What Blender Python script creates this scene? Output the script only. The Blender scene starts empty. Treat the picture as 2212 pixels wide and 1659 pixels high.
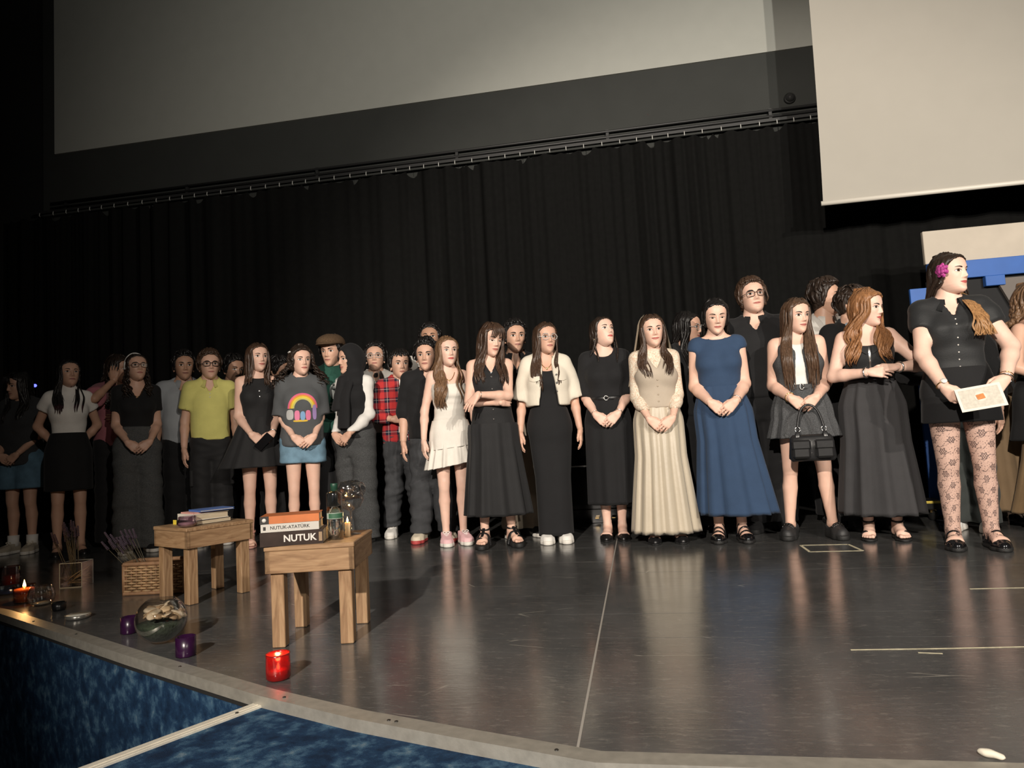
import bpy, math, random
import numpy as np
from mathutils import Matrix, Vector

SC = bpy.context.scene
COL = SC.collection
rnd = random.Random(7)
f4 = np.float32

# ------------------------------------------------------------------ camera, world, lights
cam_d = bpy.data.cameras.new('camera')
cam_d.sensor_width = 36.0
cam_d.lens = 1500.0 / 2212.0 * 36.0
cam_d.clip_end = 200
cam = bpy.data.objects.new('camera', cam_d)
COL.objects.link(cam)
cam.matrix_world = (Matrix.Translation((0, 0, 0.78)) @ Matrix.Rotation(math.radians(10.0), 4, 'Z')
                    @ Matrix.Rotation(math.radians(94.396), 4, 'X') @ Matrix.Rotation(math.radians(-3.148), 4, 'Z'))
SC.camera = cam

world = bpy.data.worlds.new('world')
SC.world = world
world.use_nodes = True
world.node_tree.nodes['Background'].inputs[0].default_value = (1.0, 0.93, 0.84, 1)
world.node_tree.nodes['Background'].inputs[1].default_value = 0.012

SC.view_settings.view_transform = 'Standard'
SC.view_settings.look = 'None'
SC.view_settings.exposure = 0.13
SC.view_settings.gamma = 1.0


def spot(name, loc, aim, power, angle, blend, radius, col):
    d = bpy.data.lights.new(name, 'SPOT')
    d.energy = power
    d.spot_size = math.radians(angle)
    d.spot_blend = blend
    d.shadow_soft_size = radius
    d.color = col
    o = bpy.data.objects.new(name, d)
    COL.objects.link(o)
    o.location = loc
    o.rotation_euler = (Vector(aim) - Vector(loc)).to_track_quat('-Z', 'Y').to_euler()
    return o


WARM = (1.0, 0.90, 0.79)
# front-of-house spotlights hanging over the auditorium
spot('stage_spot_house_left', (-1.2, -4.2, 3.7), (0.5, 5.2, 0.9), 2950, 53, 0.6, 0.07, WARM)
spot('stage_spot_house_right', (5.0, -4.2, 4.0), (1.9, 5.4, 1.6), 1650, 70, 0.8, 0.08, WARM)
spot('stage_spot_upper', (3.9, -4.6, 3.4), (1.6, 7.0, 4.7), 1500, 72, 0.9, 0.10, (1.0, 0.95, 0.86))


# ------------------------------------------------------------------ material helpers
def nt(name):
    m = bpy.data.materials.new(name)
    m.use_nodes = True
    t = m.node_tree
    return m, t, t.nodes['Principled BSDF']


def mat(name, col, rough=0.7, var=0.0, vscale=8.0, bump=0.0, bscale=60.0, metal=0.0, spec=0.5, sheen=0.0,
        sss=0.0, stretch=(1, 1, 1), coat=0.0, emit=None, estr=0.0):
    m, t, b = nt(name)
    b.inputs['Base Color'].default_value = (*col, 1)
    b.inputs['Roughness'].default_value = rough
    b.inputs['Metallic'].default_value = metal
    b.inputs['Specular IOR Level'].default_value = spec
    if sheen:
        b.inputs['Sheen Weight'].default_value = sheen
    if coat:
        b.inputs['Coat Weight'].default_value = coat
    if sss:
        b.inputs['Subsurface Weight'].default_value = sss
        b.inputs['Subsurface Radius'].default_value = (0.012, 0.005, 0.003)
        b.inputs['Subsurface Scale'].default_value = 1.0
    if emit:
        b.inputs['Emission Color'].default_value = (*emit, 1)
        b.inputs['Emission Strength'].default_value = estr
    if var or bump:
        tc = t.nodes.new('ShaderNodeTexCoord')
        mp = t.nodes.new('ShaderNodeMapping')
        mp.inputs['Scale'].default_value = stretch
        t.links.new(tc.outputs['Object'], mp.inputs['Vector'])
    if var:
        n = t.nodes.new('ShaderNodeTexNoise')
        n.inputs['Scale'].default_value = vscale
        n.inputs['Detail'].default_value = 4
        t.links.new(mp.outputs[0], n.inputs['Vector'])
        r = t.nodes.new('ShaderNodeMapRange')
        r.inputs['From Min'].default_value = 0.3
        r.inputs['From Max'].default_value = 0.7
        r.inputs['To Min'].default_value = 1 - var
        r.inputs['To Max'].default_value = 1 + var
        t.links.new(n.outputs['Fac'], r.inputs['Value'])
        mx = t.nodes.new('ShaderNodeMix')
        mx.data_type = 'RGBA'
        mx.blend_type = 'MULTIPLY'
        mx.inputs['Factor'].default_value = 1
        mx.inputs['A'].default_value = (*col, 1)
        t.links.new(r.outputs[0], mx.inputs['B'])
        t.links.new(mx.outputs['Result'], b.inputs['Base Color'])
    if bump:
        n2 = t.nodes.new('ShaderNodeTexNoise')
        n2.inputs['Scale'].default_value = bscale
        n2.inputs['Detail'].default_value = 3
        t.links.new(mp.outputs[0], n2.inputs['Vector'])
        bp = t.nodes.new('ShaderNodeBump')
        bp.inputs['Strength'].default_value = bump
        bp.inputs['Distance'].default_value = 0.01
        t.links.new(n2.outputs['Fac'], bp.inputs['Height'])
        t.links.new(bp.outputs[0], b.inputs['Normal'])
    return m


_cm = {}


def cloth(col, rough=0.85, kind=''):
    key = (tuple(col), rough, kind)
    if key in _cm:
        return _cm[key]
    if kind == 'satin':
        m = mat('satin_cloth', col, 0.42, 0.05, 5, 0.10, 40, spec=0.5, sheen=0.2)
    elif kind == 'denim':
        m = mat('denim_cloth', col, 0.9, 0.22, 14, 0.2, 220, spec=0.25)
    elif kind == 'wool':
        m = mat('wool_cloth', col, 0.95, 0.35, 170, 0.25, 260, spec=0.2)
    elif kind == 'leather':
        m = mat('leather', col, 0.33, 0.1, 30, 0.12, 160, spec=0.55)
    else:
        m = mat('woven_cloth', col, rough, 0.07, 9, 0.10, 130, spec=0.28, sheen=0.06)
    _cm[key] = m
    return m


def thin_glass(name, tint=(1, 1, 1), rough=0.02, base=0.06):
    m = bpy.data.materials.new(name)
    m.use_nodes = True
    t = m.node_tree
    t.nodes.clear()
    out = t.nodes.new('ShaderNodeOutputMaterial')
    tr = t.nodes.new('ShaderNodeBsdfTransparent')
    tr.inputs[0].default_value = (*tint, 1)
    gl = t.nodes.new('ShaderNodeBsdfGlossy')
    gl.inputs['Roughness'].default_value = rough
    lw = t.nodes.new('ShaderNodeLayerWeight')
    lw.inputs['Blend'].default_value = 0.28
    mr = t.nodes.new('ShaderNodeMapRange')
    mr.inputs['To Min'].default_value = base
    mr.inputs['To Max'].default_value = 0.75
    t.links.new(lw.outputs['Facing'], mr.inputs['Value'])
    mx = t.nodes.new('ShaderNodeMixShader')
    t.links.new(mr.outputs[0], mx.inputs[0])
    t.links.new(tr.outputs[0], mx.inputs[1])
    t.links.new(gl.outputs[0], mx.inputs[2])
    t.links.new(mx.outputs[0], out.inputs[0])
    return m


# ------------------------------------------------------------------ object helpers
def raw_mesh(name, v, faces, mi=None, smooth=True):
    me = bpy.data.meshes.new(name)
    v = np.asarray(v, f4)
    if isinstance(faces, np.ndarray):
        k = faces.shape[1]
        flat = faces.ravel().astype(np.int32)
        starts = np.arange(0, len(flat), k, dtype=np.int32)
    else:
        flat = np.fromiter((i for f in faces for i in f), np.int32)
        ln = np.fromiter((len(f) for f in faces), np.int32)
        starts = np.concatenate(([0], np.cumsum(ln)[:-1])).astype(np.int32)
    me.vertices.add(len(v))
    me.vertices.foreach_set('co', v.ravel())
    me.loops.add(len(flat))
    me.loops.foreach_set('vertex_index', flat)
    me.polygons.add(len(starts))
    me.polygons.foreach_set('loop_start', starts)
    if mi is not None:
        me.polygons.foreach_set('material_index', np.asarray(mi, np.int32))
    me.polygons.foreach_set('use_smooth', np.full(len(starts), smooth))
    me.update(calc_edges=True)
    me.validate()
    return me


def obj(name, me, mats=None, parent=None, loc=None, rz=None):
    o = bpy.data.objects.new(name, me)
    COL.objects.link(o)
    if mats is not None:
        for m in (mats if isinstance(mats, (list, tuple)) else [mats]):
            me.materials.append(m)
    if parent is not None:
        o.parent = parent
    if loc is not None:
        o.location = loc
    if rz is not None:
        o.rotation_euler = (0, 0, rz)
    return o


def tag(o, label, cat, group=None):
    o['label'] = label
    o['category'] = cat
    if group:
        o['group'] = group
    return o


def struct(o):
    o['kind'] = 'structure'
    return o


def empty(name, loc, rz=0.0):
    o = bpy.data.objects.new(name, None)
    COL.objects.link(o)
    o.location = loc
    o.rotation_euler = (0, 0, rz)
    o.empty_display_size = 0.1
    return o


def box_g(x0, x1, y0, y1, z0, z1):
    v = [(x, y, z) for z in (z0, z1) for y in (y0, y1) for x in (x0, x1)]
    f = [(0, 2, 3, 1), (4, 5, 7, 6), (0, 1, 5, 4), (2, 6, 7, 3), (0, 4, 6, 2), (1, 3, 7, 5)]
    return v, f


def bevel_box(x0, x1, y0, y1, z0, z1, b):
    """box with chamfered edges: 24 vertices"""
    xs, ys, zs = (x0, x1), (y0, y1), (z0, z1)
    v, idx = [], {}
    for i in (0, 1):
        for j in (0, 1):
            for k in (0, 1):
                c = (xs[i], ys[j], zs[k])
                s = (1 if i == 0 else -1, 1 if j == 0 else -1, 1 if k == 0 else -1)
                for a in range(3):
                    p = list(c)
                    for q in range(3):
                        if q != a:
                            p[q] += s[q] * b
                    idx[(i, j, k, a)] = len(v)
                    v.append(tuple(p))
    f = []
    for a in range(3):
        q, r = [w for w in range(3) if w != a]
        for s in (0, 1):
            loop = []
            for (m, n) in ((0, 0), (1, 0), (1, 1), (0, 1)):
                c = [0, 0, 0]
                c[a], c[q], c[r] = s, m, n
                loop.append(idx[(c[0], c[1], c[2], a)])
            f.append(tuple(loop))
    for a in range(3):
        q, r = [w for w in range(3) if w != a]
        for m in (0, 1):
            for n in (0, 1):
                c0, c1 = [0, 0, 0], [0, 0, 0]
                c0[q] = c1[q] = m
                c0[r] = c1[r] = n
                c1[a] = 1
                f.append((idx[(*c0, q)], idx[(*c1, q)], idx[(*c1, r)], idx[(*c0, r)]))
    for i in (0, 1):
        for j in (0, 1):
            for k in (0, 1):
                f.append(tuple(idx[(i, j, k, a)] for a in range(3)))
    return v, fix_normals(v, f)


def fix_normals(v, f):
    v = np.asarray(v, float)
    c = v.mean(0)
    out = []
    for q in f:
        p = v[list(q)]
        n = np.cross(p[1] - p[0], p[2] - p[0])
        out.append(tuple(q) if np.dot(n, p.mean(0) - c) >= 0 else tuple(reversed(q)))
    return out


def box(name, x0, x1, y0, y1, z0, z1, m, parent=None, b=0.0, loc=None, rz=None):
    v, f = bevel_box(x0, x1, y0, y1, z0, z1, b) if b else box_g(x0, x1, y0, y1, z0, z1)
    return obj(name, raw_mesh(name, v, f, smooth=False), m, parent, loc, rz)


def join_g(gs):
    V, Fc, o = [], [], 0
    for v, f in gs:
        V.extend([tuple(p) for p in v])
        Fc.extend([tuple(int(i) + o for i in q) for q in f])
        o += len(v)
    return V, Fc


def lathe_g(prof, n=24, cx=0, cy=0):
    v, f = [], []
    for r, z in prof:
        for i in range(n):
            a = 2 * math.pi * i / n
            v.append((cx + r * math.cos(a), cy + r * math.sin(a), z))
    for k in range(len(prof) - 1):
        for i in range(n):
            j = (i + 1) % n
            f.append((k * n + i, k * n + j, (k + 1) * n + j, (k + 1) * n + i))
    if prof[0][0] > 1e-6:
        f.append(tuple(reversed(range(n))))
    if prof[-1][0] > 1e-6:
        f.append(tuple((len(prof) - 1) * n + i for i in range(n)))
    return v, f


def lathe(name, prof, m, parent=None, n=24, loc=None, smooth=True, closed=True):
    v, f = lathe_g(prof, n)
    if not closed:
        f = [q for q in f if len(q) == 4]
    return obj(name, raw_mesh(name, v, f, smooth=smooth), m, parent, loc)


def tube_g(path, r, n=8, flat=None, ref=None, cap=True):
    """tube along a path; r scalar or list; flat = thickness ratio along the normal given by ref"""
    P = np.asarray(path, float)
    N = len(P)
    r = np.full(N, r, float) if np.isscalar(r) else np.asarray(r, float)
    T = np.gradient(P, axis=0)
    T /= np.linalg.norm(T, axis=1)[:, None] + 1e-12
    if ref is None:
        a = np.array([0, 0, 1.0]) if abs(T[0][2]) < 0.8 else np.array([1.0, 0, 0])
        A = np.empty_like(P)
        cur = a
        for i in range(N):
            cur = cur - T[i] * np.dot(cur, T[i])
            cur = cur / (np.linalg.norm(cur) + 1e-12)
            A[i] = cur
    else:
        A = np.broadcast_to(np.asarray(ref, float), P.shape).copy()
        A -= T * (A * T).sum(1)[:, None]
        A /= np.linalg.norm(A, axis=1)[:, None] + 1e-9
    B = np.cross(T, A)
    fl = 1.0 if flat is None else flat
    ang = np.arange(n) * 2 * math.pi / n
    V = (P[:, None, :] + (np.cos(ang)[None, :, None] * B[:, None, :] + fl * np.sin(ang)[None, :, None] * A[:, None, :])
         * r[:, None, None]).reshape(-1, 3)
    f = []
    for k in range(N - 1):
        for i in range(n):
            j = (i + 1) % n
            f.append((k * n + i, k * n + j, (k + 1) * n + j, (k + 1) * n + i))
    if cap:
        f.append(tuple(reversed(range(n))))
        f.append(tuple((N - 1) * n + i for i in range(n)))
    return V, f


def smooth_path(pts, it=2):
    P = np.asarray(pts, float)
    for _ in range(it):
        Q = np.empty((2 * len(P), 3))
        Q[0], Q[-1] = P[0], P[-1]
        Q[1:-1:2] = 0.75 * P[:-1] + 0.25 * P[1:]
        Q[2:-1:2] = 0.25 * P[:-1] + 0.75 * P[1:]
        P = Q
    return P


def text_mesh(s, size, ext=0.0008, bold=0.0):
    c = bpy.data.curves.new('txt', 'FONT')
    c.body = s
    c.size = size
    c.extrude = ext
    c.offset = bold
    c.align_x = 'CENTER'
    c.align_y = 'CENTER'
    c.resolution_u = 3
    o = bpy.data.objects.new('txt', c)
    COL.objects.link(o)
    dg = bpy.context.evaluated_depsgraph_get()
    me = bpy.data.meshes.new_from_object(o.evaluated_get(dg))
    bpy.data.objects.remove(o)
    return me


def place(o, origin, xa, ya):
    """orient o so its local x,y follow xa,ya"""
    x = Vector(xa).normalized()
    z = x.cross(Vector(ya)).normalized()
    y = z.cross(x)
    o.matrix_local = Matrix.Translation(origin) @ Matrix((x, y, z)).transposed().to_4x4()


# ------------------------------------------------------------------ signed distance fields
class Field:
    def __init__(s, lo, hi, h):
        lo, hi = np.asarray(lo, float), np.asarray(hi, float)
        s.h, s.lo = h, lo
        s.n = np.ceil((hi - lo) / h).astype(int) + 1
        ax = [(lo[i] + h * np.arange(s.n[i])).astype(f4) for i in range(3)]
        s.X, s.Y, s.Z = ax[0][:, None, None], ax[1][None, :, None], ax[2][None, None, :]
        s.f = np.full(s.n, 0.25, f4)

    def _sl(s, lo, hi):
        a = np.clip(np.floor((np.asarray(lo) - s.lo) / s.h).astype(int), 0, s.n)
        b = np.clip(np.ceil((np.asarray(hi) - s.lo) / s.h).astype(int) + 1, 0, s.n)
        return a, b

    def add(s, lo, hi, fn, k=0.0, sub=False):
        a, b = s._sl(lo, hi)
        if (b <= a).any():
            return
        d = fn(s.X[a[0]:b[0]], s.Y[:, a[1]:b[1]], s.Z[:, :, a[2]:b[2]])
        f = s.f[a[0]:b[0], a[1]:b[1], a[2]:b[2]]
        if sub:
            s.f[a[0]:b[0], a[1]:b[1], a[2]:b[2]] = np.maximum(f, -d)
        elif k > 0:
            w = np.clip(0.5 + 0.5 * (f - d) / k, 0, 1)
            s.f[a[0]:b[0], a[1]:b[1], a[2]:b[2]] = f + (d - f) * w - k * w * (1 - w)
        else:
            s.f[a[0]:b[0], a[1]:b[1], a[2]:b[2]] = np.minimum(f, d)

    def cone(s, a, b, ra, rb, k=0.0, clip=None, sub=False):
        a, b = np.asarray(a, float), np.asarray(b, float)
        ba = b - a
        L = float(np.dot(ba, ba)) + 1e-9
        m = max(ra, rb) + k + 2.5 * s.h

        def fn(x, y, z):
            px, py, pz = x - f4(a[0]), y - f4(a[1]), z - f4(a[2])
            t = np.clip((px * f4(ba[0]) + py * f4(ba[1]) + pz * f4(ba[2])) / f4(L), 0, 1)
            d = np.sqrt((px - t * f4(ba[0])) ** 2 + (py - t * f4(ba[1])) ** 2 + (pz - t * f4(ba[2])) ** 2) - (f4(ra) + f4(rb - ra) * t)
            if clip is not None:
                c, n = clip
                d = np.maximum(d, (x - f4(c[0])) * f4(n[0]) + (y - f4(c[1])) * f4(n[1]) + (z - f4(c[2])) * f4(n[2]))
            return d
        s.add(np.minimum(a, b) - m, np.maximum(a, b) + m, fn, k, sub)

    def ell(s, c, r, k=0.0, sub=False):
        c, r = np.asarray(c, float), np.asarray(r, float)
        m = k + 2.5 * s.h

        def fn(x, y, z):
            q = np.sqrt(((x - f4(c[0])) / f4(r[0])) ** 2 + ((y - f4(c[1])) / f4(r[1])) ** 2 + ((z - f4(c[2])) / f4(r[2])) ** 2)
            return (q - 1) * f4(r.min())
        s.add(c - r * 1.0 - m, c + r * 1.0 + m, fn, k, sub)

    def cut(s, fn):
        s.f = np.maximum(s.f, fn(s.X, s.Y, s.Z)).astype(f4)

    def mesh(s):
        f = s.f
        f[0], f[-1] = s.h, s.h
        f[:, 0], f[:, -1] = s.h, s.h
        f[:, :, 0], f[:, :, -1] = s.h, s.h
        g = f < 0
        c = np.zeros(tuple(s.n - 1), np.uint8)
        for i in (0, 1):
            for j in (0, 1):
                for k in (0, 1):
                    c += g[i:s.n[0] - 1 + i, j:s.n[1] - 1 + j, k:s.n[2] - 1 + k]
        act = (c > 0) & (c < 8)
        I = np.argwhere(act)
        ids = np.full(act.shape, -1, np.int32)
        ids[act] = np.arange(len(I))
        offs = np.array([(i, j, k) for i in (0, 1) for j in (0, 1) for k in (0, 1)])
        vals = np.stack([f[I[:, 0] + o[0], I[:, 1] + o[1], I[:, 2] + o[2]] for o in offs], 1)
        acc = np.zeros((len(I), 3))
        cnt = np.zeros(len(I))
        for p in range(8):
            for q in range(p + 1, 8):
                if np.abs(offs[p] - offs[q]).sum() != 1:
                    continue
                vp, vq = vals[:, p], vals[:, q]
                m = (vp < 0) != (vq < 0)
                t = vp[m] / (vp[m] - vq[m])
                acc[m] += offs[p] + t[:, None] * (offs[q] - offs[p])
                cnt[m] += 1
        V = s.lo + s.h * (I + acc / cnt[:, None])
        Q = []
        for ax in range(3):
            u, w = (ax + 1) % 3, (ax + 2) % 3
            sl0 = [slice(1, -1)] * 3
            sl1 = [slice(1, -1)] * 3
            sl0[ax], sl1[ax] = slice(0, -1), slice(1, None)
            g0, g1 = g[tuple(sl0)], g[tuple(sl1)]
            for flip in (False, True):
                m = (g0 & ~g1) if not flip else (~g0 & g1)
                E_ = np.argwhere(m)
                if not len(E_):
                    continue
                base = E_ + 1
                base[:, ax] -= 1
                quad = []
                for du, dw in ((-1, -1), (0, -1), (0, 0), (-1, 0)):
                    b = base.copy()
                    b[:, u] += du
                    b[:, w] += dw
                    quad.append(ids[b[:, 0], b[:, 1], b[:, 2]])
                q = np.stack(quad, 1)
                Q.append(q[:, ::-1] if flip else q)
        Q = np.concatenate(Q) if Q else np.zeros((0, 4), np.int32)
        return V, Q


def vnormals(V, Q):
    n = np.zeros_like(V)
    fn = np.cross(V[Q[:, 2]] - V[Q[:, 0]], V[Q[:, 3]] - V[Q[:, 1]])
    for i in range(4):
        np.add.at(n, Q[:, i], fn)
    return n / (np.linalg.norm(n, axis=1)[:, None] + 1e-12)


def wrinkle(V, Q, amp, seed, fr=(18, 18, 26)):
    if amp <= 0:
        return V
    r = np.random.RandomState(seed)
    n = vnormals(V, Q)
    w = np.zeros(len(V))
    P = V * np.asarray(fr)
    P = P + 0.9 * np.stack([np.sin(P[:, 1] * 0.7 + r.rand() * 6 + P[:, 2] * 0.5), np.sin(P[:, 2] * 0.6 + r.rand() * 6),
                            np.sin(P[:, 0] * 0.8 + r.rand() * 6)], 1)
    for i in range(5):
        k = r.randn(3)
        k /= np.linalg.norm(k)
        w += np.sin(P @ (k * (0.7 + 0.9 * i * 0.6)) + r.rand() * 6.28) / (1 + 0.5 * i)
    return V + n * (w * amp * 0.6)[:, None]


def relax(V, Q, it=2):
    for _ in range(it):
        acc = np.zeros_like(V)
        cnt = np.zeros(len(V))
        for a, b in ((0, 1), (1, 2), (2, 3), (3, 0)):
            np.add.at(acc, Q[:, a], V[Q[:, b]])
            np.add.at(acc, Q[:, b], V[Q[:, a]])
            np.add.at(cnt, Q[:, a], 1)
            np.add.at(cnt, Q[:, b], 1)
        V = 0.5 * V + 0.5 * acc / cnt[:, None]
    return V


# ------------------------------------------------------------------ the stage
def floor_material():
    m, t, b = nt('stage_floor_paint')
    tc = t.nodes.new('ShaderNodeTexCoord')

    def noise(scale, st, detail=5, rough=0.6):
        mp = t.nodes.new('ShaderNodeMapping')
        mp.inputs['Scale'].default_value = st
        n = t.nodes.new('ShaderNodeTexNoise')
        n.inputs['Scale'].default_value = scale
        n.inputs['Detail'].default_value = detail
        n.inputs['Roughness'].default_value = rough
        t.links.new(tc.outputs['Object'], mp.inputs['Vector'])
        t.links.new(mp.outputs[0], n.inputs['Vector'])
        return n.outputs['Fac']

    def ramp(src, pts):
        r = t.nodes.new('ShaderNodeValToRGB')
        while len(r.color_ramp.elements) < len(pts):
            r.color_ramp.elements.new(0.5)
        for e, (p, c) in zip(r.color_ramp.elements, pts):
            e.position = p
            e.color = (*c, 1) if len(c) == 3 else c
        t.links.new(src, r.inputs['Fac'])
        return r.outputs['Color']

    def mixc(fac, a, bcol, mode='MIX'):
        x = t.nodes.new('ShaderNodeMix')
        x.data_type = 'RGBA'
        x.blend_type = mode
        if isinstance(fac, float):
            x.inputs['Factor'].default_value = fac
        else:
            t.links.new(fac, x.inputs['Factor'])
        for s, v in (('A', a), ('B', bcol)):
            if isinstance(v, tuple):
                x.inputs[s].default_value = (*v, 1)
            else:
                t.links.new(v, x.inputs[s])
        return x.outputs['Result']
    base = ramp(noise(2.2, (1, 1, 1)), [(0.3, (0.056, 0.057, 0.057)), (0.7, (0.092, 0.093, 0.092))])
    # scuffs and scratches worn into the paint
    scr1 = ramp(noise(9.0, (1.2, 9.0, 1), 6, 0.75), [(0.54, (0, 0, 0)), (0.70, (1, 1, 1))])
    scr2 = ramp(noise(22.0, (0.9, 2.6, 1), 5, 0.75), [(0.54, (0, 0, 0)), (0.68, (1, 1, 1))])
    mask = ramp(noise(0.9, (1, 1, 1), 3), [(0.42, (0, 0, 0)), (0.66, (1, 1, 1))])
    s = mixc(1.0, scr1, mask, 'MULTIPLY')
    s2 = mixc(0.7, s, scr2, 'ADD')
    sf = t.nodes.new('ShaderNodeMath')
    sf.operation = 'MULTIPLY'
    sf.inputs[1].default_value = 0.34
    bw = t.nodes.new('ShaderNodeRGBToBW')
    t.links.new(s2, bw.inputs[0])
    t.links.new(bw.outputs[0], sf.inputs[0])
    col = mixc(sf.outputs[0], base, (0.36, 0.33, 0.29))
    # a few hard fine scratches
    vo = t.nodes.new('ShaderNodeTexVoronoi')
    vo.feature = 'DISTANCE_TO_EDGE'
    vo.inputs['Scale'].default_value = 2.3
    mpv = t.nodes.new('ShaderNodeMapping')
    mpv.inputs['Scale'].default_value = (0.35, 1.6, 1)
    mpv.inputs['Rotation'].default_value = (0, 0, 0.12)
    t.links.new(tc.outputs['Object'], mpv.inputs[0])
    t.links.new(mpv.outputs[0], vo.inputs['Vector'])
    line = ramp(vo.outputs['Distance'], [(0.0, (1, 1, 1)), (0.006, (0, 0, 0))])
    lm = mixc(1.0, line, ramp(noise(3.1, (1, 1, 1), 2), [(0.56, (0, 0, 0)), (0.62, (1, 1, 1))]), 'MULTIPLY')
    bw2 = t.nodes.new('ShaderNodeRGBToBW')
    t.links.new(lm, bw2.inputs[0])
    lf = t.nodes.new('ShaderNodeMath')
    lf.operation = 'MULTIPLY'
    lf.inputs[1].default_value = 0.45
    t.links.new(bw2.outputs[0], lf.inputs[0])
    col = mixc(lf.outputs[0], col, (0.55, 0.52, 0.44))
    t.links.new(col, b.inputs['Base Color'])
    rr = t.nodes.new('ShaderNodeMapRange')
    rr.inputs['To Min'].default_value = 0.10
    rr.inputs['To Max'].default_value = 0.27
    t.links.new(noise(3.0, (1, 2.5, 1), 5), rr.inputs['Value'])
    t.links.new(rr.outputs[0], b.inputs['Roughness'])
    b.inputs['Specular IOR Level'].default_value = 0.85
    bp = t.nodes.new('ShaderNodeBump')
    bp.inputs['Strength'].default_value = 0.10
    bp.inputs['Distance'].default_value = 0.004
    t.links.new(noise(26.0, (0.8, 2.2, 1), 4), bp.inputs['Height'])
    t.links.new(bp.outputs[0], b.inputs['Normal'])
    return m


M_FLOOR = floor_material()
EDGE = [(-7.4, 5.05), (-5.2, 4.02), (-3.39, 3.21), (-2.04, 2.50), (-1.24, 2.10), (-0.86, 1.94), (-0.50, 1.82), (-0.15, 1.71),
        (0.78, 1.70), (2.6, 1.76), (6.0, 1.9)]
STAGE = EDGE + [(6.0, 7.6), (-7.4, 7.6)]


def clip_poly(poly, axis, val, keep_less):
    out = []
    for i in range(len(poly)):
        p, q = poly[i], poly[(i + 1) % len(poly)]
        ip = (p[axis] <= val) if keep_less else (p[axis] >= val)
        iq = (q[axis] <= val) if keep_less else (q[axis] >= val)
        if ip:
            out.append(p)
        if ip != iq:
            u = (val - p[axis]) / (q[axis] - p[axis])
            out.append((p[0] + u * (q[0] - p[0]), p[1] + u * (q[1] - p[1])))
    return out


def prism_g(poly, z0, z1):
    n = len(poly)
    v = [(x, y, z0) for x, y in poly] + [(x, y, z1) for x, y in poly]
    f = [tuple(reversed(range(n))), tuple(range(n, 2 * n))]
    for i in range(n):
        j = (i + 1) % n
        f.append((i, j, n + j, n + i))
    return v, f


def ccw(poly):
    a = sum(poly[i][0] * poly[(i + 1) % len(poly)][1] - poly[(i + 1) % len(poly)][0] * poly[i][1] for i in range(len(poly)))
    return poly if a > 0 else poly[::-1]


v, f = prism_g(ccw(STAGE), -0.05, -0.012)
floor = struct(obj('floor', raw_mesh('floor', v, f, smooth=False), mat('floor_bed', (0.008, 0.008, 0.008), 0.8)))
# painted boards; one long joint runs from the back to the front edge at x = -0.2
seam_n = 0
y = 1.675
while y < 7.6:
    for (xa, xb) in ((-7.4, -0.2015), (-0.1985, 6.0)):
        q = clip_poly(STAGE, 1, y + 0.0006, False)
        q = clip_poly(q, 1, y + 0.1755 - 0.0006, True)
        q = clip_poly(q, 0, xa, False)
        q = clip_poly(q, 0, xb, True)
        if len(q) >= 3:
            g = prism_g(ccw(q), -0.012, rnd.uniform(-0.0006, 0.0))
            obj('floor_board', raw_mesh('floor_board', *g, smooth=False), M_FLOOR, floor)
    y += 0.1755
tape_joint = obj('joint_line', raw_mesh('joint_line', *box_g(-0.2035, -0.1965, 1.73, 5.3, -0.001, 0.0006), smooth=False),
                 mat('joint_filler', (0.34, 0.32, 0.29), 0.5), floor)


def carpet_mat():
    m, t, b = nt('mottled_blue_carpet')
    tc = t.nodes.new('ShaderNodeTexCoord')
    n = t.nodes.new('ShaderNodeTexNoise')
    n.inputs['Scale'].default_value = 15
    n.inputs['Detail'].default_value = 6
    n.inputs['Roughness'].default_value = 0.62
    n.inputs['Distortion'].default_value = 0.15
    t.links.new(tc.outputs['Object'], n.inputs['Vector'])
    r = t.nodes.new('ShaderNodeValToRGB')
    el = r.color_ramp.elements
    el[0].position, el[0].color = 0.34, (0.005, 0.017, 0.044, 1)
    el[1].position, el[1].color = 0.80, (0.19, 0.25, 0.28, 1)
    e = el.new(0.50)
    e.color = (0.011, 0.036, 0.084, 1)
    e = el.new(0.62)
    e.color = (0.045, 0.10, 0.165, 1)
    t.links.new(n.outputs['Fac'], r.inputs['Fac'])
    t.links.new(r.outputs[0], b.inputs['Base Color'])
    b.inputs['Roughness'].default_value = 0.95
    b.inputs['Specular IOR Level'].default_value = 0.15
    n2 = t.nodes.new('ShaderNodeTexNoise')
    n2.inputs['Scale'].default_value = 420
    t.links.new(tc.outputs['Object'], n2.inputs['Vector'])
    bp = t.nodes.new('ShaderNodeBump')
    bp.inputs['Strength'].default_value = 0.5
    bp.inputs['Distance'].default_value = 0.006
    t.links.new(n2.outputs['Fac'], bp.inputs['Height'])
    t.links.new(bp.outputs[0], b.inputs['Normal'])
    return m


M_CARPET = carpet_mat()
M_ALU = mat('brushed_aluminium', (0.42, 0.40, 0.35), 0.45, 0.12, 30, 0.05, 90, metal=0.55)
M_ALU2 = mat('cream_aluminium', (0.72, 0.68, 0.58), 0.42, 0.08, 30, 0.04, 90, metal=0.25)
M_SCREW = mat('dark_screw', (0.02, 0.018, 0.015), 0.5)

# carpeted stage face below the edge (facets follow the edge)
v, f = [], []
for i, (x, yy) in enumerate(EDGE):
    v += [(x, yy + 0.004, -1.05), (x, yy + 0.004, -0.03)]
for i in range(len(EDGE) - 1):
    f.append((2 * i, 2 * i + 2, 2 * i + 3, 2 * i + 1))
n0 = len(v)
v += [(x, yy + 0.05, z) for (x, yy, z) in v[:n0]]
for i in range(len(EDGE) - 1):
    a = n0 + 2 * i
    f.append((a + 1, a + 3, a + 2, a))
wall_front = struct(obj('wall_front', raw_mesh('wall_front', v, f, smooth=False), M_CARPET))

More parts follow.
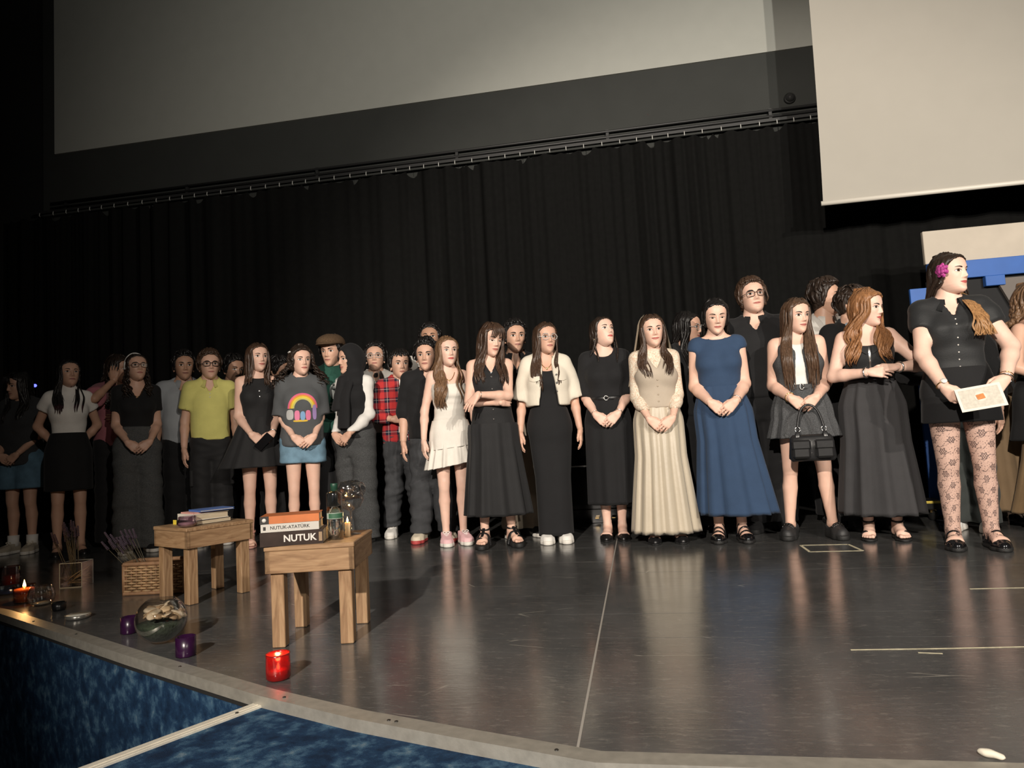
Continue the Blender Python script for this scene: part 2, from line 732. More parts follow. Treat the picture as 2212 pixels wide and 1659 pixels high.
# lower auditorium floor, far below the stage
hall_floor = struct(obj('floor_hall', raw_mesh('floor_hall', *box_g(-9, 8, -7, 5.2, -1.10, -1.05), smooth=False), M_CARPET))

# landing of the front steps, just under the stage edge
LAND = [(-1.275, 2.135), (-0.86, 1.955), (-0.50, 1.835), (-0.15, 1.725), (0.78, 1.715), (2.6, 1.77), (2.6, 0.9), (-1.87, 0.96)]
v, f = prism_g(ccw(LAND), -0.20, -0.032)
landing = struct(obj('floor_landing', raw_mesh('floor_landing', v, f, smooth=False), M_CARPET))
v, f = prism_g(ccw([(-1.86, 0.97), (-1.265, 2.10), (2.5, 1.7), (2.5, 0.92)]), -1.05, -0.20)
obj('riser', raw_mesh('riser', v, f, smooth=False), M_CARPET, landing)


def strip_along(pts, w, z0, z1, inward):
    """flat bar following pts, w wide to the left of travel"""
    P = [Vector((a, b)) for a, b in pts]
    L = []
    for i, p in enumerate(P):
        d = Vector((0, 0))
        if i > 0:
            d += (P[i] - P[i - 1]).normalized()
        if i < len(P) - 1:
            d += (P[i + 1] - P[i]).normalized()
        d.normalize()
        n = Vector((-d.y, d.x)) * inward
        L.append((p, p + n * w))
    gs = []
    for i in range(len(L) - 1):
        q = ccw([tuple(L[i][0]), tuple(L[i + 1][0]), tuple(L[i + 1][1]), tuple(L[i][1])])
        gs.append(prism_g(q, z0, z1))
    return gs


trim_1 = struct(empty('trim_1', (0, 0, 0)))
gs = strip_along(EDGE, 0.058, -0.002, 0.004, 1)
lip = strip_along(EDGE, 0.004, -0.034, 0.004, -1)
for k, (a, c) in enumerate(zip(gs, lip)):
    obj('edge_bar', raw_mesh('edge_bar', *join_g([a, c]), smooth=False), M_ALU, trim_1)
for (sx, sy) in ((-2.55, 2.80), (-1.72, 2.37), (-1.15, 2.085), (-0.745, 1.925), (-0.72, 1.917), (-0.25, 1.765), (-3.0, 3.03)):
    lathe('screw', [(0.0055, 0.0), (0.005, 0.0062), (0.0, 0.0062)], M_SCREW, trim_1, 10, (sx, sy, 0))
trim_2 = struct(empty('trim_2', (0, 0, 0)))
nz = strip_along([(-1.262, 2.118), (-1.875, 0.955)], 0.036, -0.034, -0.026, 1)
gr = strip_along([(-1.252, 2.11), (-1.865, 0.95)], 0.006, -0.034, -0.024, 1)
gr2 = strip_along([(-1.240, 2.105), (-1.852, 0.94)], 0.008, -0.034, -0.024, 1)
nl = strip_along([(-1.266, 2.118), (-1.879, 0.955)], 0.006, -0.07, -0.026, -1)
obj('nosing_bar', raw_mesh('nosing_bar', *join_g(nz + gr + gr2 + nl), smooth=False), M_ALU2, trim_2)
for u in (0.06, 0.42, 0.80):
    lathe('screw', [(0.006, 0.0), (0.005, 0.012), (0.0, 0.012)], M_SCREW, trim_2, 10,
          (-1.243 - 0.612 * u, 2.10 - 1.163 * u, -0.034))

# back wall, side wing, ceiling over the stage
M_WALL = mat('charcoal_wall_paint', (0.034, 0.036, 0.033), 0.85, 0.06, 3, 0.05, 80)
M_BLACK = mat('black_drape', (0.012, 0.012, 0.012), 0.95)
wall_back = struct(obj('wall_back', raw_mesh('wall_back', *box_g(-6.84, 8.0, 7.06, 7.3, -0.05, 8.2), smooth=False), M_WALL))
wall_left = struct(obj('wall_left', raw_mesh('wall_left', *box_g(-9.6, -6.86, 7.0, 7.2, -0.05, 8.2), smooth=False), M_BLACK))
wall_wing = struct(obj('wall_wing', raw_mesh('wall_wing', *box_g(-9.7, -9.5, 2.0, 7.2, -1.05, 8.2), smooth=False), M_BLACK))

# big screen fixed to the wall
M_SCR = mat('matt_screen_white', (0.42, 0.425, 0.385), 0.9, 0.02, 6)
scr = obj('projection_screen', raw_mesh('projection_screen', *box_g(-6.66, 4.6, 7.035, 7.06, 4.47, 8.1), smooth=False), M_SCR)
tag(scr, 'huge grey fixed screen on the wall above the black curtain', 'screen')

# roller screen hanging in front at the right
rs = empty('roller_screen', (0, 0, 0))
tag(rs, 'cream roller screen hanging low in front of the curtain, with bottom bar', 'screen')
NX, NZ = 26, 22
v, f = [], []
for side in (0, 1):
    for i in range(NX):
        for k in range(NZ):
            u, w = i / (NX - 1), k / (NZ - 1)
            x = 1.735 + u * 3.3
            z = 2.66 + w * 4.6
            sag = 0.018 * math.exp(-w * 5) * math.cos(u * math.pi) - 0.022 * math.sin(math.pi * w) * (1 - 2 * u)
            v.append((x - sag, 6.3 + 0.010 * math.sin(u * 9) * (1 - w) - side * 0.003, z))
    o0 = side * NX * NZ
    for i in range(NX - 1):
        for k in range(NZ - 1):
            q = (o0 + i * NZ + k, o0 + (i + 1) * NZ + k, o0 + (i + 1) * NZ + k + 1, o0 + i * NZ + k + 1)
            f.append(q if side else tuple(reversed(q)))
obj('screen_fabric', raw_mesh('screen_fabric', v, f), mat('cream_screen_fabric', (0.42, 0.395, 0.345), 0.85, 0.015, 5), rs)
V, Fq = tube_g([(1.70, 6.298, 2.655), (3.4, 6.298, 2.655), (5.06, 6.298, 2.655)], 0.021, 12, ref=(0, 0, 1))
obj('bottom_bar', raw_mesh('bottom_bar', V, Fq), mat('white_bar', (0.72, 0.68, 0.60), 0.4), rs)

# curtain on its track
cur = empty('curtain', (0, 0, 0))
tag(cur, 'long black pleated curtain hung on a track across the back wall', 'curtain')
rs_ = np.random.RandomState(5)
XS = np.linspace(-7.3, 5.6, 1100)
ph = np.cumsum(0.55 + 0.45 * np.sin(XS * 0.9 + 1) + 0.35 * rs_.rand(len(XS)) + 0.5 * np.exp(-((XS + 2.0) / 0.9) ** 2)) * 0.11
v, f = [], []
ZS = [0.0, 0.9, 1.8, 2.7, 3.3, 3.55, 3.66]
for zi, z in enumerate(ZS):
    for i, x in enumerate(XS):
        a = (0.020 + 0.018 * math.sin(x * 2.3 + 1.1 * math.sin(x * 0.9))) * (1 - 0.35 * zi / 6)
        yy = 6.93 + a * math.sin(ph[i] * 3.4) + 0.022 * math.sin(ph[i] * 1.3 + z * 0.4) + 0.004 * math.sin(ph[i] * 9.1)
        zz = z
        if zi == len(ZS) - 1:
            s = (x + 7.3) / 0.168
            zz = 3.668 - 0.02 * math.sin(math.pi * (s % 1)) - (0.05 * (math.sin(s * 1.7) > 0.86) * math.sin(math.pi * (s % 1)))
        v.append((x, yy, zz))
n = len(XS)
for k in range(len(ZS) - 1):
    for i in range(n - 1):
        f.append((k * n + i, k * n + i + 1, (k + 1) * n + i + 1, (k + 1) * n + i))
obj('curtain_cloth', raw_mesh('curtain_cloth', v, f), mat('black_velour', (0.0065, 0.0065, 0.0062), 0.9, 0.1, 20, 0.1, 200, spec=0.1), cur)
M_RAIL = mat('dark_rail', (0.05, 0.05, 0.05), 0.45, metal=0.5)
box('track', -6.85, 5.6, 6.90, 6.94, 3.70, 3.73, M_RAIL, cur)
M_HOOK = mat('white_hook', (0.55, 0.55, 0.52), 0.5)
hv, hf = join_g([tube_g([(0, 0, 0.035), (0, -0.004, 0.02), (0, -0.006, 0.0), (0, 0.006, -0.008)], 0.0045, 6)])
hook_me = raw_mesh('hook', hv, hf)
hook_me.materials.append(M_HOOK)
k = 0
while True:
    x = -6.72 + k * 0.168
    if x > 3.0:
        break
    h = bpy.data.objects.new('hook', hook_me)
    COL.objects.link(h)
    h.parent = cur
    h.location = (x + 0.02 * math.sin(k * 7.1), 6.885, 3.668)
    k += 1
rail = empty('wall_rail', (0, 0, 0))
tag(rail, 'thin dark double rail fixed to the wall above the curtain track', 'rail')
for zz in (3.80, 3.86):
    V, Fq = tube_g([(-6.7, 7.02, zz), (-1, 7.02, zz), (5.5, 7.02, zz)], 0.014, 8, ref=(0, 0, 1))
    obj('rail_tube', raw_mesh('rail_tube', V, Fq), M_RAIL, rail)
for x in np.arange(-6.5, 5.5, 1.6):
    box('bracket', x - 0.015, x + 0.015, 7.015, 7.06, 3.78, 3.88, M_RAIL, rail)

dome = empty('wall_dome', (1.70, 7.06, 3.97))
tag(dome, 'small black dome camera on the charcoal wall beside the roller screen', 'camera')
g = lathe_g([(0.055, 0), (0.055, 0.02), (0.05, 0.03)], 20)
o = obj('dome_base', raw_mesh('dome_base', *g), mat('black_plastic', (0.02, 0.02, 0.02), 0.5), dome)
o.rotation_euler = (math.pi / 2, 0, 0)
g = lathe_g([(0.043 * math.cos(a), 0.03 + 0.043 * math.sin(a)) for a in np.linspace(0, 1.55, 8)], 20)
o = obj('dome_glass', raw_mesh('dome_glass', *g), mat('black_glass', (0.03, 0.03, 0.03), 0.08, spec=0.7), dome)
o.rotation_euler = (math.pi / 2, 0, 0)


# ------------------------------------------------------------------ people: head
HZ = np.array([-0.004, 0.0, 0.006, 0.015, 0.028, 0.045, 0.07, 0.10, 0.125, 0.15, 0.175, 0.195, 0.212, 0.224, 0.230])
HWID = np.array([0.004, 0.018, 0.028, 0.037, 0.045, 0.0535, 0.061, 0.068, 0.0715, 0.0735, 0.072, 0.064, 0.048, 0.028, 0.004])
HFR = np.array([0.060, 0.072, 0.078, 0.0815, 0.082, 0.0805, 0.0835, 0.086, 0.0875, 0.091, 0.086, 0.074, 0.055, 0.032, 0.004])
HBK = np.array([-0.050, -0.035, -0.015, 0.010, 0.030, 0.048, 0.068, 0.086, 0.097, 0.101, 0.097, 0.084, 0.062, 0.036, 0.004])


def g2(x, z, cx, cz, sx, sz):
    return np.exp(-((x - cx) / sx) ** 2 - ((z - cz) / sz) ** 2)


_nz = np.linspace(0.04, 0.17, 261)
_np = np.interp(_nz, [0.060, 0.069, 0.0725, 0.078, 0.083, 0.092, 0.105, 0.122, 0.135, 0.150], [0, 0.0005, 0.006, 0.0195, 0.0225, 0.0185, 0.0125, 0.006, 0.003, 0])
_np = np.convolve(np.pad(_np, 20, 'edge'), np.exp(-(np.arange(-20, 21) / 5.0) ** 2) / np.exp(-(np.arange(-20, 21) / 5.0) ** 2).sum(), 'valid')


def face_disp(x, z, nose=1.0, male=0.0):
    ax = np.abs(x)
    prof = np.interp(z, _nz, _np)
    wid = np.interp(z, [0.07, 0.08, 0.10, 0.13], [0.0120, 0.0100, 0.0080, 0.0090])
    d = nose * prof * np.exp(-(x / wid) ** 2)
    d += nose * 0.0060 * g2(ax, z, 0.0120, 0.0785, 0.0060, 0.0065)
    d -= 0.0085 * g2(ax, z, 0.031, 0.116, 0.015, 0.009)
    d += 0.0022 * g2(ax, z, 0.031, 0.1145, 0.011, 0.0062)
    d += (0.0030 + 0.002 * male) * g2(ax, z, 0.028, 0.135, 0.020, 0.007)
    d += 0.0045 * g2(ax, z, 0.043, 0.088, 0.017, 0.017)
    d += 0.0050 * g2(x, z, 0, 0.053, 0.020, 0.013)
    d -= 0.0030 * g2(x, z, 0, 0.034, 0.020, 0.006)
    d += 0.0050 * g2(x, z, 0, 0.014, 0.018, 0.012)
    d -= 0.0018 * g2(x, z, 0, 0.067, 0.004, 0.006)
    d -= 0.0018 * g2(x, z, 0, 0.0525, 0.022, 0.0018)
    return d


def face_y(x, z, p=2.25, **kw):
    w, fr = np.interp(z, HZ, HWID), np.interp(z, HZ, HFR)
    u = np.clip(np.abs(x) / w, 0, 0.999)
    return -fr * (1 - u ** p) ** (1 / p) - face_disp(x, z, **kw) * np.clip((1 - u) * 4, 0, 1)


def grid_faces(nu, nv, flip=False):
    i, j = np.meshgrid(np.arange(nu - 1), np.arange(nv - 1), indexing='ij')
    a = (i * nv + j).ravel()
    q = np.stack([a, a + nv, a + nv + 1, a + 1], 1)
    return q[:, ::-1] if flip else q


def make_head(male=False, lips=True, smile=0.0, squint=0.0, nose=1.0, gaze=0.0, jaw=1.0, lids=False):
    """returns list of (V, Q, material index): 0 skin 1 eye white 2 iris 3 brow/lash 4 lips"""
    kw = dict(nose=nose, male=1.0 if male else 0.0)
    zs = np.concatenate([np.array([-0.004, -0.002, 0.0, 0.003, 0.007]), np.arange(0.011, 0.042, 0.0036), np.arange(0.043, 0.100, 0.0026), np.arange(0.103, 0.150, 0.0034), np.linspace(0.152, 0.226, 16), [0.2285, 0.230]])
    N = 66
    t = np.linspace(-math.pi, math.pi, N, endpoint=False)
    ph = t - 0.42 * np.sin(t)
    w, fr, bk = (np.interp(zs, HZ, q)[:, None] for q in (HWID, HFR, HBK))
    p = 2.25
    sx = np.sign(np.sin(ph)) * np.abs(np.sin(ph)) ** (2 / p)
    cx = np.abs(np.cos(ph)) ** (2 / p)
    front = np.cos(ph) > 0
    X = w * sx[None]
    low = np.clip((0.05 - zs) / 0.05, 0, 1)[:, None]
    X = X * (1 + (jaw - 1) * np.clip((0.09 - zs) / 0.06, 0, 1)[:, None])
    Yf = -fr * cx[None]
    u = np.clip(np.abs(sx)[None] * np.ones_like(w), 0, 1)
    Yf = Yf - face_disp(w * sx[None], zs[:, None] * np.ones_like(X), **kw) * np.clip((1 - u) * 4, 0, 1)
    Yb = bk * cx[None]
    Y = np.where(front[None], Yf, Yb)
    Z = zs[:, None] * np.ones_like(X)
    V = np.stack([X, Y, Z], 2).reshape(-1, 3)
    R = len(zs)
    i, j = np.meshgrid(np.arange(R - 1), np.arange(N), indexing='ij')
    a, b = (i * N + j).ravel(), (i * N + (j + 1) % N).ravel()
    Q = np.stack([a, b, b + N, a + N], 1)
    parts = [(V, Q, 0)]
    for s in (-1, 1):   # ears
        th, ps = np.meshgrid(np.linspace(0, math.pi, 9), np.linspace(0, 2 * math.pi, 12, endpoint=False), indexing='ij')
        ex = 0.0085 * np.sin(th) * np.cos(ps)
        ey = 0.017 * np.sin(th) * np.sin(ps)
        ez = 0.031 * np.cos(th)
        ey = ey * (1 + 0.25 * np.cos(th))
        ex = ex + 0.25 * ey - 0.006 * np.exp(-((ey - 0.0) / 0.008) ** 2 - (ez / 0.016) ** 2)
        E_ = np.stack([s * (0.0745 + ex), 0.010 + ey + 0.15 * ez, 0.100 + ez], 2).reshape(-1, 3)
        ii, jj = np.meshgrid(np.arange(8), np.arange(12), indexing='ij')
        a, b = (ii * 12 + jj).ravel(), (ii * 12 + (jj + 1) % 12).ravel()
        q = np.stack([a, a + 12, b + 12, b], 1)
        parts.append((E_, q if s > 0 else q[:, ::-1], 0))

    def patch(x, z, off, mi):
        y = face_y(x, z, p, **kw) - off
        P_ = np.stack([x, y, z], 2)
        parts.append((P_.reshape(-1, 3), grid_faces(*x.shape, flip=False), mi))
    for s in (-1, 1):
        u, v = np.meshgrid(np.linspace(-1, 1, 13), np.linspace(-1, 1, 7), indexing='ij')
        op = 1 - 0.45 * squint
        hu = (0.0067 if not lids else 0.0016) * op * (1 - u ** 2) ** 0.75 + 0.0001
        hl = 0.0050 * op * (1 - u ** 2) ** 0.75 + 0.0001
        cz = 0.1150 + 0.0012 * u * 1.0
        xx = s * 0.0315 + s * 0.0165 * u
        zz = cz + np.where(v > 0, v * hu, v * hl) - (0.003 if lids else 0)
        order = xx if s > 0 else xx
        patch(xx, zz, 0.0012 + 0.0022 * (1 - u ** 2) * (1 - v ** 2), 1)
        # iris
        r = 0.0068
        g_ = gaze * 0.004
        u2, v2 = np.meshgrid(np.linspace(-0.98, 0.98, 11), np.linspace(-1, 1, 7), indexing='ij')
        xo = g_ + r * u2
        cu = np.clip(s * xo / 0.0165, -1, 1)
        lim_u = np.minimum(np.sqrt(np.maximum(r * r - (r * u2) ** 2, 0)), (0.0065 if not lids else 0.0015) * op * (1 - cu ** 2) ** 0.75)
        lim_l = np.minimum(np.sqrt(np.maximum(r * r - (r * u2) ** 2, 0)), 0.0046 * op * (1 - cu ** 2) ** 0.75)
        zz2 = 0.1150 + 0.0012 * cu + np.where(v2 > 0, v2 * lim_u, v2 * lim_l) - (0.003 if lids else 0)
        patch(s * 0.0315 + xo, zz2, 0.0042, 2)
        # upper lash line
        u3, v3 = np.meshgrid(np.linspace(-1.04, 1.12, 13), np.linspace(0, 1, 3), indexing='ij')
        uc = np.clip(u3, -1, 1)
        top = 0.1150 + 0.0012 * u3 + (0.0067 if not lids else 0.0016) * op * (1 - uc ** 2) ** 0.75 - (0.003 if lids else 0)
        patch(s * (0.0315 + 0.0165 * u3), top - 0.0006 + 0.0034 * v3 * (1.15 - np.abs(u3) * 0.6), 0.0034, 3)
        # brow
        u4, v4 = np.meshgrid(np.linspace(0, 1, 12), np.linspace(-1, 1, 4), indexing='ij')
        bz = 0.1315 + 0.0065 * np.sin(u4 * 2.3) - 0.001 * u4
        bt = (0.0042 if male else 0.0034) * (1 - 0.75 * u4 ** 2) * np.clip(u4 * 6 + 0.4, 0, 1)
        patch(s * (0.0135 + 0.0355 * u4), bz + bt * v4, 0.0022, 3)
    # lips
    lw = 0.0235 + 0.004 * smile
    u, v = np.meshgrid(np.linspace(-1, 1, 17), np.linspace(0, 1, 5), indexing='ij')
    mouth = 0.0520 + 0.0045 * smile * u ** 2
    tu = 0.0064 * (1 - u ** 2) ** 0.8 * (1 - 0.22 * np.exp(-(u / 0.16) ** 2))
    tl = 0.0075 * (1 - u ** 2) ** 0.7
    if male:
        tu, tl = tu * 0.75, tl * 0.85
    patch(u * lw, mouth + 0.0004 + v * tu, 0.0012 + 0.0020 * np.sin(v * 2.6) * (1 - u ** 2), 4)
    patch(u * lw, mouth - 0.0004 - v * tl, 0.0012 + 0.0024 * np.sin(v * 2.8) * (1 - u ** 2), 4)
    u5, v5 = np.meshgrid(np.linspace(-1.05, 1.05, 13), np.linspace(-1, 1, 3), indexing='ij')
    patch(u5 * lw, 0.0520 + 0.0045 * smile * u5 ** 2 + 0.0008 * v5, 0.0016, 3)
    out = []
    for V_, q, mi in parts:   # consistent outward winding for the front patches
        if mi:
            n_ = np.cross(V_[q[:, 1]] - V_[q[:, 0]], V_[q[:, 2]] - V_[q[:, 0]])
            if n_[:, 1].sum() > 0:
                q = q[:, ::-1]
        out.append((V_, q, mi))
    return out


# ------------------------------------------------------------------ people: hands and feet
_hands = {}


def make_hand(curl=0.45, spread=0.1, thumb=0.3):
    key = (curl, spread, thumb)
    if key in _hands:
        return _hands[key]
    F = Field((-0.05, -0.065, -0.12), (0.20, 0.105, 0.05), 0.0050)
    F.cone((-0.010, 0, 0), (0.01, 0, 0), 0.0225, 0.0225, 0.0)
    ys = [-0.031, -0.0105, 0.0105, 0.031]
    kx = [0.076, 0.084, 0.088, 0.083]
    ln = [0.054, 0.070, 0.077, 0.069]
    for y, x in zip(ys, kx):
        F.cone((0.008, y * 0.55, 0), (x, y, 0.002 - abs(y) * 0.1), 0.0155, 0.0118, 0.012)
    F.cone((0.02, -0.014, -0.006), (0.07, -0.016, -0.006), 0.014, 0.010, 0.012)
    for i, (y, x, l) in enumerate(zip(ys, kx, ln)):
        p = np.array([x, y, 0.002 - abs(y) * 0.1])
        a = 0.0
        yaw = spread * (i - 1.5) * 0.5
        r = 0.0088 if i else 0.0078
        c = curl * (1.0 + 0.12 * (1.5 - i))
        for sfr, bend in ((0.45, 0.55), (0.31, 1.0), (0.24, 0.75)):
            a += c * bend
            d = np.array([math.cos(a) * math.cos(yaw), math.cos(a) * math.sin(yaw), -math.sin(a)])
            q = p + d * l * sfr
            F.cone(p, q, r, r * 0.93, 0.003)
            p, r = q, r * 0.93
    F.cone((0.012, 0.018, -0.006), (0.040, 0.036, -0.014), 0.015, 0.0125, 0.010)
    t1 = np.array([0.040, 0.036, -0.014])
    t2 = t1 + np.array([0.026, 0.014 - 0.02 * thumb, -0.012 * thumb - 0.004])
    t3 = t2 + np.array([0.026, 0.004 - 0.03 * thumb, -0.010 * thumb])
    F.cone(t1, t2, 0.0122, 0.0102, 0.004)
    F.cone(t2, t3, 0.0102, 0.0080, 0.003)
    _hands[key] = F.mesh()
    return _hands[key]


def foot_field(F, inf=0.0, k=0.02, toes=False):
    """bare right-neutral foot, heel at y=+0.05, toes towards -y, sole on z=0, ankle over (0,0)"""
    F.cone((0, 0.026, 0.030), (0, 0.004, 0.115), 0.030 + inf, 0.032 + inf, k)
    F.cone((0, 0.024, 0.028), (0, -0.06, 0.034), 0.029 + inf, 0.030 + inf, k)
    F.cone((0, 0.0, 0.070), (0.004, -0.10, 0.030), 0.031 + inf, 0.024 + inf, k)
    F.cone((-0.020, -0.100, 0.021), (0.022, -0.108, 0.023), 0.021 + inf, 0.022 + inf, k)
    if toes:
        for x, y, r in ((0.026, -0.152, 0.0125), (0.008, -0.152, 0.0095), (-0.008, -0.144, 0.009), (-0.022, -0.134, 0.0085), (-0.034, -0.121, 0.008)):
            F.cone((x * 0.85, -0.105, 0.018), (x, y, r + 0.002), r * 1.05, r, 0.004)
    else:
        F.cone((-0.012, -0.11, 0.021), (0.010, -0.148, 0.017), 0.025 + inf, 0.016 + inf, k)


def footprint(x, y, grow=0.0, pointed=0.0):
    """2-D distance to a shoe outline"""
    def seg(ax, ay, bx, by, ra, rb):
        bx_, by_ = bx - ax, by - ay
        t = np.clip(((x - ax) * bx_ + (y - ay) * by_) / (bx_ * bx_ + by_ * by_), 0, 1)
        return np.sqrt((x - ax - t * bx_) ** 2 + (y - ay - t * by_) ** 2) - (ra + (rb - ra) * t) - grow
    d1 = seg(0, 0.022, 0.0, -0.05, 0.031, 0.032)
    d2 = seg(0.0, -0.05, 0.002, -0.105, 0.032, 0.0435)
    d3 = seg(0.002, -0.105, 0.006, -0.148 - pointed * 0.02, 0.0435, 0.026 - pointed * 0.012)
    return np.minimum(np.minimum(d1, d2), d3)


_shoe = {}


def make_shoe(kind):
    """list of (part name, V, Q)"""
    if kind in _shoe:
        return _shoe[kind]
    lo, hi = (-0.075, -0.23, -0.012), (0.075, 0.09, 0.17)
    out = []

    def slab(z0, z1, grow, pointed=0.0, ycl=None):
        F = Field(lo, hi, 0.0080)
        F.cut(lambda x, y, z: -np.ones_like(F.f))
        F.f = np.maximum(footprint(F.X, F.Y, grow, pointed), np.maximum(F.Z - z1, z0 - F.Z)).astype(f4)
        if ycl is not None:
            F.cut(lambda x, y, z: (ycl - y) + 0 * x + 0 * z)
        return F.mesh()
    if kind == 'sneaker':
        F = Field(lo, hi, 0.0070)
        foot_field(F, 0.011, 0.03)
        F.cone((0, -0.08, 0.04), (0.004, -0.135, 0.036), 0.045, 0.036, 0.02)
        F.cut(lambda x, y, z: (z - 0.098 + 0.25 * np.clip(-y, 0, 1)) + 0 * x)
        F.cut(lambda x, y, z: footprint(x, y, 0.011) + 0 * z)
        F.cut(lambda x, y, z: (0.012 - z) + 0 * x + 0 * y)
        out.append(('upper', *F.mesh()))
        out.append(('sole', *slab(0.0, 0.030, 0.013)))
        gs = []
        for yy, zz in ((-0.045, 0.092), (-0.062, 0.084), (-0.079, 0.076), (-0.095, 0.070)):
            gs.append(tube_g(smooth_path([(-0.024, yy, zz - 0.012), (-0.008, yy - 0.004, zz), (0.010, yy - 0.004, zz), (0.026, yy, zz - 0.012)], 1), 0.0036, 6))
        for s in (-1, 1):
            gs.append(tube_g(smooth_path([(0, -0.040, 0.094), (s * 0.014, -0.046, 0.110), (s * 0.030, -0.052, 0.098), (s * 0.014, -0.048, 0.092)], 1), 0.0034, 6))
        out.append(('laces', *join_g(gs)))
    elif kind in ('flat', 'pump'):
        F = Field(lo, hi, 0.0070)
        pt = 0.7 if kind == 'pump' else 0.2
        foot_field(F, 0.006, 0.02)
        F.cone((0.002, -0.12, 0.024), (0.005, -0.158 - 0.012 * pt, 0.018), 0.034, 0.019, 0.015)
        F.cut(lambda x, y, z: footprint(x, y, 0.006, pt) + 0 * z)
        ztop = lambda y: np.interp(y, [-0.2, -0.125, -0.115, -0.08, -0.02, 0.03, 0.06], [0.06, 0.052, 0.040, 0.030, 0.032, 0.052, 0.060]).astype(f4)
        F.cut(lambda x, y, z: z - ztop(y) + 0 * x)
        F.cut(lambda x, y, z: (0.005 - z) + 0 * x + 0 * y)
        out.append(('upper', *F.mesh()))
        out.append(('sole', *slab(0.0, 0.011, 0.007, pt)))
        if kind == 'flat':
            g = tube_g(smooth_path([(-0.038, -0.035, 0.030), (-0.030, -0.05, 0.062), (0, -0.06, 0.078), (0.030, -0.05, 0.062), (0.038, -0.035, 0.030)], 2), 0.007, 8, flat=0.5)
            out.append(('strap', *g))
    elif kind == 'maryjane':
        F = Field(lo, hi, 0.0070)
        foot_field(F, 0.007, 0.02)
        F.cone((0.002, -0.12, 0.028), (0.005, -0.150, 0.026), 0.040, 0.030, 0.015)
        F.cut(lambda x, y, z: footprint(x, y, 0.009, 0.0) + 0 * z)
        ztop = lambda y: np.interp(y, [-0.2, -0.125, -0.112, -0.08, -0.02, 0.03, 0.06], [0.07, 0.062, 0.044, 0.034, 0.036, 0.060, 0.070]).astype(f4)
        F.cut(lambda x, y, z: z - ztop(y) + 0 * x)
        F.cut(lambda x, y, z: (0.01 - z) + 0 * x + 0 * y)
        out.append(('upper', *F.mesh()))
        out.append(('sole', *slab(0.0, 0.022, 0.011)))
        for yy, zz in ((-0.015, 0.128), (-0.058, 0.104), (-0.088, 0.082)):
            g = tube_g(smooth_path([(-0.040, yy + 0.02, 0.034), (-0.034, yy + 0.004, zz - 0.022), (0, yy - 0.012, zz), (0.034, yy + 0.004, zz - 0.022), (0.040, yy + 0.02, 0.034)], 2), 0.007, 8, flat=0.55)
            out.append(('strap', *g))
    elif kind == 'loafer':
        F = Field(lo, hi, 0.0070)
        foot_field(F, 0.010, 0.03)
        F.cone((0, -0.08, 0.045), (0.004, -0.140, 0.042), 0.047, 0.036, 0.02)
        F.cut(lambda x, y, z: footprint(x, y, 0.012) + 0 * z)
        ztop = lambda y: np.interp(y, [-0.2, -0.09, -0.06, -0.02, 0.03, 0.06], [0.2, 0.092, 0.088, 0.066, 0.085, 0.09]).astype(f4)
        F.cut(lambda x, y, z: z - ztop(y) + 0 * x)
        F.cut(lambda x, y, z: (0.02 - z) + 0 * x + 0 * y)
        out.append(('upper', *F.mesh()))
        out.append(('sole', *slab(0.0, 0.034, 0.015)))
        gs = []
        for i in range(5):
            a = (i - 2) * 0.42
            c = np.array([0.040 * math.sin(a), -0.072 - 0.012 * math.cos(a), 0.060 + 0.038 * math.cos(a)])
            gs.append(tube_g([c + 0.013 * np.array([math.cos(t) * math.cos(a), 0.4 * math.sin(t), math.sin(t) * 0.5 - math.cos(t) * math.sin(a)]) for t in np.linspace(0, 2 * math.pi, 11)], 0.0052, 6))
        out.append(('chain', *join_g(gs)))
    elif kind in ('sandal', 'strapheel'):
        th = 0.034 if kind == 'sandal' else 0.016
        out.append(('sole', *slab(0.0, th, 0.006)))
        up = 0.018 if kind == 'strapheel' else 0.034
        sts = [(-0.105, 0.048 + up)] if kind == 'strapheel' else [(-0.105, 0.050 + up), (-0.055, 0.078 + up)]
        for yy, zz in sts:
            g = tube_g(smooth_path([(-0.046, yy + 0.012, 0.012), (-0.042, yy, zz - 0.016), (0, yy - 0.008, zz), (0.042, yy, zz - 0.016), (0.046, yy + 0.012, 0.012)], 2), 0.013, 8, flat=0.32, ref=(0, -0.3, 1))
            out.append(('strap', *g))
        ang = np.linspace(0, 2 * math.pi, 22)
        g = tube_g([(0.037 * math.cos(a), 0.008 + 0.039 * math.sin(a), 0.098 + up + 0.008 * math.sin(a)) for a in ang], 0.0065, 8)
        out.append(('ankle_strap', *g))
        if kind == 'sandal':
            g = tube_g(smooth_path([(0, -0.105, 0.050 + up), (0, -0.055, 0.080 + up), (0, -0.03, 0.104 + up)], 2), 0.011, 8, flat=0.35, ref=(0, -0.5, 1))
            out.append(('strap', *g))
    _shoe[kind] = out
    return out


_feet = {}


def make_foot(toes):
    if toes not in _feet:
        F = Field((-0.075, -0.20, -0.01), (0.075, 0.09, 0.17), 0.0055)
        foot_field(F, 0.0, 0.02, toes)
        F.cut(lambda x, y, z: (0.004 - z) + 0 * x + 0 * y)
        F.cut(lambda x, y, z: (z - 0.135) + 0 * x + 0 * y)
        _feet[toes] = F.mesh()
    return _feet[toes]


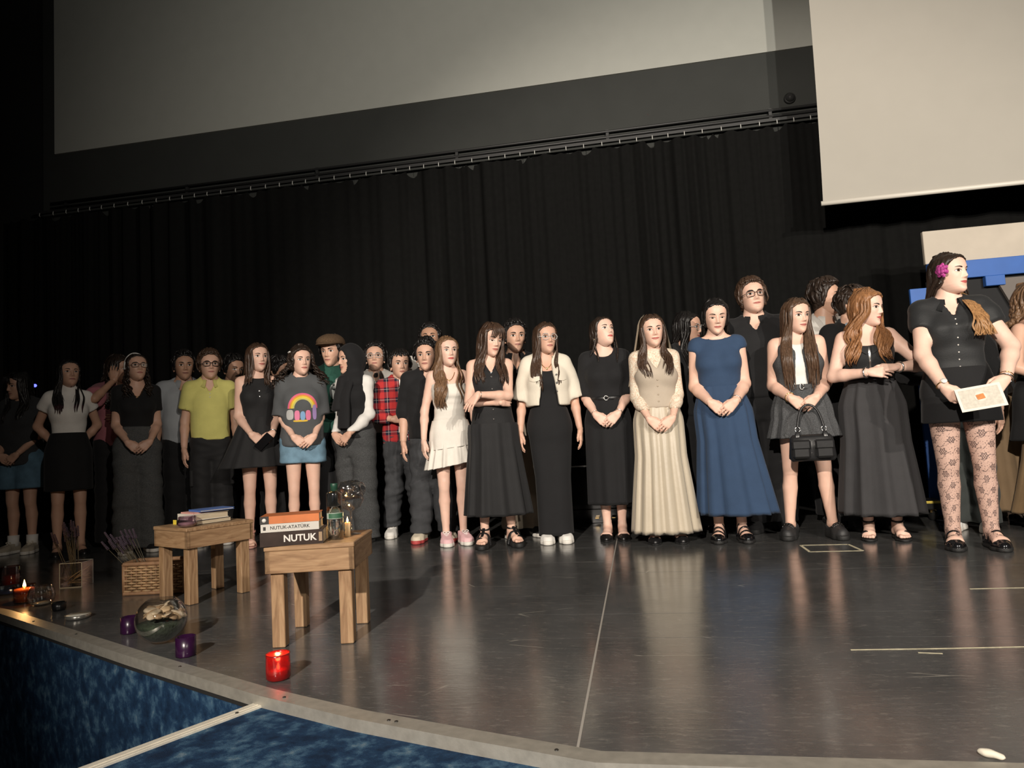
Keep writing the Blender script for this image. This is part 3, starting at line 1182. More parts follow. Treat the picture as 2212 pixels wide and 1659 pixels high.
# ------------------------------------------------------------------ people: body
TF = np.array([(0.72, 0.10, 0.075, 0.0), (0.78, 0.140, 0.098, 0.008), (0.84, 0.156, 0.106, 0.012), (0.89, 0.153, 0.104, 0.012), (0.95, 0.138, 0.094, 0.008), (1.03, 0.114, 0.079, 0.0),
               (1.10, 0.117, 0.082, 0.0), (1.17, 0.129, 0.092, -0.002), (1.22, 0.136, 0.093, -0.001), (1.28, 0.136, 0.082, 0.004), (1.325, 0.124, 0.064, 0.010),
               (1.36, 0.085, 0.056, 0.016), (1.40, 0.052, 0.050, 0.020), (1.44, 0.046, 0.046, 0.020)])
TM = np.array([(0.72, 0.10, 0.075, 0.0), (0.78, 0.145, 0.098, 0.005), (0.84, 0.156, 0.104, 0.008), (0.89, 0.155, 0.102, 0.008), (0.95, 0.147, 0.096, 0.004), (1.03, 0.138, 0.092, 0.0),
               (1.10, 0.146, 0.096, 0.0), (1.17, 0.158, 0.104, -0.002), (1.22, 0.166, 0.107, -0.002), (1.28, 0.168, 0.094, 0.004), (1.325, 0.155, 0.074, 0.010),
               (1.36, 0.098, 0.062, 0.016), (1.40, 0.062, 0.056, 0.020), (1.44, 0.054, 0.054, 0.020)])


def unit(v):
    v = np.asarray(v, float)
    return v / (np.linalg.norm(v) + 1e-12)


class Person:
    def __init__(p, x, y, H, rel=0.0, head=(0, 0, 0), male=False, bw=1.0, arms='side', stance=0.085, vox=0.0126, lean=0.0, bust=1.0, label='', arm=1.0):
        p.H, p.s, p.male, p.bw, p.vox = H, H / 1.66, male, bw, vox
        p.face_rot = math.atan2(-x, y) + math.radians(rel)
        p.root = empty('person', (x, y, 0), p.face_rot)
        tag(p.root, label, 'person', 'students lined up on the stage')
        s = p.s
        T = (TM if male else TF).copy()
        T[:, 0] *= s
        T[:, 1] *= s * np.where(T[:, 0] > 1.34 * s, 1, bw)
        T[:, 2] *= s * np.where(T[:, 0] > 1.34 * s, 1, 0.5 + 0.5 * bw if not male else bw)
        T[:, 3] *= s
        p.T = T
        p.bust = 0 if male else bust
        p.sh = (0.160 if male else 0.132) * s * (0.6 + 0.4 * bw)
        p.shz = 1.338 * s
        p.ar = arm * (0.96 if male else 0.80) * s * (0.35 + 0.65 * bw)
        p.lr = (0.95 if male else 0.89) * s * (0.3 + 0.7 * bw)
        p.hs = 1.05 * (0.5 + 0.5 * s) * (1.03 if male else 0.98)
        # head frame: chin origin
        yaw, pitch, roll = (math.radians(a) for a in head)
        piv = Vector((0, 0.022, 0.060 * p.hs))
        nk = Vector((0, 0.006 * s - lean, H - 0.012 - 0.230 * p.hs + 0.060 * p.hs))
        p.HM = Matrix.Translation(nk) @ Matrix.Rotation(yaw, 4, 'Z') @ Matrix.Rotation(-pitch, 4, 'X') @ Matrix.Rotation(roll, 4, 'Y') @ Matrix.Translation(-piv) @ Matrix.Scale(p.hs, 4)
        p.Hn = np.array(p.HM)
        p.neck = (np.array([0, 0.020 * s, 1.34 * s]), np.array(p.HM @ Vector((0, 0.020, 0.075))))
        # legs
        p.stance = stance * s
        p.hip = {}
        p.leg = {}
        for sd in (-1, 1):
            an = np.array([sd * p.stance, 0.020, 0.085 * s])
            hip = np.array([sd * 0.076 * s * (0.5 + 0.5 * bw), 0.008, 0.86 * s])
            kn = 0.5 * (an + hip) + np.array([0, -0.014, 0.01])
            kn[2] = 0.475 * s
            p.leg[sd] = (hip, kn, an)
        p.arm = {}
        p.hand = {}
        p.pose(arms)

    def pose(p, arms):
        s = p.s
        if isinstance(arms, str):
            arms = {-1: arms, 1: arms}
        for sd in (-1, 1):
            a = arms[sd]
            S = np.array([sd * p.sh, 0.010, p.shz])
            bw = 0.5 + 0.5 * p.bw
            hint = np.array([sd * 0.42, 0.9, -0.1])
            cz = None
            if isinstance(a, tuple):
                a, cz = a
            if a == 'side':
                W, d, n, c = (sd * 0.228 * bw, -0.035, 0.805), (sd * 0.05, -0.10, -1), (-sd, 0.25, 0), (0.38, 0.05, 0.3)
            elif a == 'clasp':
                W, d, n, c = (sd * 0.080, -0.165 * bw - (0.012 if sd > 0 else 0), 0.895), (-sd * 0.72, -0.10, -0.62), (-0.1 * sd, 1, -0.12), (0.55, 0.05, 0.5)
                if sd > 0:
                    c = (0.42, 0.08, 0.4)
            elif a == 'clasp_low':
                W, d, n, c = (sd * 0.070, -0.155 * bw - (0.012 if sd > 0 else 0), 0.835), (-sd * 0.60, -0.08, -0.74), (-0.1 * sd, 1, -0.1), (0.55, 0.05, 0.5)
            elif a == 'belly':
                W, d, n, c = (sd * 0.085, -0.205 * bw - (0.014 if sd > 0 else 0), 1.03), (-sd * 0.95, -0.12, 0.02), (0, 1, -0.1), (0.6, 0.05, 0.5)
                hint = np.array([sd * 0.8, 0.35, -0.5])
            elif a == 'behind':
                W, d, n, c = (sd * 0.07, 0.165 * bw, 0.90), (-sd * 0.6, 0.1, -0.7), (0, -1, 0), (0.5, 0.05, 0.4)
                hint = np.array([sd * 1.0, 0.3, 0])
            else:
                W, d, n, c = a['W'], a['d'], a['n'], a.get('c', (0.5, 0.05, 0.4))
                hint = np.array(a.get('hint', hint))
            W = np.array(W, float)
            if cz:
                W[2] = cz
            W = W * s
            l1, l2 = 0.285 * s, 0.250 * s
            v = W - S
            L = np.linalg.norm(v)
            if L > (l1 + l2) * 0.985:
                W = S + v / L * (l1 + l2) * 0.985
                v = W - S
                L = np.linalg.norm(v)
            u = v / L
            ca = (l1 * l1 + L * L - l2 * l2) / (2 * l1 * L)
            h = l1 * math.sqrt(max(0, 1 - ca * ca))
            perp = unit(hint - u * np.dot(hint, u))
            E_ = S + u * l1 * ca + perp * h
            p.arm[sd] = (S, E_, W)
            p.hand[sd] = (unit(d), unit(n), c)

    # -- field pieces
    def torso(p, F, inf=0.0, box=None, k=0.02, zr=None, flare=0.0):
        T = p.T
        a = T[:, 1].copy()
        b = T[:, 2].copy()
        if box is not None:
            zb = 1.2 * p.s
            ab, bb = np.interp(zb, T[:, 0], a) * box, np.interp(zb, T[:, 0], b) * box + 0.01 * (p.bust > 0)
            low = T[:, 0] < zb
            a[low] = np.maximum(a[low], ab)
            b[low] = np.maximum(b[low], bb)
        z0, z1 = T[0, 0], T[-1, 0]
        if zr:
            z0, z1 = max(z0, zr[0]), min(z1, zr[1])

        def fn(x, y, z):
            A = (np.interp(z, T[:, 0], a) + inf + flare * np.clip((1.08 * p.s - z) / 0.2, 0, 1)).astype(f4)
            B = (np.interp(z, T[:, 0], b) + inf + flare * np.clip((1.08 * p.s - z) / 0.2, 0, 1)).astype(f4)
            Cc = np.interp(z, T[:, 0], T[:, 3]).astype(f4)
            q = (np.abs(x / A) ** 2.3 + np.abs((y - Cc) / B) ** 2.3) ** (1 / 2.3)
            d = (q - 1) * np.minimum(A, B)
            return np.maximum(d, np.maximum(z0 - z, z - z1))
        w = a.max() + inf + flare + 0.05
        F.add((-w, -w, z0 - 0.03), (w, w, z1 + 0.03), fn, k)
        if p.bust:
            for sd in (-1, 1):
                r = (0.058 + 0.010 * (p.bust - 1)) * p.s * (0.55 + 0.45 * p.bw) + inf
                F.ell((sd * 0.066 * p.s * (0.4 + 0.6 * p.bw), (-0.052 - 0.012 * (p.bust - 1)) * p.s * (0.5 + 0.5 * p.bw), 1.205 * p.s), (r, r * 0.98, r * 1.02), 0.035)

    def shoulders(p, F, inf=0.0, k=0.03):
        s = p.s
        for sd in (-1, 1):
            F.cone((sd * 0.02 * s, 0.020 * s, 1.395 * s), (sd * (p.sh - 0.008), 0.010, p.shz - 0.004), 0.036 * s + inf, 0.038 * s + inf, k)

    def arms_f(p, F, sd, inf=0.0, end=2.0, k=0.03, flare=0.0, up=True):
        S, E_, W = p.arm[sd]
        r0, r1, r2, r3 = (q * p.ar for q in (0.054, 0.049, 0.040, 0.029))
        if end <= 1.0:
            c = S + (E_ - S) * end
            n = unit(E_ - S)
            F.cone(S, c + n * 0.03, r0 + inf, r0 + (r1 - r0) * end + inf + flare, k, (c, n))
        else:
            F.cone(S, E_, r0 + inf, r1 - 0.006 * p.ar + inf, k)
            t = end - 1
            c = E_ + (W - E_) * t
            n = unit(W - E_)
            m = E_ + (W - E_) * 0.3
            if t > 0.3:
                F.cone(E_, m, r1 - 0.006 * p.ar + inf, r2 * 1.08 + inf, 0.02)
                F.cone(m, c + n * 0.02, r2 * 1.08 + inf, r2 + (r3 - r2) * (t - 0.3) / 0.7 + inf + flare, 0.02, (c, n))
            else:
                F.cone(E_, c + n * 0.02, r1 - 0.006 * p.ar + inf, r1 - 0.008 * p.ar + inf + flare, 0.02, (c, n))

    def leg_f(p, F, sd, e=0.0):
        hip, kn, an = p.leg[sd]
        q = p.lr
        k = 0.010
        F.cone(hip, kn, 0.090 * q + e, 0.053 * q + e, k)
        F.cone(kn + (0, -0.005, 0.02), kn + (0, -0.004, -0.03), 0.0505 * q + e, 0.0465 * q + e, k)
        cf = kn + (an - kn) * 0.34 + np.array([0, 0.014, 0])
        F.cone(kn, cf, 0.0485 * q + e, 0.0525 * q + e, k)
        F.cone(cf, an + (0, 0, 0.015), 0.0525 * q + e, 0.033 * q + e, k)
        F.cone(an + (0, 0, 0.02), an + (0, 0, -0.02), 0.033 * q + e, 0.032 * q + e, k)

    def add(p, name, V, Q, mats, parent=None, mi=None, smooth=True):
        return obj(name, raw_mesh(name, V, Q, mi, smooth), mats, parent or p.root)

    def head_pts(p, V):
        V = np.asarray(V, float)
        return V @ p.Hn[:3, :3].T + p.Hn[:3, 3]

    def foot_m(p, sd):
        hip, kn, an = p.leg[sd]
        return an, math.radians(sd * p.toe_out)

    def body(p, mats, feet='none', toe_out=10, headkw=None):
        s = p.s
        p.toe_out = toe_out
        pts = [q for sd in (-1, 1) for q in p.arm[sd]]
        lo = np.min(pts, 0) - 0.09
        hi = np.max(pts, 0) + 0.09
        lo = np.minimum(lo, (-0.24 * p.bw, -0.22 * p.bw, 0.04))
        hi = np.maximum(hi, (0.24 * p.bw, 0.22, p.neck[1][2] + 0.03))
        lo[2] = 0.04
        F = Field(lo, hi, p.vox)
        p.torso(F)
        p.shoulders(F)
        nr = (0.056 if p.male else 0.047) * s
        F.cone(p.neck[0], p.neck[1], nr * 1.06, nr, 0.03)
        for sd in (-1, 1):
            S, E_, W = p.arm[sd]
            p.arms_f(F, sd, k=0.03)
            p.leg_f(F, sd)
        V, Q = F.mesh()
        V = relax(V, Q, 2)
        Vs, Qs, MI = [V], [Q], [np.zeros(len(Q), int)]
        n = len(V)

        def app(v, q, mi=0):
            nonlocal n
            Vs.append(v)
            Qs.append(q + n)
            MI.append(np.full(len(q), mi))
            n += len(v)
        for sd in (-1, 1):
            d, nn, c = p.hand[sd]
            hv, hq = make_hand(*c)
            nn = unit(nn - d * np.dot(nn, d))
            t = np.cross(d, nn) if sd < 0 else np.cross(nn, d)
            hv2 = hv * (s * 0.98 * (1.0 if p.male else 0.92))
            Wd = p.arm[sd][2]
            v = Wd + hv2[:, :1] * d + hv2[:, 1:2] * t - hv2[:, 2:3] * nn
            q = hq if np.dot(np.cross(d, t), -nn) > 0 else hq[:, ::-1]
            app(v, q)
        if feet != 'none':
            for sd in (-1, 1):
                fv, fq = make_foot(feet == 'toes')
                an, ro = p.foot_m(sd)
                v = fv * s
                if sd > 0:
                    v = v * np.array([-1, 1, 1])
                    fq = fq[:, ::-1]
                v = v @ np.array(Matrix.Rotation(ro, 3, 'Z')).T + np.array([an[0], an[1], p.heel])
                app(v, fq)
        kw = dict(male=p.male)
        kw.update(headkw or {})
        for v, q, mi in make_head(**kw):
            app(p.head_pts(v), q, mi)
        p.body_o = p.add('body', np.concatenate(Vs), np.concatenate(Qs), mats, mi=np.concatenate(MI))
        return p.body_o

    heel = 0.0

    def shoes(p, kind, m, msole=None, mlace=None, lift=0.0):
        for sd in (-1, 1):
            an, ro = p.foot_m(sd)
            root = None
            for nm, V, Q in make_shoe(kind):
                V = np.asarray(V, float) * p.s
                Q = np.asarray(Q) if isinstance(Q, np.ndarray) else Q
                if sd > 0:
                    V = V * np.array([-1, 1, 1])
                    Q = Q[:, ::-1] if isinstance(Q, np.ndarray) else [tuple(reversed(q)) for q in Q]
                V = V @ np.array(Matrix.Rotation(ro, 3, 'Z')).T + np.array([an[0], an[1], 0])
                mm = m
                if nm == 'sole' and msole:
                    mm = msole
                if nm in ('laces', 'chain') and mlace:
                    mm = mlace
                if root is None:
                    root = p.add('shoe', V, Q, mm)
                else:
                    p.add(nm, V, Q, mm, root)

    # -- garments
    def top(p, name, m, inf=0.012, sleeve=0.5, sinf=0.012, sflare=0.0, hem=0.98, neck='crew', nd=0.0, strap=None, box=None, flare=0.0,
            amp=0.0025, zt=None, vox=None, seed=1, tilt=0.0, open_front=None, fr=(18, 18, 26), puff=0.0):
        s = p.s
        h = vox or p.vox * 0.95
        ends = []
        for sd in (-1, 1):
            S, E_, W = p.arm[sd]
            ends += [S]
            if sleeve:
                ends += [S + (E_ - S) * min(sleeve, 1)] + ([E_ + (W - E_) * (sleeve - 1)] if sleeve > 1 else [])
        lo, hi = np.min(ends, 0) - 0.12, np.max(ends, 0) + 0.12
        lo = np.minimum(lo, (-0.26 * p.bw, -0.26 * p.bw, hem * s - 0.02))
        hi = np.maximum(hi, (0.26 * p.bw, 0.24 * p.bw, 1.46 * s))
        lo[2] = min(hem * s, lo[2] + 0.1) - 0.03
        F = Field(lo, hi, h)
        p.torso(F, inf, box=box, flare=flare)
        if strap is None and neck != 'strapless':
            p.shoulders(F, inf)
        if sleeve:
            for sd in (-1, 1):
                p.arms_f(F, sd, sinf, sleeve, 0.025, sflare)
                if puff:
                    S, E_, W = p.arm[sd]
                    c = S + (E_ - S) * sleeve * 0.55
                    F.ell(c, np.array([0.062, 0.062, 0.060]) * s * puff, 0.02)
        F.cut(lambda x, y, z: (hem * s + tilt * x - z) + 0 * y)
        if neck == 'crew':
            F.ell((0, -0.004 * s, (1.432 - nd) * s), np.array([0.066, 0.074, 0.052]) * s, sub=True)
        elif neck == 'boat':
            F.ell((0, -0.002, (1.425 - nd) * s), np.array([0.115, 0.085, 0.060]) * s, sub=True)
        elif neck == 'scoop':
            F.ell((0, -0.04 * s, (1.42 - nd) * s), np.array([0.085, 0.10, 0.085]) * s, sub=True)
        elif neck == 'v':
            F.ell((0, 0.0, 1.432 * s), np.array([0.070, 0.074, 0.055]) * s, sub=True)
            zv = (1.29 - nd) * s
            F.add((-0.2, -0.3, zv - 0.02), (0.2, 0.02, 1.5 * s), lambda x, y, z: np.maximum(np.abs(x) - (z - zv) * 0.52, y - 0.005), sub=True)
        elif neck == 'strapless':
            F.cut(lambda x, y, z: (z - (zt or 1.275) * s - 0.10 * np.abs(x) + 0.35 * x * x) + 0 * y)
        elif neck == 'high':
            F.cone((0, 0.018 * s, 1.36 * s), (0, 0.012 * s, 1.425 * s), 0.058 * s, 0.056 * s, 0.02, ((0, 0, 1.425 * s), (0, -0.2, 1)))
        if strap is not None:
            zs_ = 1.26 * s
            F.cut(lambda x, y, z: np.where(z > zs_ - 0.05, np.abs(x) - strap * s - 0.6 * np.clip(zs_ + 0.0 - z, 0, 1), -1).astype(f4) + 0 * y)
        if open_front:
            zo, wd, slope = open_front
            F.cut(lambda x, y, z: -np.maximum(np.abs(x) - wd - slope * np.clip(zo * s - z, 0, 1), y + 0.0))
        V, Q = F.mesh()
        V = wrinkle(V, Q, amp, seed, fr)
        return p.add(name, V, Q, m)

    def skirt(p, name, m, z0, z1, a1, b1, pleats=0, amp=0.0, inf=0.012, pw=1.0, dx=0.0, dy=0.0, tilt=0.0, seed=0, power=1.0, nu=None, ruffle=0.0, gather=0.0, hang=True):
        s = p.s
        pA = pB = 0.0
        r = np.random.RandomState(seed)
        nu = nu or max(72, pleats * 8)
        nv = 34
        T = p.T
        zt, zb = z0 * s, z1 * s
        ang = np.linspace(0, 2 * math.pi, nu, endpoint=False)
        ph = r.rand() * 6
        wob = 0.6 * np.sin(ang * 2 + r.rand() * 6) + 0.5 * np.sin(ang * 3 + r.rand() * 6)
        Vv = []
        for i in range(nv + 3):
            inner = i >= nv
            t = min(i, nv - 1) / (nv - 1)
            z = zt + (zb - zt) * t
            if inner:
                z = zb + 0.02 * (i - nv + 1)
                t = (zt - z) / (zt - zb)
                pA = pB = 0.0
            ta = np.interp(z, T[:, 0], T[:, 1]) + inf
            tb = np.interp(z, T[:, 0], T[:, 2]) + inf
            a0 = np.interp(zt, T[:, 0], T[:, 1]) + inf
            b0 = np.interp(zt, T[:, 0], T[:, 2]) + inf
            e = t ** power
            A, B = a0 + (a1 * s - a0) * e, b0 + (b1 * s - b0) * e
            hip, kn, an = p.leg[1]
            lx = np.interp(z, [an[2], kn[2], hip[2]], [an[0], kn[0], hip[0]])
            lr = p.lr * np.interp(z, [an[2], an[2] + 0.7 * (kn[2] - an[2]), kn[2], hip[2]], [0.034, 0.056, 0.056, 0.091])
            grow = gather + (1 - gather) * t ** 0.8
            ex_ = 1.4 * amp * grow
            if z < 0.86 * s:
                A, B = max(A, lx + lr + inf * 0.8 + ex_), max(B, lr + 0.016 + inf * 0.8 + ex_)
            if z > 0.72 * s:
                A, B = max(A, ta + ex_ + 0.004), max(B, tb + ex_ + 0.004)
            if hang:
                A, B = max(A, pA), max(B, pB)
            pA, pB = A, B
            cy = np.interp(z, T[:, 0], T[:, 3]) * (1 - t) + dy * t
            grow = gather + (1 - gather) * t ** 0.8
            fold = amp * grow * (np.sin(pleats * ang + ph + wob * 1.4 + 0.5 * np.sin(t * 2 + ang)) + 0.35 * np.sin(2 * pleats * ang + wob * 2))
            if ruffle:
                fold = fold + ruffle * t ** 2 * np.sin(pleats * 1.7 * ang + 2)
            if inner:
                fold = fold - 0.008
            ca, sa = np.cos(ang), np.sin(ang)
            q = 2.2
            ex = np.sign(sa) * np.abs(sa) ** (2 / q)
            ey = np.sign(ca) * np.abs(ca) ** (2 / q)
            x = (A + fold * pw) * ex + dx * t
            y = -(B + fold) * ey + cy
            zz = z + tilt * x * t + 0 * ang
            Vv.append(np.stack([x, y, zz], 1))
        V = np.concatenate(Vv)
        R = nv + 3
        i, j = np.meshgrid(np.arange(R - 1), np.arange(nu), indexing='ij')
        a, b = (i * nu + j).ravel(), (i * nu + (j + 1) % nu).ravel()
        Q = np.stack([a, a + nu, b + nu, b], 1)
        return p.add(name, V, Q, m)

    def pants(p, name, m, rt=0.095, rk=0.075, rh=0.07, wz=0.99, hem=0.05, amp=0.004, seed=3, inf=0.014, vox=None, cut_in=None):
        s = p.s
        q = p.lr / 0.89
        w = max(0.26, p.stance + 0.16) * p.bw
        F = Field((-w, -0.24 * p.bw, hem * s - 0.03), (w, 0.24 * p.bw, wz * s + 0.05), vox or p.vox)
        p.torso(F, inf, zr=(0.70 * s, (wz + 0.05) * s))
        for sd in (-1, 1):
            hip, kn, an = p.leg[sd]
            hp = hip.copy()
            hp[0] += sd * 0.004
            F.cone(hp, kn, rt * q, rk * q, 0.025)
            bot = np.array([an[0], an[1] - 0.004, hem * s - 0.04])
            F.cone(kn, bot, rk * q, rh * q, 0.02, ((0, 0, hem * s), (0, 0, -1)))
        F.cut(lambda x, y, z: (z - wz * s) + 0 * x + 0 * y)
        F.cut(lambda x, y, z: (hem * s - z) + 0 * x + 0 * y)
        V, Q = F.mesh()
        V = wrinkle(V, Q, amp, seed, (17, 17, 44))
        return p.add(name, V, Q, m)

    def collar(p, m, r0=0.058, r1=0.088, z0=1.418, z1=1.372, gap=0.42, drop=0.045, parent=None):
        s = p.s
        n = 30
        ang = np.linspace(gap, 2 * math.pi - gap, n)
        rows = []
        for (rr, zz, fr) in ((r0, z0 - 0.035, 0.0), (r0, z0, 0.1), (r0 + 0.006, z0 + 0.002, 0.2), (r1, z1, 1.0), (r1 - 0.004, z1 - 0.004, 1.0), (r0 + 0.004, z0 - 0.012, 0.2)):
            fro = (0.5 + 0.5 * np.cos(ang))
            dz = -drop * fro ** 3 * (0.35 + 0.65 * fr)
            rows.append(np.stack([rr * s * np.sin(ang) * (1 + 0.15 * fr), 0.012 * s - rr * s * np.cos(ang) * (1 + 0.10 * fro ** 4), (zz + dz) * s], 1))
        V = np.concatenate(rows)
        return p.add('collar', V, grid_faces(len(rows), n), m, parent)

    def front_y(p, x, z, inf=0.0):
        T = p.T
        b = np.interp(z, T[:, 0], T[:, 2]) + inf
        a = np.interp(z, T[:, 0], T[:, 1]) + inf
        y = np.interp(z, T[:, 0], T[:, 3]) - b * (max(0.0, 1 - abs(x / a) ** 2.3)) ** (1 / 2.3)
        if p.bust:
            for sd in (-1, 1):
                r = (0.058 + 0.010 * (p.bust - 1)) * p.s * (0.55 + 0.45 * p.bw) + inf
                cx, cy = sd * 0.066 * p.s * (0.4 + 0.6 * p.bw), (-0.052 - 0.012 * (p.bust - 1)) * p.s * (0.5 + 0.5 * p.bw)
                q = 1 - ((x - cx) / r) ** 2 - ((z - 1.205 * p.s) / (r * 1.02)) ** 2
                if q > 0:
                    y = min(y, cy - r * 0.98 * math.sqrt(q))
        return y

    def buttons(p, m, zs, x=0.0, inf=0.02, r=0.006, parent=None):
        for z in zs:
            y = p.front_y(x, z * p.s, inf)
            V, Fq = lathe_g([(r, 0), (r, 0.003), (r * 0.6, 0.004), (0, 0.003)], 10)
            V = np.array([(x + a, y - c, z * p.s + b) for a, b, c in V])
            p.add('button', V, Fq, m, parent)

    def necklace(p, m, drop=0.10, w=0.055, pend=0.008):
        s = p.s
        pts = []
        for t in np.linspace(-1, 1, 21):
            x = t * w * s
            z = (1.375 - drop * (1 - t * t)) * s
            pts.append((x, p.front_y(x, z, 0.004) - 0.003 if abs(t) < 0.99 else 0.0, z))
        o = p.add('necklace', *tube_g(pts, 0.0022, 5), m)
        if pend:
            c = np.array(pts[10])
            V, Fq = lathe_g([(pend * math.sin(a), -pend * math.cos(a)) for a in np.linspace(0.05, 3.09, 7)], 10)
            p.add('pendant', np.array(V) * (1, 0.5, 1.2) + c + (0, -0.004, -pend), Fq, m, o)

    def bracelet(p, sd, m, r=0.0035, at=0.93, face=None):
        S, E_, W = p.arm[sd]
        c = E_ + (W - E_) * at
        d = unit(W - E_)
        a = unit(np.cross(d, (0, 1, 0.3)))
        b = np.cross(d, a)
        R = 0.033 * p.ar
        o = p.add('bracelet' if not face else 'wristwatch', *tube_g([c + R * (math.cos(t) * a + math.sin(t) * b) for t in np.linspace(0, 2 * math.pi, 17)], r, 6), m)
        if face:
            f_ = unit(np.array([-sd * 0.2, -1, 0.1]))
            f_ = unit(f_ - d * np.dot(f_, d))
            cc = c + f_ * (R + 0.002)
            e = np.cross(f_, d)
            rings = [cc + 0.016 * (math.cos(t) * e + math.sin(t) * d) for t in np.linspace(0, 2 * math.pi, 16, endpoint=False)]
            rin = [q + f_ * 0.005 for q in rings]
            p.add('watch_face', np.array(rings + rin), [tuple(range(16, 32))] + [(i, (i + 1) % 16, 16 + (i + 1) % 16, 16 + i) for i in range(16)], face, o)

    def glasses(p, m, lens, round_=False, r=0.0018):
        gs, ls = [], []
        for s in (-1, 1):
            c = np.array([s * 0.033, -0.094, 0.113])
            hw, hh = (0.0235, 0.0225) if round_ else (0.0255, 0.0185)
            pw = 2.0 if round_ else 3.2
            ring = []
            for t in np.linspace(0, 2 * math.pi, 25):
                x = np.sign(math.cos(t)) * abs(math.cos(t)) ** (2 / pw) * hw
                z = np.sign(math.sin(t)) * abs(math.sin(t)) ** (2 / pw) * hh
                ring.append(c + (x, 0.22 * abs(x + s * 0.033) - 0.004, z))
            gs.append(tube_g(ring, r, 6))
            ls.append((np.array(ring[:-1]), [tuple(range(24))]))
            gs.append(tube_g([(s * 0.058, -0.086, 0.116), (s * 0.074, -0.06, 0.117), (s * 0.079, 0.0, 0.118), (s * 0.078, 0.02, 0.110)], r, 6))
        gs.append(tube_g([(-0.0095, -0.098, 0.116), (0, -0.103, 0.119), (0.0095, -0.098, 0.116)], r, 6))
        V, Fq = join_g(gs)
        o = p.add('glasses', p.head_pts(V), Fq, m)
        for (V, Fq) in ls:
            p.add('lens', p.head_pts(V), Fq, lens, o)

    def earring(p, m, s, drop=0.012):
        V, Fq = lathe_g([(0.005 * math.sin(a), -0.005 * math.cos(a)) for a in np.linspace(0.05, 3.09, 6)], 8)
        p.add('earring', p.head_pts(np.array(V) + (s * 0.082, 0.004, 0.068 - drop * 0.5)), Fq, m)

    # -- hair
    def hair_cap(p, t=0.012, low=0.05, line=0.0, side=0.0, seed=0, amp=0.003, lift=0.0, part=0.0, fringe=None, nape=0.02):
        F = Field((-0.12, -0.14, -0.05), (0.12, 0.16, 0.285), 0.0075)
        zz = np.concatenate([HZ, [0.236]])

        def fn(x, y, z):
            zc = np.clip(z - lift * np.clip((z - 0.13) / 0.1, 0, 1), -0.01, 0.232)
            w = np.interp(zc, HZ, HWID) + t
            fr = np.interp(zc, HZ, HFR) + t
            bk = np.maximum(np.interp(zc, HZ, HBK), 0.075) + t
            w = np.where(zc < 0.1, np.maximum(w, 0.070 + t), w)
            q = np.where(y < 0, np.sqrt((x / w) ** 2 + (y / fr) ** 2), np.sqrt((x / w) ** 2 + (y / bk) ** 2))
            d = (q - 1) * 0.07
            d = np.maximum(d, z - 0.2305 - t - lift)
            return np.maximum(d, low - z - nape * np.clip(y / 0.08, 0, 1))
        F.add((-0.12, -0.14, -0.05), (0.12, 0.16, 0.285), fn)
        # opening for the face
        zl = np.array([-0.1, 0.03, 0.06, 0.10, 0.14, 0.165, 0.180 + line, 0.196 + line, 0.212 + line, 0.3])
        yl = np.array([0.03, 0.015, 0.004, -0.014, -0.036, -0.050, -0.062, -0.080, -0.13, -0.3]) + side
        F.cut(lambda x, y, z: (np.interp(z + 0.9 * (x - part) ** 2 * 3.0 - (0.0 if fringe is None else fringe), zl, yl).astype(f4) - y))
        V, Q = F.mesh()
        return relax(V, Q, 2), Q

    def hair(p, m, style='long', length=0.35, wave=0.012, freq=16.0, n=60, cap=None, frontshare=0.35, seed=0, spread=1.0, thick=0.015, part=0.0, curl=0.0, fringe=0, back_only=False, front_side=None, m2=None, name='hair', vol=0.0):
        r = np.random.RandomState(seed + 11)
        s = p.s
        V, Q = p.hair_cap(seed=seed, part=part, **(cap or {}))
        n_ = vnormals(V, Q)
        ang = np.arctan2(V[:, 0] - part, V[:, 1] + 0.02)
        ridg = np.sin(ang * 23 + 3 * np.sin(V[:, 2] * 40)) * 0.0016 + np.sin(ang * 9 + V[:, 2] * 30) * 0.0016
        V = V + n_ * ridg[:, None]
        gs = [(p.head_pts(V), [tuple(q) for q in Q])]
        locks2 = []
        if style != 'short' and not curl:
            n, thick = int(n * 1.55), thick * 0.76
        for i in range(n):
            if style == 'short':
                el = r.uniform(0.15, 1.45)
                az = r.uniform(-math.pi, math.pi)
                if abs(az) < 1.0 and el < 1.0:
                    el = r.uniform(0.95, 1.35)
                c = np.array([0, 0.006, 0.125])
                tt = 0.010 + (cap or {}).get('t', 0.012)
                R = np.array([0.070, 0.090, 0.100 + (cap or {}).get('lift', 0.0)]) + tt
                pts = []
                L = length * r.uniform(0.7, 1.3)
                swirl = r.uniform(-0.5, 0.9)
                for q in np.linspace(0, 1, 6):
                    e = el - q * L / 0.1 * 0.75
                    a = az + swirl * q * 0.6
                    lift = 1.0 + 0.05 * math.sin(q * math.pi) + wave * math.sin(q * 5 + i)
                    if abs(a) < 1.15:
                        e = max(e, 0.62 - fringe * 0.25)
                    pts.append(c + R * np.array([math.sin(a) * math.cos(e), -math.cos(a) * math.cos(e), math.sin(e)]) * lift)
                P_ = smooth_path(p.head_pts(pts), 1)
                rad = thick * np.sin(np.linspace(0.35, math.pi - 0.05, len(P_))) ** 0.7
                gs.append(tube_g(P_, rad, 6, flat=0.55, ref=P_ - np.array(p.HM @ Vector((0, 0, 0.11)))))
                continue
            sdx = 1 if i % 2 else -1
            isf = r.rand() < frontshare and not back_only
            if isf and front_side is not None and r.rand() < 0.85:
                sdx = front_side
            if isf:
                az = sdx * r.uniform(0.95, 1.9)
            else:
                az = sdx * r.uniform(1.45, math.pi)
            c = np.array([0, 0.006, 0.120])
            t0 = (cap or {}).get('t', 0.012)
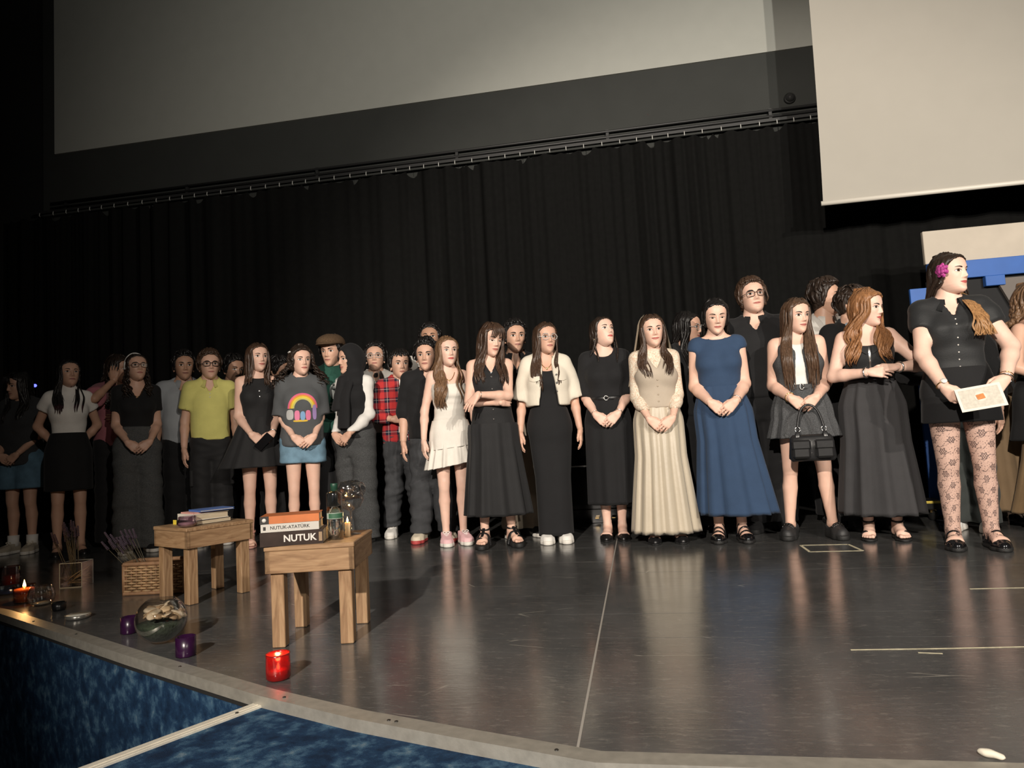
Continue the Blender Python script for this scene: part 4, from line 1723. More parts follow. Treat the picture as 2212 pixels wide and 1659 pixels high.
            R = np.array([0.0735, 0.095, 0.110]) + t0 - 0.002 + r.uniform(-0.004, 0.006)
            hp = []
            for e in (1.25, 0.9, 0.5, 0.1, -0.25):
                az_e = az * (1 - 0.25 * max(0, e - 0.5)) if not isf else az * (1.0 - 0.0 * e)
                if isf and e > 0.8:
                    az_e = az * 0.9
                q = c + R * np.array([math.sin(az_e) * math.cos(e), -math.cos(az_e) * math.cos(e), math.sin(e)])
                q[0] += part * max(0, e - 0.3)
                hp.append(q)
            P0 = list(p.head_pts(hp))
            last = P0[-1]
            L = length * s * r.uniform(0.82, 1.08)
            zsh = 1.36 * s
            ns = 9
            tx = sdx * r.uniform(0.045, 0.115) * s * spread if isf else math.sin(az) * r.uniform(0.5, 1.25) * 0.105 * s * spread
            for k in range(1, ns + 1):
                z = last[2] - L * k / ns
                u = min(1, max(0, (last[2] - z) / 0.16))
                x = last[0] + (tx - last[0]) * u * 0.9
                x += math.copysign(vol * min(1, k / 5) * r.uniform(0.5, 1.0), x)
                if isf:
                    y = last[1] * (1 - u) + (-0.055 * s) * u
                    if z < zsh + 0.04:
                        y = min(y, p.front_y(min(0.12, abs(x)), z, 0.022) - 0.006 - 0.012 * r.rand())
                else:
                    y = last[1] * (1 - u) + (0.055 + 0.02 * r.rand()) * s * u + 0.01
                    if z < zsh + 0.04:
                        b = np.interp(z, p.T[:, 0], p.T[:, 2] + p.T[:, 3])
                        y = max(y, b + 0.024 + 0.012 * r.rand())
                P0.append(np.array([x, y, z]))
            P_ = smooth_path(P0, 2)
            m_ = 44 if curl else 25
            cl_ = np.cumsum(np.concatenate([[0], np.linalg.norm(np.diff(P_, axis=0), axis=1)]))
            P_ = np.stack([np.interp(np.linspace(0, cl_[-1], m_), cl_, P_[:, c_]) for c_ in range(3)], 1)
            q = np.linspace(0, 1, m_)
            g_ = np.clip((q - 0.22) / 0.5, 0, 1)
            ph = r.rand() * 6.28 if curl else 1.2 * sdx + 1.1 * r.rand() + 2.0 * az
            if curl:
                cl = np.cumsum(np.concatenate([[0], np.linalg.norm(np.diff(P_, axis=0), axis=1)]))
                P_ = P_ + (curl * g_)[:, None] * np.stack([np.cos(cl * freq * 6 + ph), np.sin(cl * freq * 6 + ph), 0 * cl], 1)
            P_[:, 0] += wave * g_ * np.sin(q * freq * length * 2.6 + ph)
            P_[:, 1] += wave * 0.7 * g_ * np.cos(q * freq * length * 2.6 + ph)
            th = thick * r.uniform(0.75, 1.25)
            rad = th * np.interp(q, [0, 0.1, 0.6, 0.9, 1], [0.55, 0.9, 1.0, 0.62, 0.12])
            ref = P_.copy()
            ref[:, 2] = 0
            ref -= np.array([0, 0.02, 0])
            gs.append(tube_g(P_, rad, 5, flat=0.42, ref=ref + 1e-6))
        if style != 'short' and fringe:
            for i in range(int(fringe)):
                x0 = (i / (fringe - 1) - 0.5) * 0.10
                pts = [(part + x0 * 0.2, -0.055, 0.236), (x0 * 0.7, -0.100, 0.212), (x0, -0.112, 0.175), (x0 * 1.08, -0.108, 0.140 - 0.010 * r.rand() + 0.02 * (abs(x0) < 0.012))]
                P_ = smooth_path(p.head_pts(pts), 2)
                gs.append(tube_g(P_, 0.009 * np.linspace(1, 0.35, len(P_)), 6, flat=0.4, ref=p.head_pts([(0, -1, 0.3)])[0] - p.head_pts([(0, 0, 0)])[0]))
        V, Fq = join_g(gs)
        mi = None
        mats = [m]
        if m2 is not None:
            mats = [m, m2]
            zmid = p.H - 0.40 * s
            Va = np.asarray(V)
            mi = [1 if Va[list(q)][:, 2].mean() < zmid else 0 for q in Fq]
        return p.add(name, V, Fq, mats, mi=mi)


# ------------------------------------------------------------------ people: materials
def skinset(col, lip=(0.52, 0.20, 0.17), brow=(0.018, 0.012, 0.009), iris=(0.03, 0.016, 0.009)):
    return [mat('skin', col, 0.48, 0.05, 14, 0.03, 120, sss=0.12, spec=0.4), M_EYE, mat('iris', iris, 0.15), mat('brow_hair', brow, 0.8), mat('lips', lip, 0.38, 0.05, 60)]


M_EYE = mat('eye_white', (0.72, 0.68, 0.64), 0.2)
FAIR = (0.78, 0.50, 0.385)
MED = (0.66, 0.40, 0.29)
TAN = (0.50, 0.285, 0.19)
S_FAIR = skinset(FAIR, (0.60, 0.20, 0.17))
S_FAIR2 = skinset((0.80, 0.53, 0.42), (0.66, 0.14, 0.13))
S_MED = skinset(MED)
S_MED2 = skinset((0.60, 0.36, 0.255), (0.45, 0.19, 0.16))
S_TAN = skinset(TAN, (0.36, 0.16, 0.13))


def hairm(col):
    return mat('hair_strands', col, 0.42, 0.35, 60, 0.35, 90, spec=0.45, stretch=(1.6, 1.6, 0.12))


H_BLACK = hairm((0.010, 0.0085, 0.008))
H_DARK = hairm((0.026, 0.016, 0.011))
H_BROWN = hairm((0.055, 0.030, 0.018))
H_MID = hairm((0.085, 0.048, 0.028))
H_LIGHT = hairm((0.17, 0.095, 0.050))
H_GOLD = hairm((0.34, 0.18, 0.075))
H_GINGER = hairm((0.27, 0.125, 0.052))
H_RED = hairm((0.035, 0.010, 0.014))

BLACK = (0.0115, 0.0115, 0.0125)
C_BLACK = cloth(BLACK)
C_BLACK2 = cloth((0.0165, 0.0165, 0.0175), 0.75)
C_WHITE = cloth((0.78, 0.76, 0.72))
C_CREAM = cloth((0.72, 0.66, 0.55))
C_CHAR = cloth((0.045, 0.045, 0.047))
C_NAVY = cloth((0.030, 0.058, 0.115))
C_GREYW = cloth((0.085, 0.088, 0.088), kind='wool')
C_DENIM = cloth((0.16, 0.27, 0.36), kind='denim')
C_DENIMD = cloth((0.09, 0.17, 0.24), kind='denim')
C_DJEAN = cloth((0.050, 0.052, 0.056), kind='denim')
L_BLACK = cloth((0.012, 0.012, 0.013), kind='leather')
M_PATENT = mat('patent_leather', (0.008, 0.008, 0.009), 0.10, spec=0.7, coat=0.5)
M_RUBW = mat('white_rubber', (0.75, 0.72, 0.66), 0.6)
M_RUBB = mat('black_rubber', (0.015, 0.015, 0.015), 0.65)
M_GOLD = mat('gold', (0.75, 0.52, 0.22), 0.25, metal=1.0)
M_SILVER = mat('silver', (0.70, 0.69, 0.66), 0.25, metal=1.0)
M_LENS = thin_glass('spectacle_lens', (0.97, 0.97, 0.97), 0.02, 0.05)
M_FRAMEB = mat('black_frame', (0.012, 0.010, 0.009), 0.3)
M_FRAMEC = mat('pale_frame', (0.62, 0.60, 0.58), 0.3)
M_BTN = mat('pearl_button', (0.55, 0.52, 0.48), 0.3)
M_BTND = mat('dark_button', (0.05, 0.045, 0.04), 0.3)


def plaid():
    m, t, b = nt('red_plaid_flannel')
    tc = t.nodes.new('ShaderNodeTexCoord')
    sp = t.nodes.new('ShaderNodeSeparateXYZ')
    t.links.new(tc.outputs['Object'], sp.inputs[0])

    def stripes(out, k):
        mu = t.nodes.new('ShaderNodeMath')
        mu.operation = 'MULTIPLY'
        mu.inputs[1].default_value = k
        t.links.new(out, mu.inputs[0])
        fr = t.nodes.new('ShaderNodeMath')
        fr.operation = 'FRACT'
        t.links.new(mu.outputs[0], fr.inputs[0])
        r = t.nodes.new('ShaderNodeValToRGB')
        r.color_ramp.interpolation = 'CONSTANT'
        el = r.color_ramp.elements
        el[0].position, el[0].color = 0, (0.50, 0.030, 0.030, 1)
        el[1].position, el[1].color = 0.42, (0.012, 0.012, 0.03, 1)
        for pz, c in ((0.66, (0.55, 0.50, 0.46, 1)), (0.71, (0.012, 0.012, 0.03, 1)), (0.86, (0.50, 0.03, 0.03, 1))):
            el.new(pz).color = c
        t.links.new(fr.outputs[0], r.inputs[0])
        return r.outputs[0]
    mx = t.nodes.new('ShaderNodeMix')
    mx.data_type = 'RGBA'
    mx.inputs['Factor'].default_value = 0.5
    t.links.new(stripes(sp.outputs['X'], 11), mx.inputs['A'])
    t.links.new(stripes(sp.outputs['Z'], 11), mx.inputs['B'])
    t.links.new(mx.outputs['Result'], b.inputs['Base Color'])
    b.inputs['Roughness'].default_value = 0.9
    return m


def lace():
    m, t, b = nt('cream_lace')
    tc = t.nodes.new('ShaderNodeTexCoord')
    n = t.nodes.new('ShaderNodeTexNoise')
    n.inputs['Scale'].default_value = 30
    n.inputs['Detail'].default_value = 2
    n.inputs['Distortion'].default_value = 2.4
    t.links.new(tc.outputs['Object'], n.inputs['Vector'])
    r = t.nodes.new('ShaderNodeValToRGB')
    el = r.color_ramp.elements
    el[0].position, el[0].color = 0.40, (0.74, 0.68, 0.55, 1)
    el[1].position, el[1].color = 0.56, (0.74, 0.68, 0.55, 1)
    el.new(0.47).color = (0.62, 0.42, 0.30, 1)
    el.new(0.51).color = (0.62, 0.44, 0.32, 1)
    t.links.new(n.outputs['Fac'], r.inputs[0])
    t.links.new(r.outputs[0], b.inputs['Base Color'])
    b.inputs['Roughness'].default_value = 0.8
    bp = t.nodes.new('ShaderNodeBump')
    bp.inputs['Strength'].default_value = 0.5
    bp.inputs['Distance'].default_value = 0.006
    t.links.new(n.outputs['Fac'], bp.inputs['Height'])
    t.links.new(bp.outputs[0], b.inputs['Normal'])
    return m


def floral_tights():
    """skin toned sheer tights with a repeating dark flower and vine pattern, mapped round each leg"""
    m, t, b = nt('floral_lace_tights')
    at = t.nodes.new('ShaderNodeAttribute')
    at.attribute_name = 'leg_uv'

    def mth(op, a, c=None, d=None):
        n = t.nodes.new('ShaderNodeMath')
        n.operation = op
        for i, v in enumerate((a, c, d)):
            if v is None:
                continue
            if isinstance(v, (int, float)):
                n.inputs[i].default_value = v
            else:
                t.links.new(v, n.inputs[i])
        return n.outputs[0]
    sp = t.nodes.new('ShaderNodeSeparateXYZ')
    t.links.new(at.outputs['Vector'], sp.inputs[0])
    u, v = sp.outputs['X'], sp.outputs['Y']
    ps = 0.066
    row = mth('FLOOR', mth('DIVIDE', v, ps))
    sh = mth('MULTIPLY', mth('MODULO', row, 2.0), 0.5)
    uu = mth('ADD', mth('DIVIDE', u, ps * 1.35), sh)
    fu = mth('MULTIPLY', mth('SUBTRACT', mth('FRACT', uu), 0.5), 1.35)
    fv = mth('SUBTRACT', mth('FRACT', mth('DIVIDE', v, ps)), 0.5)
    rr = mth('SQRT', mth('ADD', mth('MULTIPLY', fu, fu), mth('MULTIPLY', fv, fv)))
    th = mth('ARCTAN2', fv, fu)
    pet = mth('ADD', 0.215, mth('MULTIPLY', 0.055, mth('COSINE', mth('MULTIPLY', th, 6.0))))
    ring = mth('LESS_THAN', mth('ABSOLUTE', mth('SUBTRACT', rr, pet)), 0.058)
    core = mth('LESS_THAN', mth('ABSOLUTE', mth('SUBTRACT', rr, 0.085)), 0.03)
    # vines
    dg = mth('ADD', mth('MULTIPLY', mth('ADD', mth('MULTIPLY', u, 0.55), mth('MULTIPLY', v, -1.0)), 1.0 / ps), mth('MULTIPLY', 0.12, mth('SINE', mth('MULTIPLY', u, 130.0))))
    vine = mth('LESS_THAN', mth('ABSOLUTE', mth('SUBTRACT', mth('FRACT', dg), 0.5)), 0.035)
    n = t.nodes.new('ShaderNodeTexNoise')
    n.inputs['Scale'].default_value = 130
    n.inputs['Detail'].default_value = 2
    t.links.new(at.outputs['Vector'], n.inputs['Vector'])
    vine = mth('MULTIPLY', vine, mth('GREATER_THAN', n.outputs['Fac'], 0.42))
    leaf = mth('MULTIPLY', mth('GREATER_THAN', n.outputs['Fac'], 0.62), mth('GREATER_THAN', rr, 0.32))
    k = mth('MAXIMUM', mth('MAXIMUM', ring, core), mth('MAXIMUM', vine, leaf))
    mx = t.nodes.new('ShaderNodeMix')
    mx.data_type = 'RGBA'
    t.links.new(mth('MULTIPLY', k, 0.82), mx.inputs['Factor'])
    mx.inputs['A'].default_value = (0.56, 0.37, 0.30, 1)
    mx.inputs['B'].default_value = (0.05, 0.030, 0.032, 1)
    t.links.new(mx.outputs['Result'], b.inputs['Base Color'])
    b.inputs['Roughness'].default_value = 0.7
    return m


from mathutils.bvhtree import BVHTree


def caster(o):
    me = o.data
    return BVHTree.FromPolygons([v.co for v in me.vertices], [p_.vertices for p_ in me.polygons])


def decal(p, tree, name, fn, nu, nv, m, parent, off=0.003):
    """flat print: grid (u,v)->(x,z) laid on the front of a garment"""
    V = []
    for i in range(nu):
        for j in range(nv):
            x, z = fn(i / (nu - 1), j / (nv - 1))
            h = tree.ray_cast(Vector((x, -1.0, z)), Vector((0, 1, 0)))
            yy = h[0].y if h[0] is not None else -0.1
            V.append((x, yy - off, z))
    V = np.array(V)
    Q = grid_faces(nu, nv)
    nn = np.cross(V[Q[:, 1]] - V[Q[:, 0]], V[Q[:, 2]] - V[Q[:, 0]])
    if nn[:, 1].sum() > 0:
        Q = Q[:, ::-1]
    return p.add(name, V, Q, m, parent)


def btn_line(p, garment, m, zs, x=0.0, r=0.006):
    tree = caster(garment)
    for z in zs:
        h = tree.ray_cast(Vector((x, -1, z * p.s)), Vector((0, 1, 0)))
        if h[0] is None:
            continue
        V, Fq = lathe_g([(r, -0.002), (r, 0.003), (r * 0.6, 0.0035), (0, 0.0028)], 10)
        p.add('button', np.array([(x + a, h[0].y - c, z * p.s + b) for a, b, c in V]), Fq, m, garment)


def blob(cx, cz, rx, rz, pw=2.0):
    def fn(u, v):
        a = 2 * math.pi * u
        c, s_ = math.cos(a), math.sin(a)
        return cx + rx * v * math.copysign(abs(c) ** (2 / pw), c), cz + rz * v * math.copysign(abs(s_) ** (2 / pw), s_)
    return fn


BV = 0.0165   # field step for people in the second row


# ================================================================== front row, from the dark wing inwards
# girl in denim shorts at the dark edge
p = Person(-5.42, 5.35, 1.61, rel=-34, head=(-22, -4, 0), arms=('clasp'), bw=1.02, vox=0.0125, label='person in dark oversized tee and blue denim shorts, standing in the dim wing')
p.body(S_MED2, toe_out=14, headkw=dict())
p.pants('shorts', C_DENIMD, rt=0.120, rk=0.125, rh=0.12, wz=1.0, hem=0.585, amp=0.004)
p.top('tee_shirt', cloth((0.035, 0.037, 0.040)), inf=0.03, sleeve=0.85, sinf=0.03, hem=0.80, neck='crew', box=1.08, amp=0.006, seed=5)
p.shoes('sneaker', cloth((0.42, 0.37, 0.29)), M_RUBW, C_CREAM)
for sd in (-1, 1):
    an = p.leg[sd][2]
    p.add('sock', *tube_g([an + (0, 0, -0.02), an + (0, 0, 0.03), an + (0, 0.002, 0.075)], [0.046, 0.044, 0.045], 14), C_WHITE)
p.hair(H_BLACK, length=0.34, wave=0.006, n=54, thick=0.017, seed=2, cap=dict(t=0.014, line=-0.01), frontshare=0.4, fringe=9)

# white top, black skirt
p = Person(-4.74, 5.14, 1.65, rel=2, head=(14, 11, 0), arms='behind', label='person in white mock-neck top and black skirt, arms behind the back')
p.body(S_MED2, feet='plain', toe_out=8, headkw=dict(squint=0.4))
o = p.top('blouse', C_WHITE, inf=0.010, sleeve=0.42, sinf=0.012, sflare=0.012, hem=0.975, neck='high', amp=0.0035, seed=4, fr=(8, 10, 34))
p.skirt('skirt', C_BLACK, 1.03, 0.545, 0.165, 0.125, pleats=5, amp=0.006, seed=1)
p.shoes('flat', L_BLACK, M_RUBB)
p.hair(H_BLACK, length=0.30, wave=0.008, n=52, thick=0.016, seed=3, front_side=-1, m2=H_RED, cap=dict(t=0.013), frontshare=0.45)
p.necklace(M_SILVER, drop=0.13, w=0.05, pend=0.005)

# headband, black v-neck tee, grey wide trousers
p = Person(-4.16, 5.23, 1.67, rel=4, head=(12, 12, 0),
           arms={-1: ('clasp', 0.905), 1: ('clasp', 0.905)}, label='person with white headband and glasses in black v-neck tee and grey trousers')
p.body(S_MED, toe_out=10, headkw=dict())
p.pants('trousers', C_GREYW, rt=0.104, rk=0.104, rh=0.118, wz=1.035, hem=0.035, amp=0.008, seed=8)
p.top('tee_shirt', C_BLACK, inf=0.011, sleeve=0.60, sinf=0.012, hem=1.0, neck='v', nd=0.02, amp=0.003, seed=9)
p.shoes('sneaker', C_BLACK, M_RUBW, C_BLACK)
p.hair(H_DARK, length=0.22, wave=0.006, curl=0.010, freq=16, n=46, thick=0.010, seed=4, cap=dict(t=0.010), frontshare=0.5)
hb = [np.array([0.086 * math.sin(a), 0.012 + 0.0, 0.125 + 0.122 * math.cos(a)]) for a in np.linspace(-1.75, 1.75, 22)]
p.add('headband', *tube_g(p.head_pts(hb), 0.017, 8, flat=0.35, ref=p.head_pts(hb) - p.head_pts([(0, 0.012, 0.12)])[0]), C_WHITE)
p.glasses(M_FRAMEB, M_LENS)
p.necklace(M_GOLD, drop=0.09, pend=0.004)
p.earring(M_SILVER, -1)

# yellow polo
p = Person(-3.68, 5.54, 1.69, rel=0, head=(8, 6, 0), male=True, arms='side', bw=0.84, label='person in yellow polo shirt, black cargo trousers and black-rimmed glasses')
p.body(S_MED, toe_out=12)
t_ = p.pants('trousers', C_BLACK2, rt=0.100, rk=0.092, rh=0.086, wz=1.0, hem=0.06, amp=0.007, seed=12)
for sd in (-1, 1):
    hip, kn, an = p.leg[sd]
    box('cargo_pocket', -0.012, 0.02, -0.07, 0.05, 0.50 * p.s, 0.64 * p.s, C_BLACK2, t_, b=0.008, loc=(sd * (abs(kn[0]) + 0.082), 0, 0))
o = p.top('polo_shirt', cloth((0.67, 0.63, 0.20)), inf=0.016, sleeve=0.66, sinf=0.020, sflare=0.01, hem=0.885, neck='v', nd=-0.005, box=1.02, amp=0.004, seed=13)
p.collar(cloth((0.67, 0.63, 0.20)), parent=o)
btn_line(p, o, M_BTN, (1.25, 1.28), r=0.005)
p.shoes('sneaker', cloth((0.03, 0.04, 0.08)), M_RUBW, C_BLACK)
p.hair(H_BROWN, 'short', length=0.075, n=110, thick=0.013, wave=0.02, seed=6, cap=dict(t=0.012, low=0.075, lift=0.012))
p.glasses(M_FRAMEB, M_LENS, r=0.0026)

# black skater dress
p = Person(-3.14, 5.40, 1.70, rel=8, head=(14, 4, 0), arms={-1: ('clasp', 0.90), 1: ('clasp', 0.90)}, label='person in black sleeveless skater dress holding a phone, with pink sandals')
p.heel = 0.014
p.body(S_FAIR, feet='toes', toe_out=9, headkw=dict(smile=0.7))
p.top('bodice', C_BLACK2, inf=0.010, sleeve=0, hem=1.0, neck='boat', nd=0.012, strap=0.128, amp=0.0015, seed=20)
p.skirt('skirt', C_BLACK2, 1.04, 0.635, 0.275, 0.20, pleats=9, amp=0.018, dx=-0.035, seed=4, gather=0.1)
p.shoes('strapheel', mat('pink_leather', (0.62, 0.33, 0.27), 0.4), mat('pink_sole', (0.55, 0.30, 0.25), 0.6))
p.hair(H_BROWN, length=0.20, wave=0.010, freq=14, n=64, thick=0.016, seed=8, cap=dict(t=0.014), frontshare=0.35, part=0.012)
p.necklace(M_SILVER, drop=0.115, pend=0.010)
p.necklace(M_SILVER, drop=0.160, pend=0.010)
p.bracelet(1, M_SILVER, 0.005)
ph = obj('phone', raw_mesh('phone', *bevel_box(-0.035, 0.035, -0.005, 0.005, -0.075, 0.075, 0.004), smooth=False), mat('phone_black', (0.006, 0.006, 0.007), 0.15))
M_ = Matrix.Translation(p.root.location) @ Matrix.Rotation(p.face_rot, 4, 'Z')
ph.matrix_world = M_ @ Matrix.Translation((0.005, -0.215 * p.s, 0.835 * p.s)) @ Matrix.Rotation(0.75, 4, 'Y') @ Matrix.Rotation(0.25, 4, 'X')
tag(ph, 'black mobile phone held in front of the black skater dress', 'phone')

# rainbow tee, denim shorts
p = Person(-2.67, 5.25, 1.62, rel=4, head=(14, 3, 0), arms={-1: ('clasp', 0.90), 1: ('clasp', 0.90)}, bw=0.95, label='person with curly dark hair in grey rainbow tee and denim shorts')
p.body(S_FAIR, toe_out=8, headkw=dict(smile=0.25))
p.pants('shorts', C_DENIM, rt=0.108, rk=0.114, rh=0.11, wz=1.0, hem=0.685, amp=0.004)
o = p.top('tee_shirt', cloth((0.085, 0.090, 0.094)), inf=0.026, sleeve=0.92, sinf=0.030, sflare=0.020, hem=0.825, neck='crew', box=1.12, amp=0.005, seed=22)
tr = caster(o)
for i, (r0, c) in enumerate(((0.112, (0.72, 0.14, 0.24)), (0.100, (0.72, 0.30, 0.06)), (0.088, (0.75, 0.58, 0.06)), (0.076, (0.55, 0.50, 0.16)))):
    decal(p, tr, 'rainbow_stripe', lambda u, v, r0=r0: (-(r0 - 0.012 * v) * math.cos(math.pi * u) * 1.02, (1.130 + 1.12 * (r0 - 0.012 * v) * math.sin(math.pi * u)) * p.s), 25, 3, cloth(c), o)
for cx, cz, rx, rz, pw, c in ((-0.098, 1.080, 0.026, 0.040, 3, (0.45, 0.45, 0.44)), (-0.045, 1.072, 0.020, 0.040, 3, (0.72, 0.22, 0.36)), (-0.002, 1.068, 0.019, 0.036, 2.5, (0.22, 0.38, 0.60)),
                              (0.040, 1.072, 0.020, 0.040, 3, (0.72, 0.20, 0.34)), (0.090, 1.096, 0.016, 0.060, 3, (0.36, 0.25, 0.50)), (-0.02, 1.028, 0.055, 0.008, 4, (0.68, 0.45, 0.06))):
    decal(p, tr, 'print_patch', blob(cx, cz * p.s, rx, rz, pw), 20, 4, cloth(c), o, off=0.0035)
p.shoes('sneaker', C_WHITE, M_RUBW, C_WHITE)
p.hair(H_DARK, length=0.18, wave=0.004, curl=0.018, freq=16, n=90, thick=0.011, seed=9, cap=dict(t=0.022, lift=0.006), frontshare=0.15, spread=1.5, vol=0.075, part=0.0)
p.add('hair_clip', p.head_pts(np.array(bevel_box(-0.012, 0.012, -0.02, 0.02, -0.006, 0.006, 0.004)[0]) + (-0.088, -0.01, 0.185)), bevel_box(-0.012, 0.012, -0.02, 0.02, -0.006, 0.006, 0.004)[1], C_WHITE, smooth=False)

# hijab, white sleeves, black waistcoat
p = Person(-2.28, 5.39, 1.62, rel=-38, head=(-22, 0, 0), arms={-1: ('clasp', 0.90), 1: ('clasp', 0.90)}, label='person in black headscarf and vest over white long sleeves, turned to a neighbour')
p.body(S_MED, toe_out=10, headkw=dict(nose=1.15))
p.pants('trousers', cloth((0.060, 0.062, 0.063), kind='wool'), rt=0.104, rk=0.100, rh=0.105, wz=1.02, hem=0.04, amp=0.008, seed=31)
p.top('blouse', C_WHITE, inf=0.009, sleeve=1.96, sinf=0.008, hem=0.92, neck='crew', amp=0.005, seed=32, fr=(20, 20, 40))
p.top('waistcoat', C_BLACK, inf=0.022, sleeve=0, hem=0.86, neck='v', nd=0.0, strap=0.135, amp=0.003, seed=33)
F = Field((-0.22, -0.24, -0.30), (0.22, 0.24, 0.30), 0.0085)
F.ell((0, 0.012, 0.125), (0.094, 0.118, 0.128))
F.cone((0, 0.03, 0.09), (0, 0.02, -0.04), 0.088, 0.082, 0.04)
F.cone((-0.06, 0.02, -0.075), (0.06, 0.02, -0.075), 0.080, 0.080, 0.05)
F.cone((0.02, -0.085, -0.06), (0.0, -0.115, -0.28), 0.045, 0.055, 0.03)
F.add((-0.2, -0.3, -0.1), (0.2, 0.0, 0.3), lambda x, y, z: np.maximum(np.sqrt((x / 0.061) ** 2 + ((z - 0.098) / 0.094) ** 2) * 0.06 - 0.06, y + 0.02), sub=True)
V, Q = F.mesh()
V = wrinkle(V, Q, 0.004, 7, (26, 26, 22))
p.add('headscarf', p.head_pts(V), Q, C_BLACK)
pts = [(0.02, -0.09, 1.34), (0.02, -0.155, 1.22), (0.01, -0.145, 1.08), (0.0, -0.145, 0.95)]
p.add('scarf_end', *tube_g(smooth_path(np.array(pts) * p.s, 2), 0.060, 10, flat=0.3, ref=(0, -1, 0)), C_BLACK)
p.shoes('sneaker', C_BLACK, M_RUBB, C_BLACK)

# plaid boy
PL = plaid()
p = Person(-1.98, 5.70, 1.585, rel=4, head=(8, 3, 0), male=True, bw=0.92, arms={-1: 'belly', 1: 'belly'}, stance=0.12, label='person in open red plaid shirt over white tee, dark jeans and white sneakers')
p.body(S_MED, toe_out=14)
p.pants('jeans', C_DJEAN, rt=0.096, rk=0.080, rh=0.078, wz=0.98, hem=0.085, amp=0.013, seed=41)
p.top('tee_shirt', C_WHITE, inf=0.010, sleeve=0, hem=0.86, neck='crew', amp=0.002, seed=42, box=1.0)
o = p.top('plaid_shirt', PL, inf=0.024, sleeve=1.80, sinf=0.020, hem=0.82, neck='crew', amp=0.005, seed=43, box=1.02, open_front=(1.42, 0.012, 0.05))
p.collar(PL, r1=0.092, gap=0.55, parent=o)
btn_line(p, o, M_BTN, (1.15, 1.0), x=0.05)
p.shoes('sneaker', C_WHITE, M_RUBW, C_WHITE)
p.hair(H_BLACK, 'short', length=0.07, n=110, thick=0.012, wave=0.015, seed=14, cap=dict(t=0.012, low=0.08, fringe=0.022, lift=0.004), fringe=1.0)

# black shirt boy with curly top
p = Person(-1.63, 5.36, 1.60, rel=-4, head=(-6, 2, 0), male=True, bw=0.95, arms='side', stance=0.11, label='person with curly black hair in black half-sleeve shirt, jeans and red-soled sneakers')
p.body(S_MED, toe_out=14)
p.pants('jeans', C_DJEAN, rt=0.098, rk=0.088, rh=0.088, wz=0.98, hem=0.075, amp=0.013, seed=45)
o = p.top('shirt', C_BLACK, inf=0.022, sleeve=1.02, sinf=0.024, sflare=0.008, hem=0.84, neck='v', nd=-0.02, box=1.04, amp=0.005, seed=46)
p.collar(C_BLACK, parent=o)
p.shoes('sneaker', cloth((0.70, 0.62, 0.48)), mat('red_rubber', (0.45, 0.06, 0.06), 0.6), C_CREAM)
p.hair(H_BLACK, 'short', length=0.05, n=130, thick=0.010, wave=0.06, seed=16, cap=dict(t=0.014, low=0.085, lift=0.014))

# white mini dress
p = Person(-1.41, 5.17, 1.59, rel=8, head=(10, 4, 0), arms='side', bw=0.96, stance=0.07, label='person in white strapless ruched mini dress and pink sneakers')
p.body(S_FAIR2, toe_out=6, headkw=dict(smile=0.3))
p.top('bodice', cloth((0.76, 0.72, 0.65), 0.7), inf=0.010, sleeve=0, hem=0.90, neck='strapless', zt=1.265, amp=0.0040, seed=51, fr=(6, 8, 120), vox=0.0085)
p.skirt('wrap_panel', cloth((0.76, 0.72, 0.65), 0.7), 0.98, 0.76, 0.176, 0.130, pleats=7, amp=0.004, tilt=0.10, seed=6, inf=0.014)
p.skirt('ruffle', cloth((0.76, 0.72, 0.65), 0.7), 0.82, 0.625, 0.205, 0.160, pleats=15, amp=0.012, tilt=0.16, seed=7, inf=0.016, ruffle=0.004, gather=0.35)
PK = cloth((0.80, 0.50, 0.52))
p.shoes('sneaker', PK, M_RUBW, C_WHITE)
p.hair(H_LIGHT, length=0.42, wave=0.016, freq=15, n=70, thick=0.015, seed=17, cap=dict(t=0.013), front_side=-1, frontshare=0.5, part=0.0)
p.necklace(M_GOLD, drop=0.08, pend=0.004)

# black button dress, arms crossed
p = Person(-1.04, 5.00, 1.64, rel=4, head=(24, -10, 4), arms={1: dict(W=(-0.115, -0.235, 1.105), d=(-0.62, -0.10, -0.72), n=(0.55, 0.75, -0.4), c=(0.28, 0.12, 0.2), hint=(0.9, 0.1, -0.55)),
                                                          -1: dict(W=(0.060, -0.160, 1.045), d=(0.70, 0.65, 0.1), n=(0.3, 0.9, 0), c=(0.5, 0.05, 0.4), hint=(-0.9, 0.1, -0.6))},
           stance=0.10, label='person with crossed arms in long black sleeveless button dress and chunky sandals')
p.heel = 0.032
p.body(S_FAIR, feet='toes', toe_out=16, headkw=dict(lids=True))
o = p.top('bodice', C_BLACK2, inf=0.014, sleeve=0, hem=0.84, neck='v', nd=0.02, strap=0.132, amp=0.003, seed=55, box=0.95)
btn_line(p, o, M_BTND, (1.24, 1.15, 1.0, 0.93), r=0.007)
p.skirt('skirt', C_BLACK2, 0.90, 0.235, 0.245, 0.20, pleats=11, amp=0.014, seed=12, inf=0.018, gather=0.3, dx=0.01)
p.shoes('sandal', L_BLACK, M_RUBB)
p.hair(H_BROWN, length=0.30, wave=0.014, freq=13, n=74, thick=0.016, seed=19, cap=dict(t=0.014), frontshare=0.5, fringe=9)
p.necklace(M_SILVER, drop=0.10, pend=0.006)
p.bracelet(1, M_SILVER, 0.002)

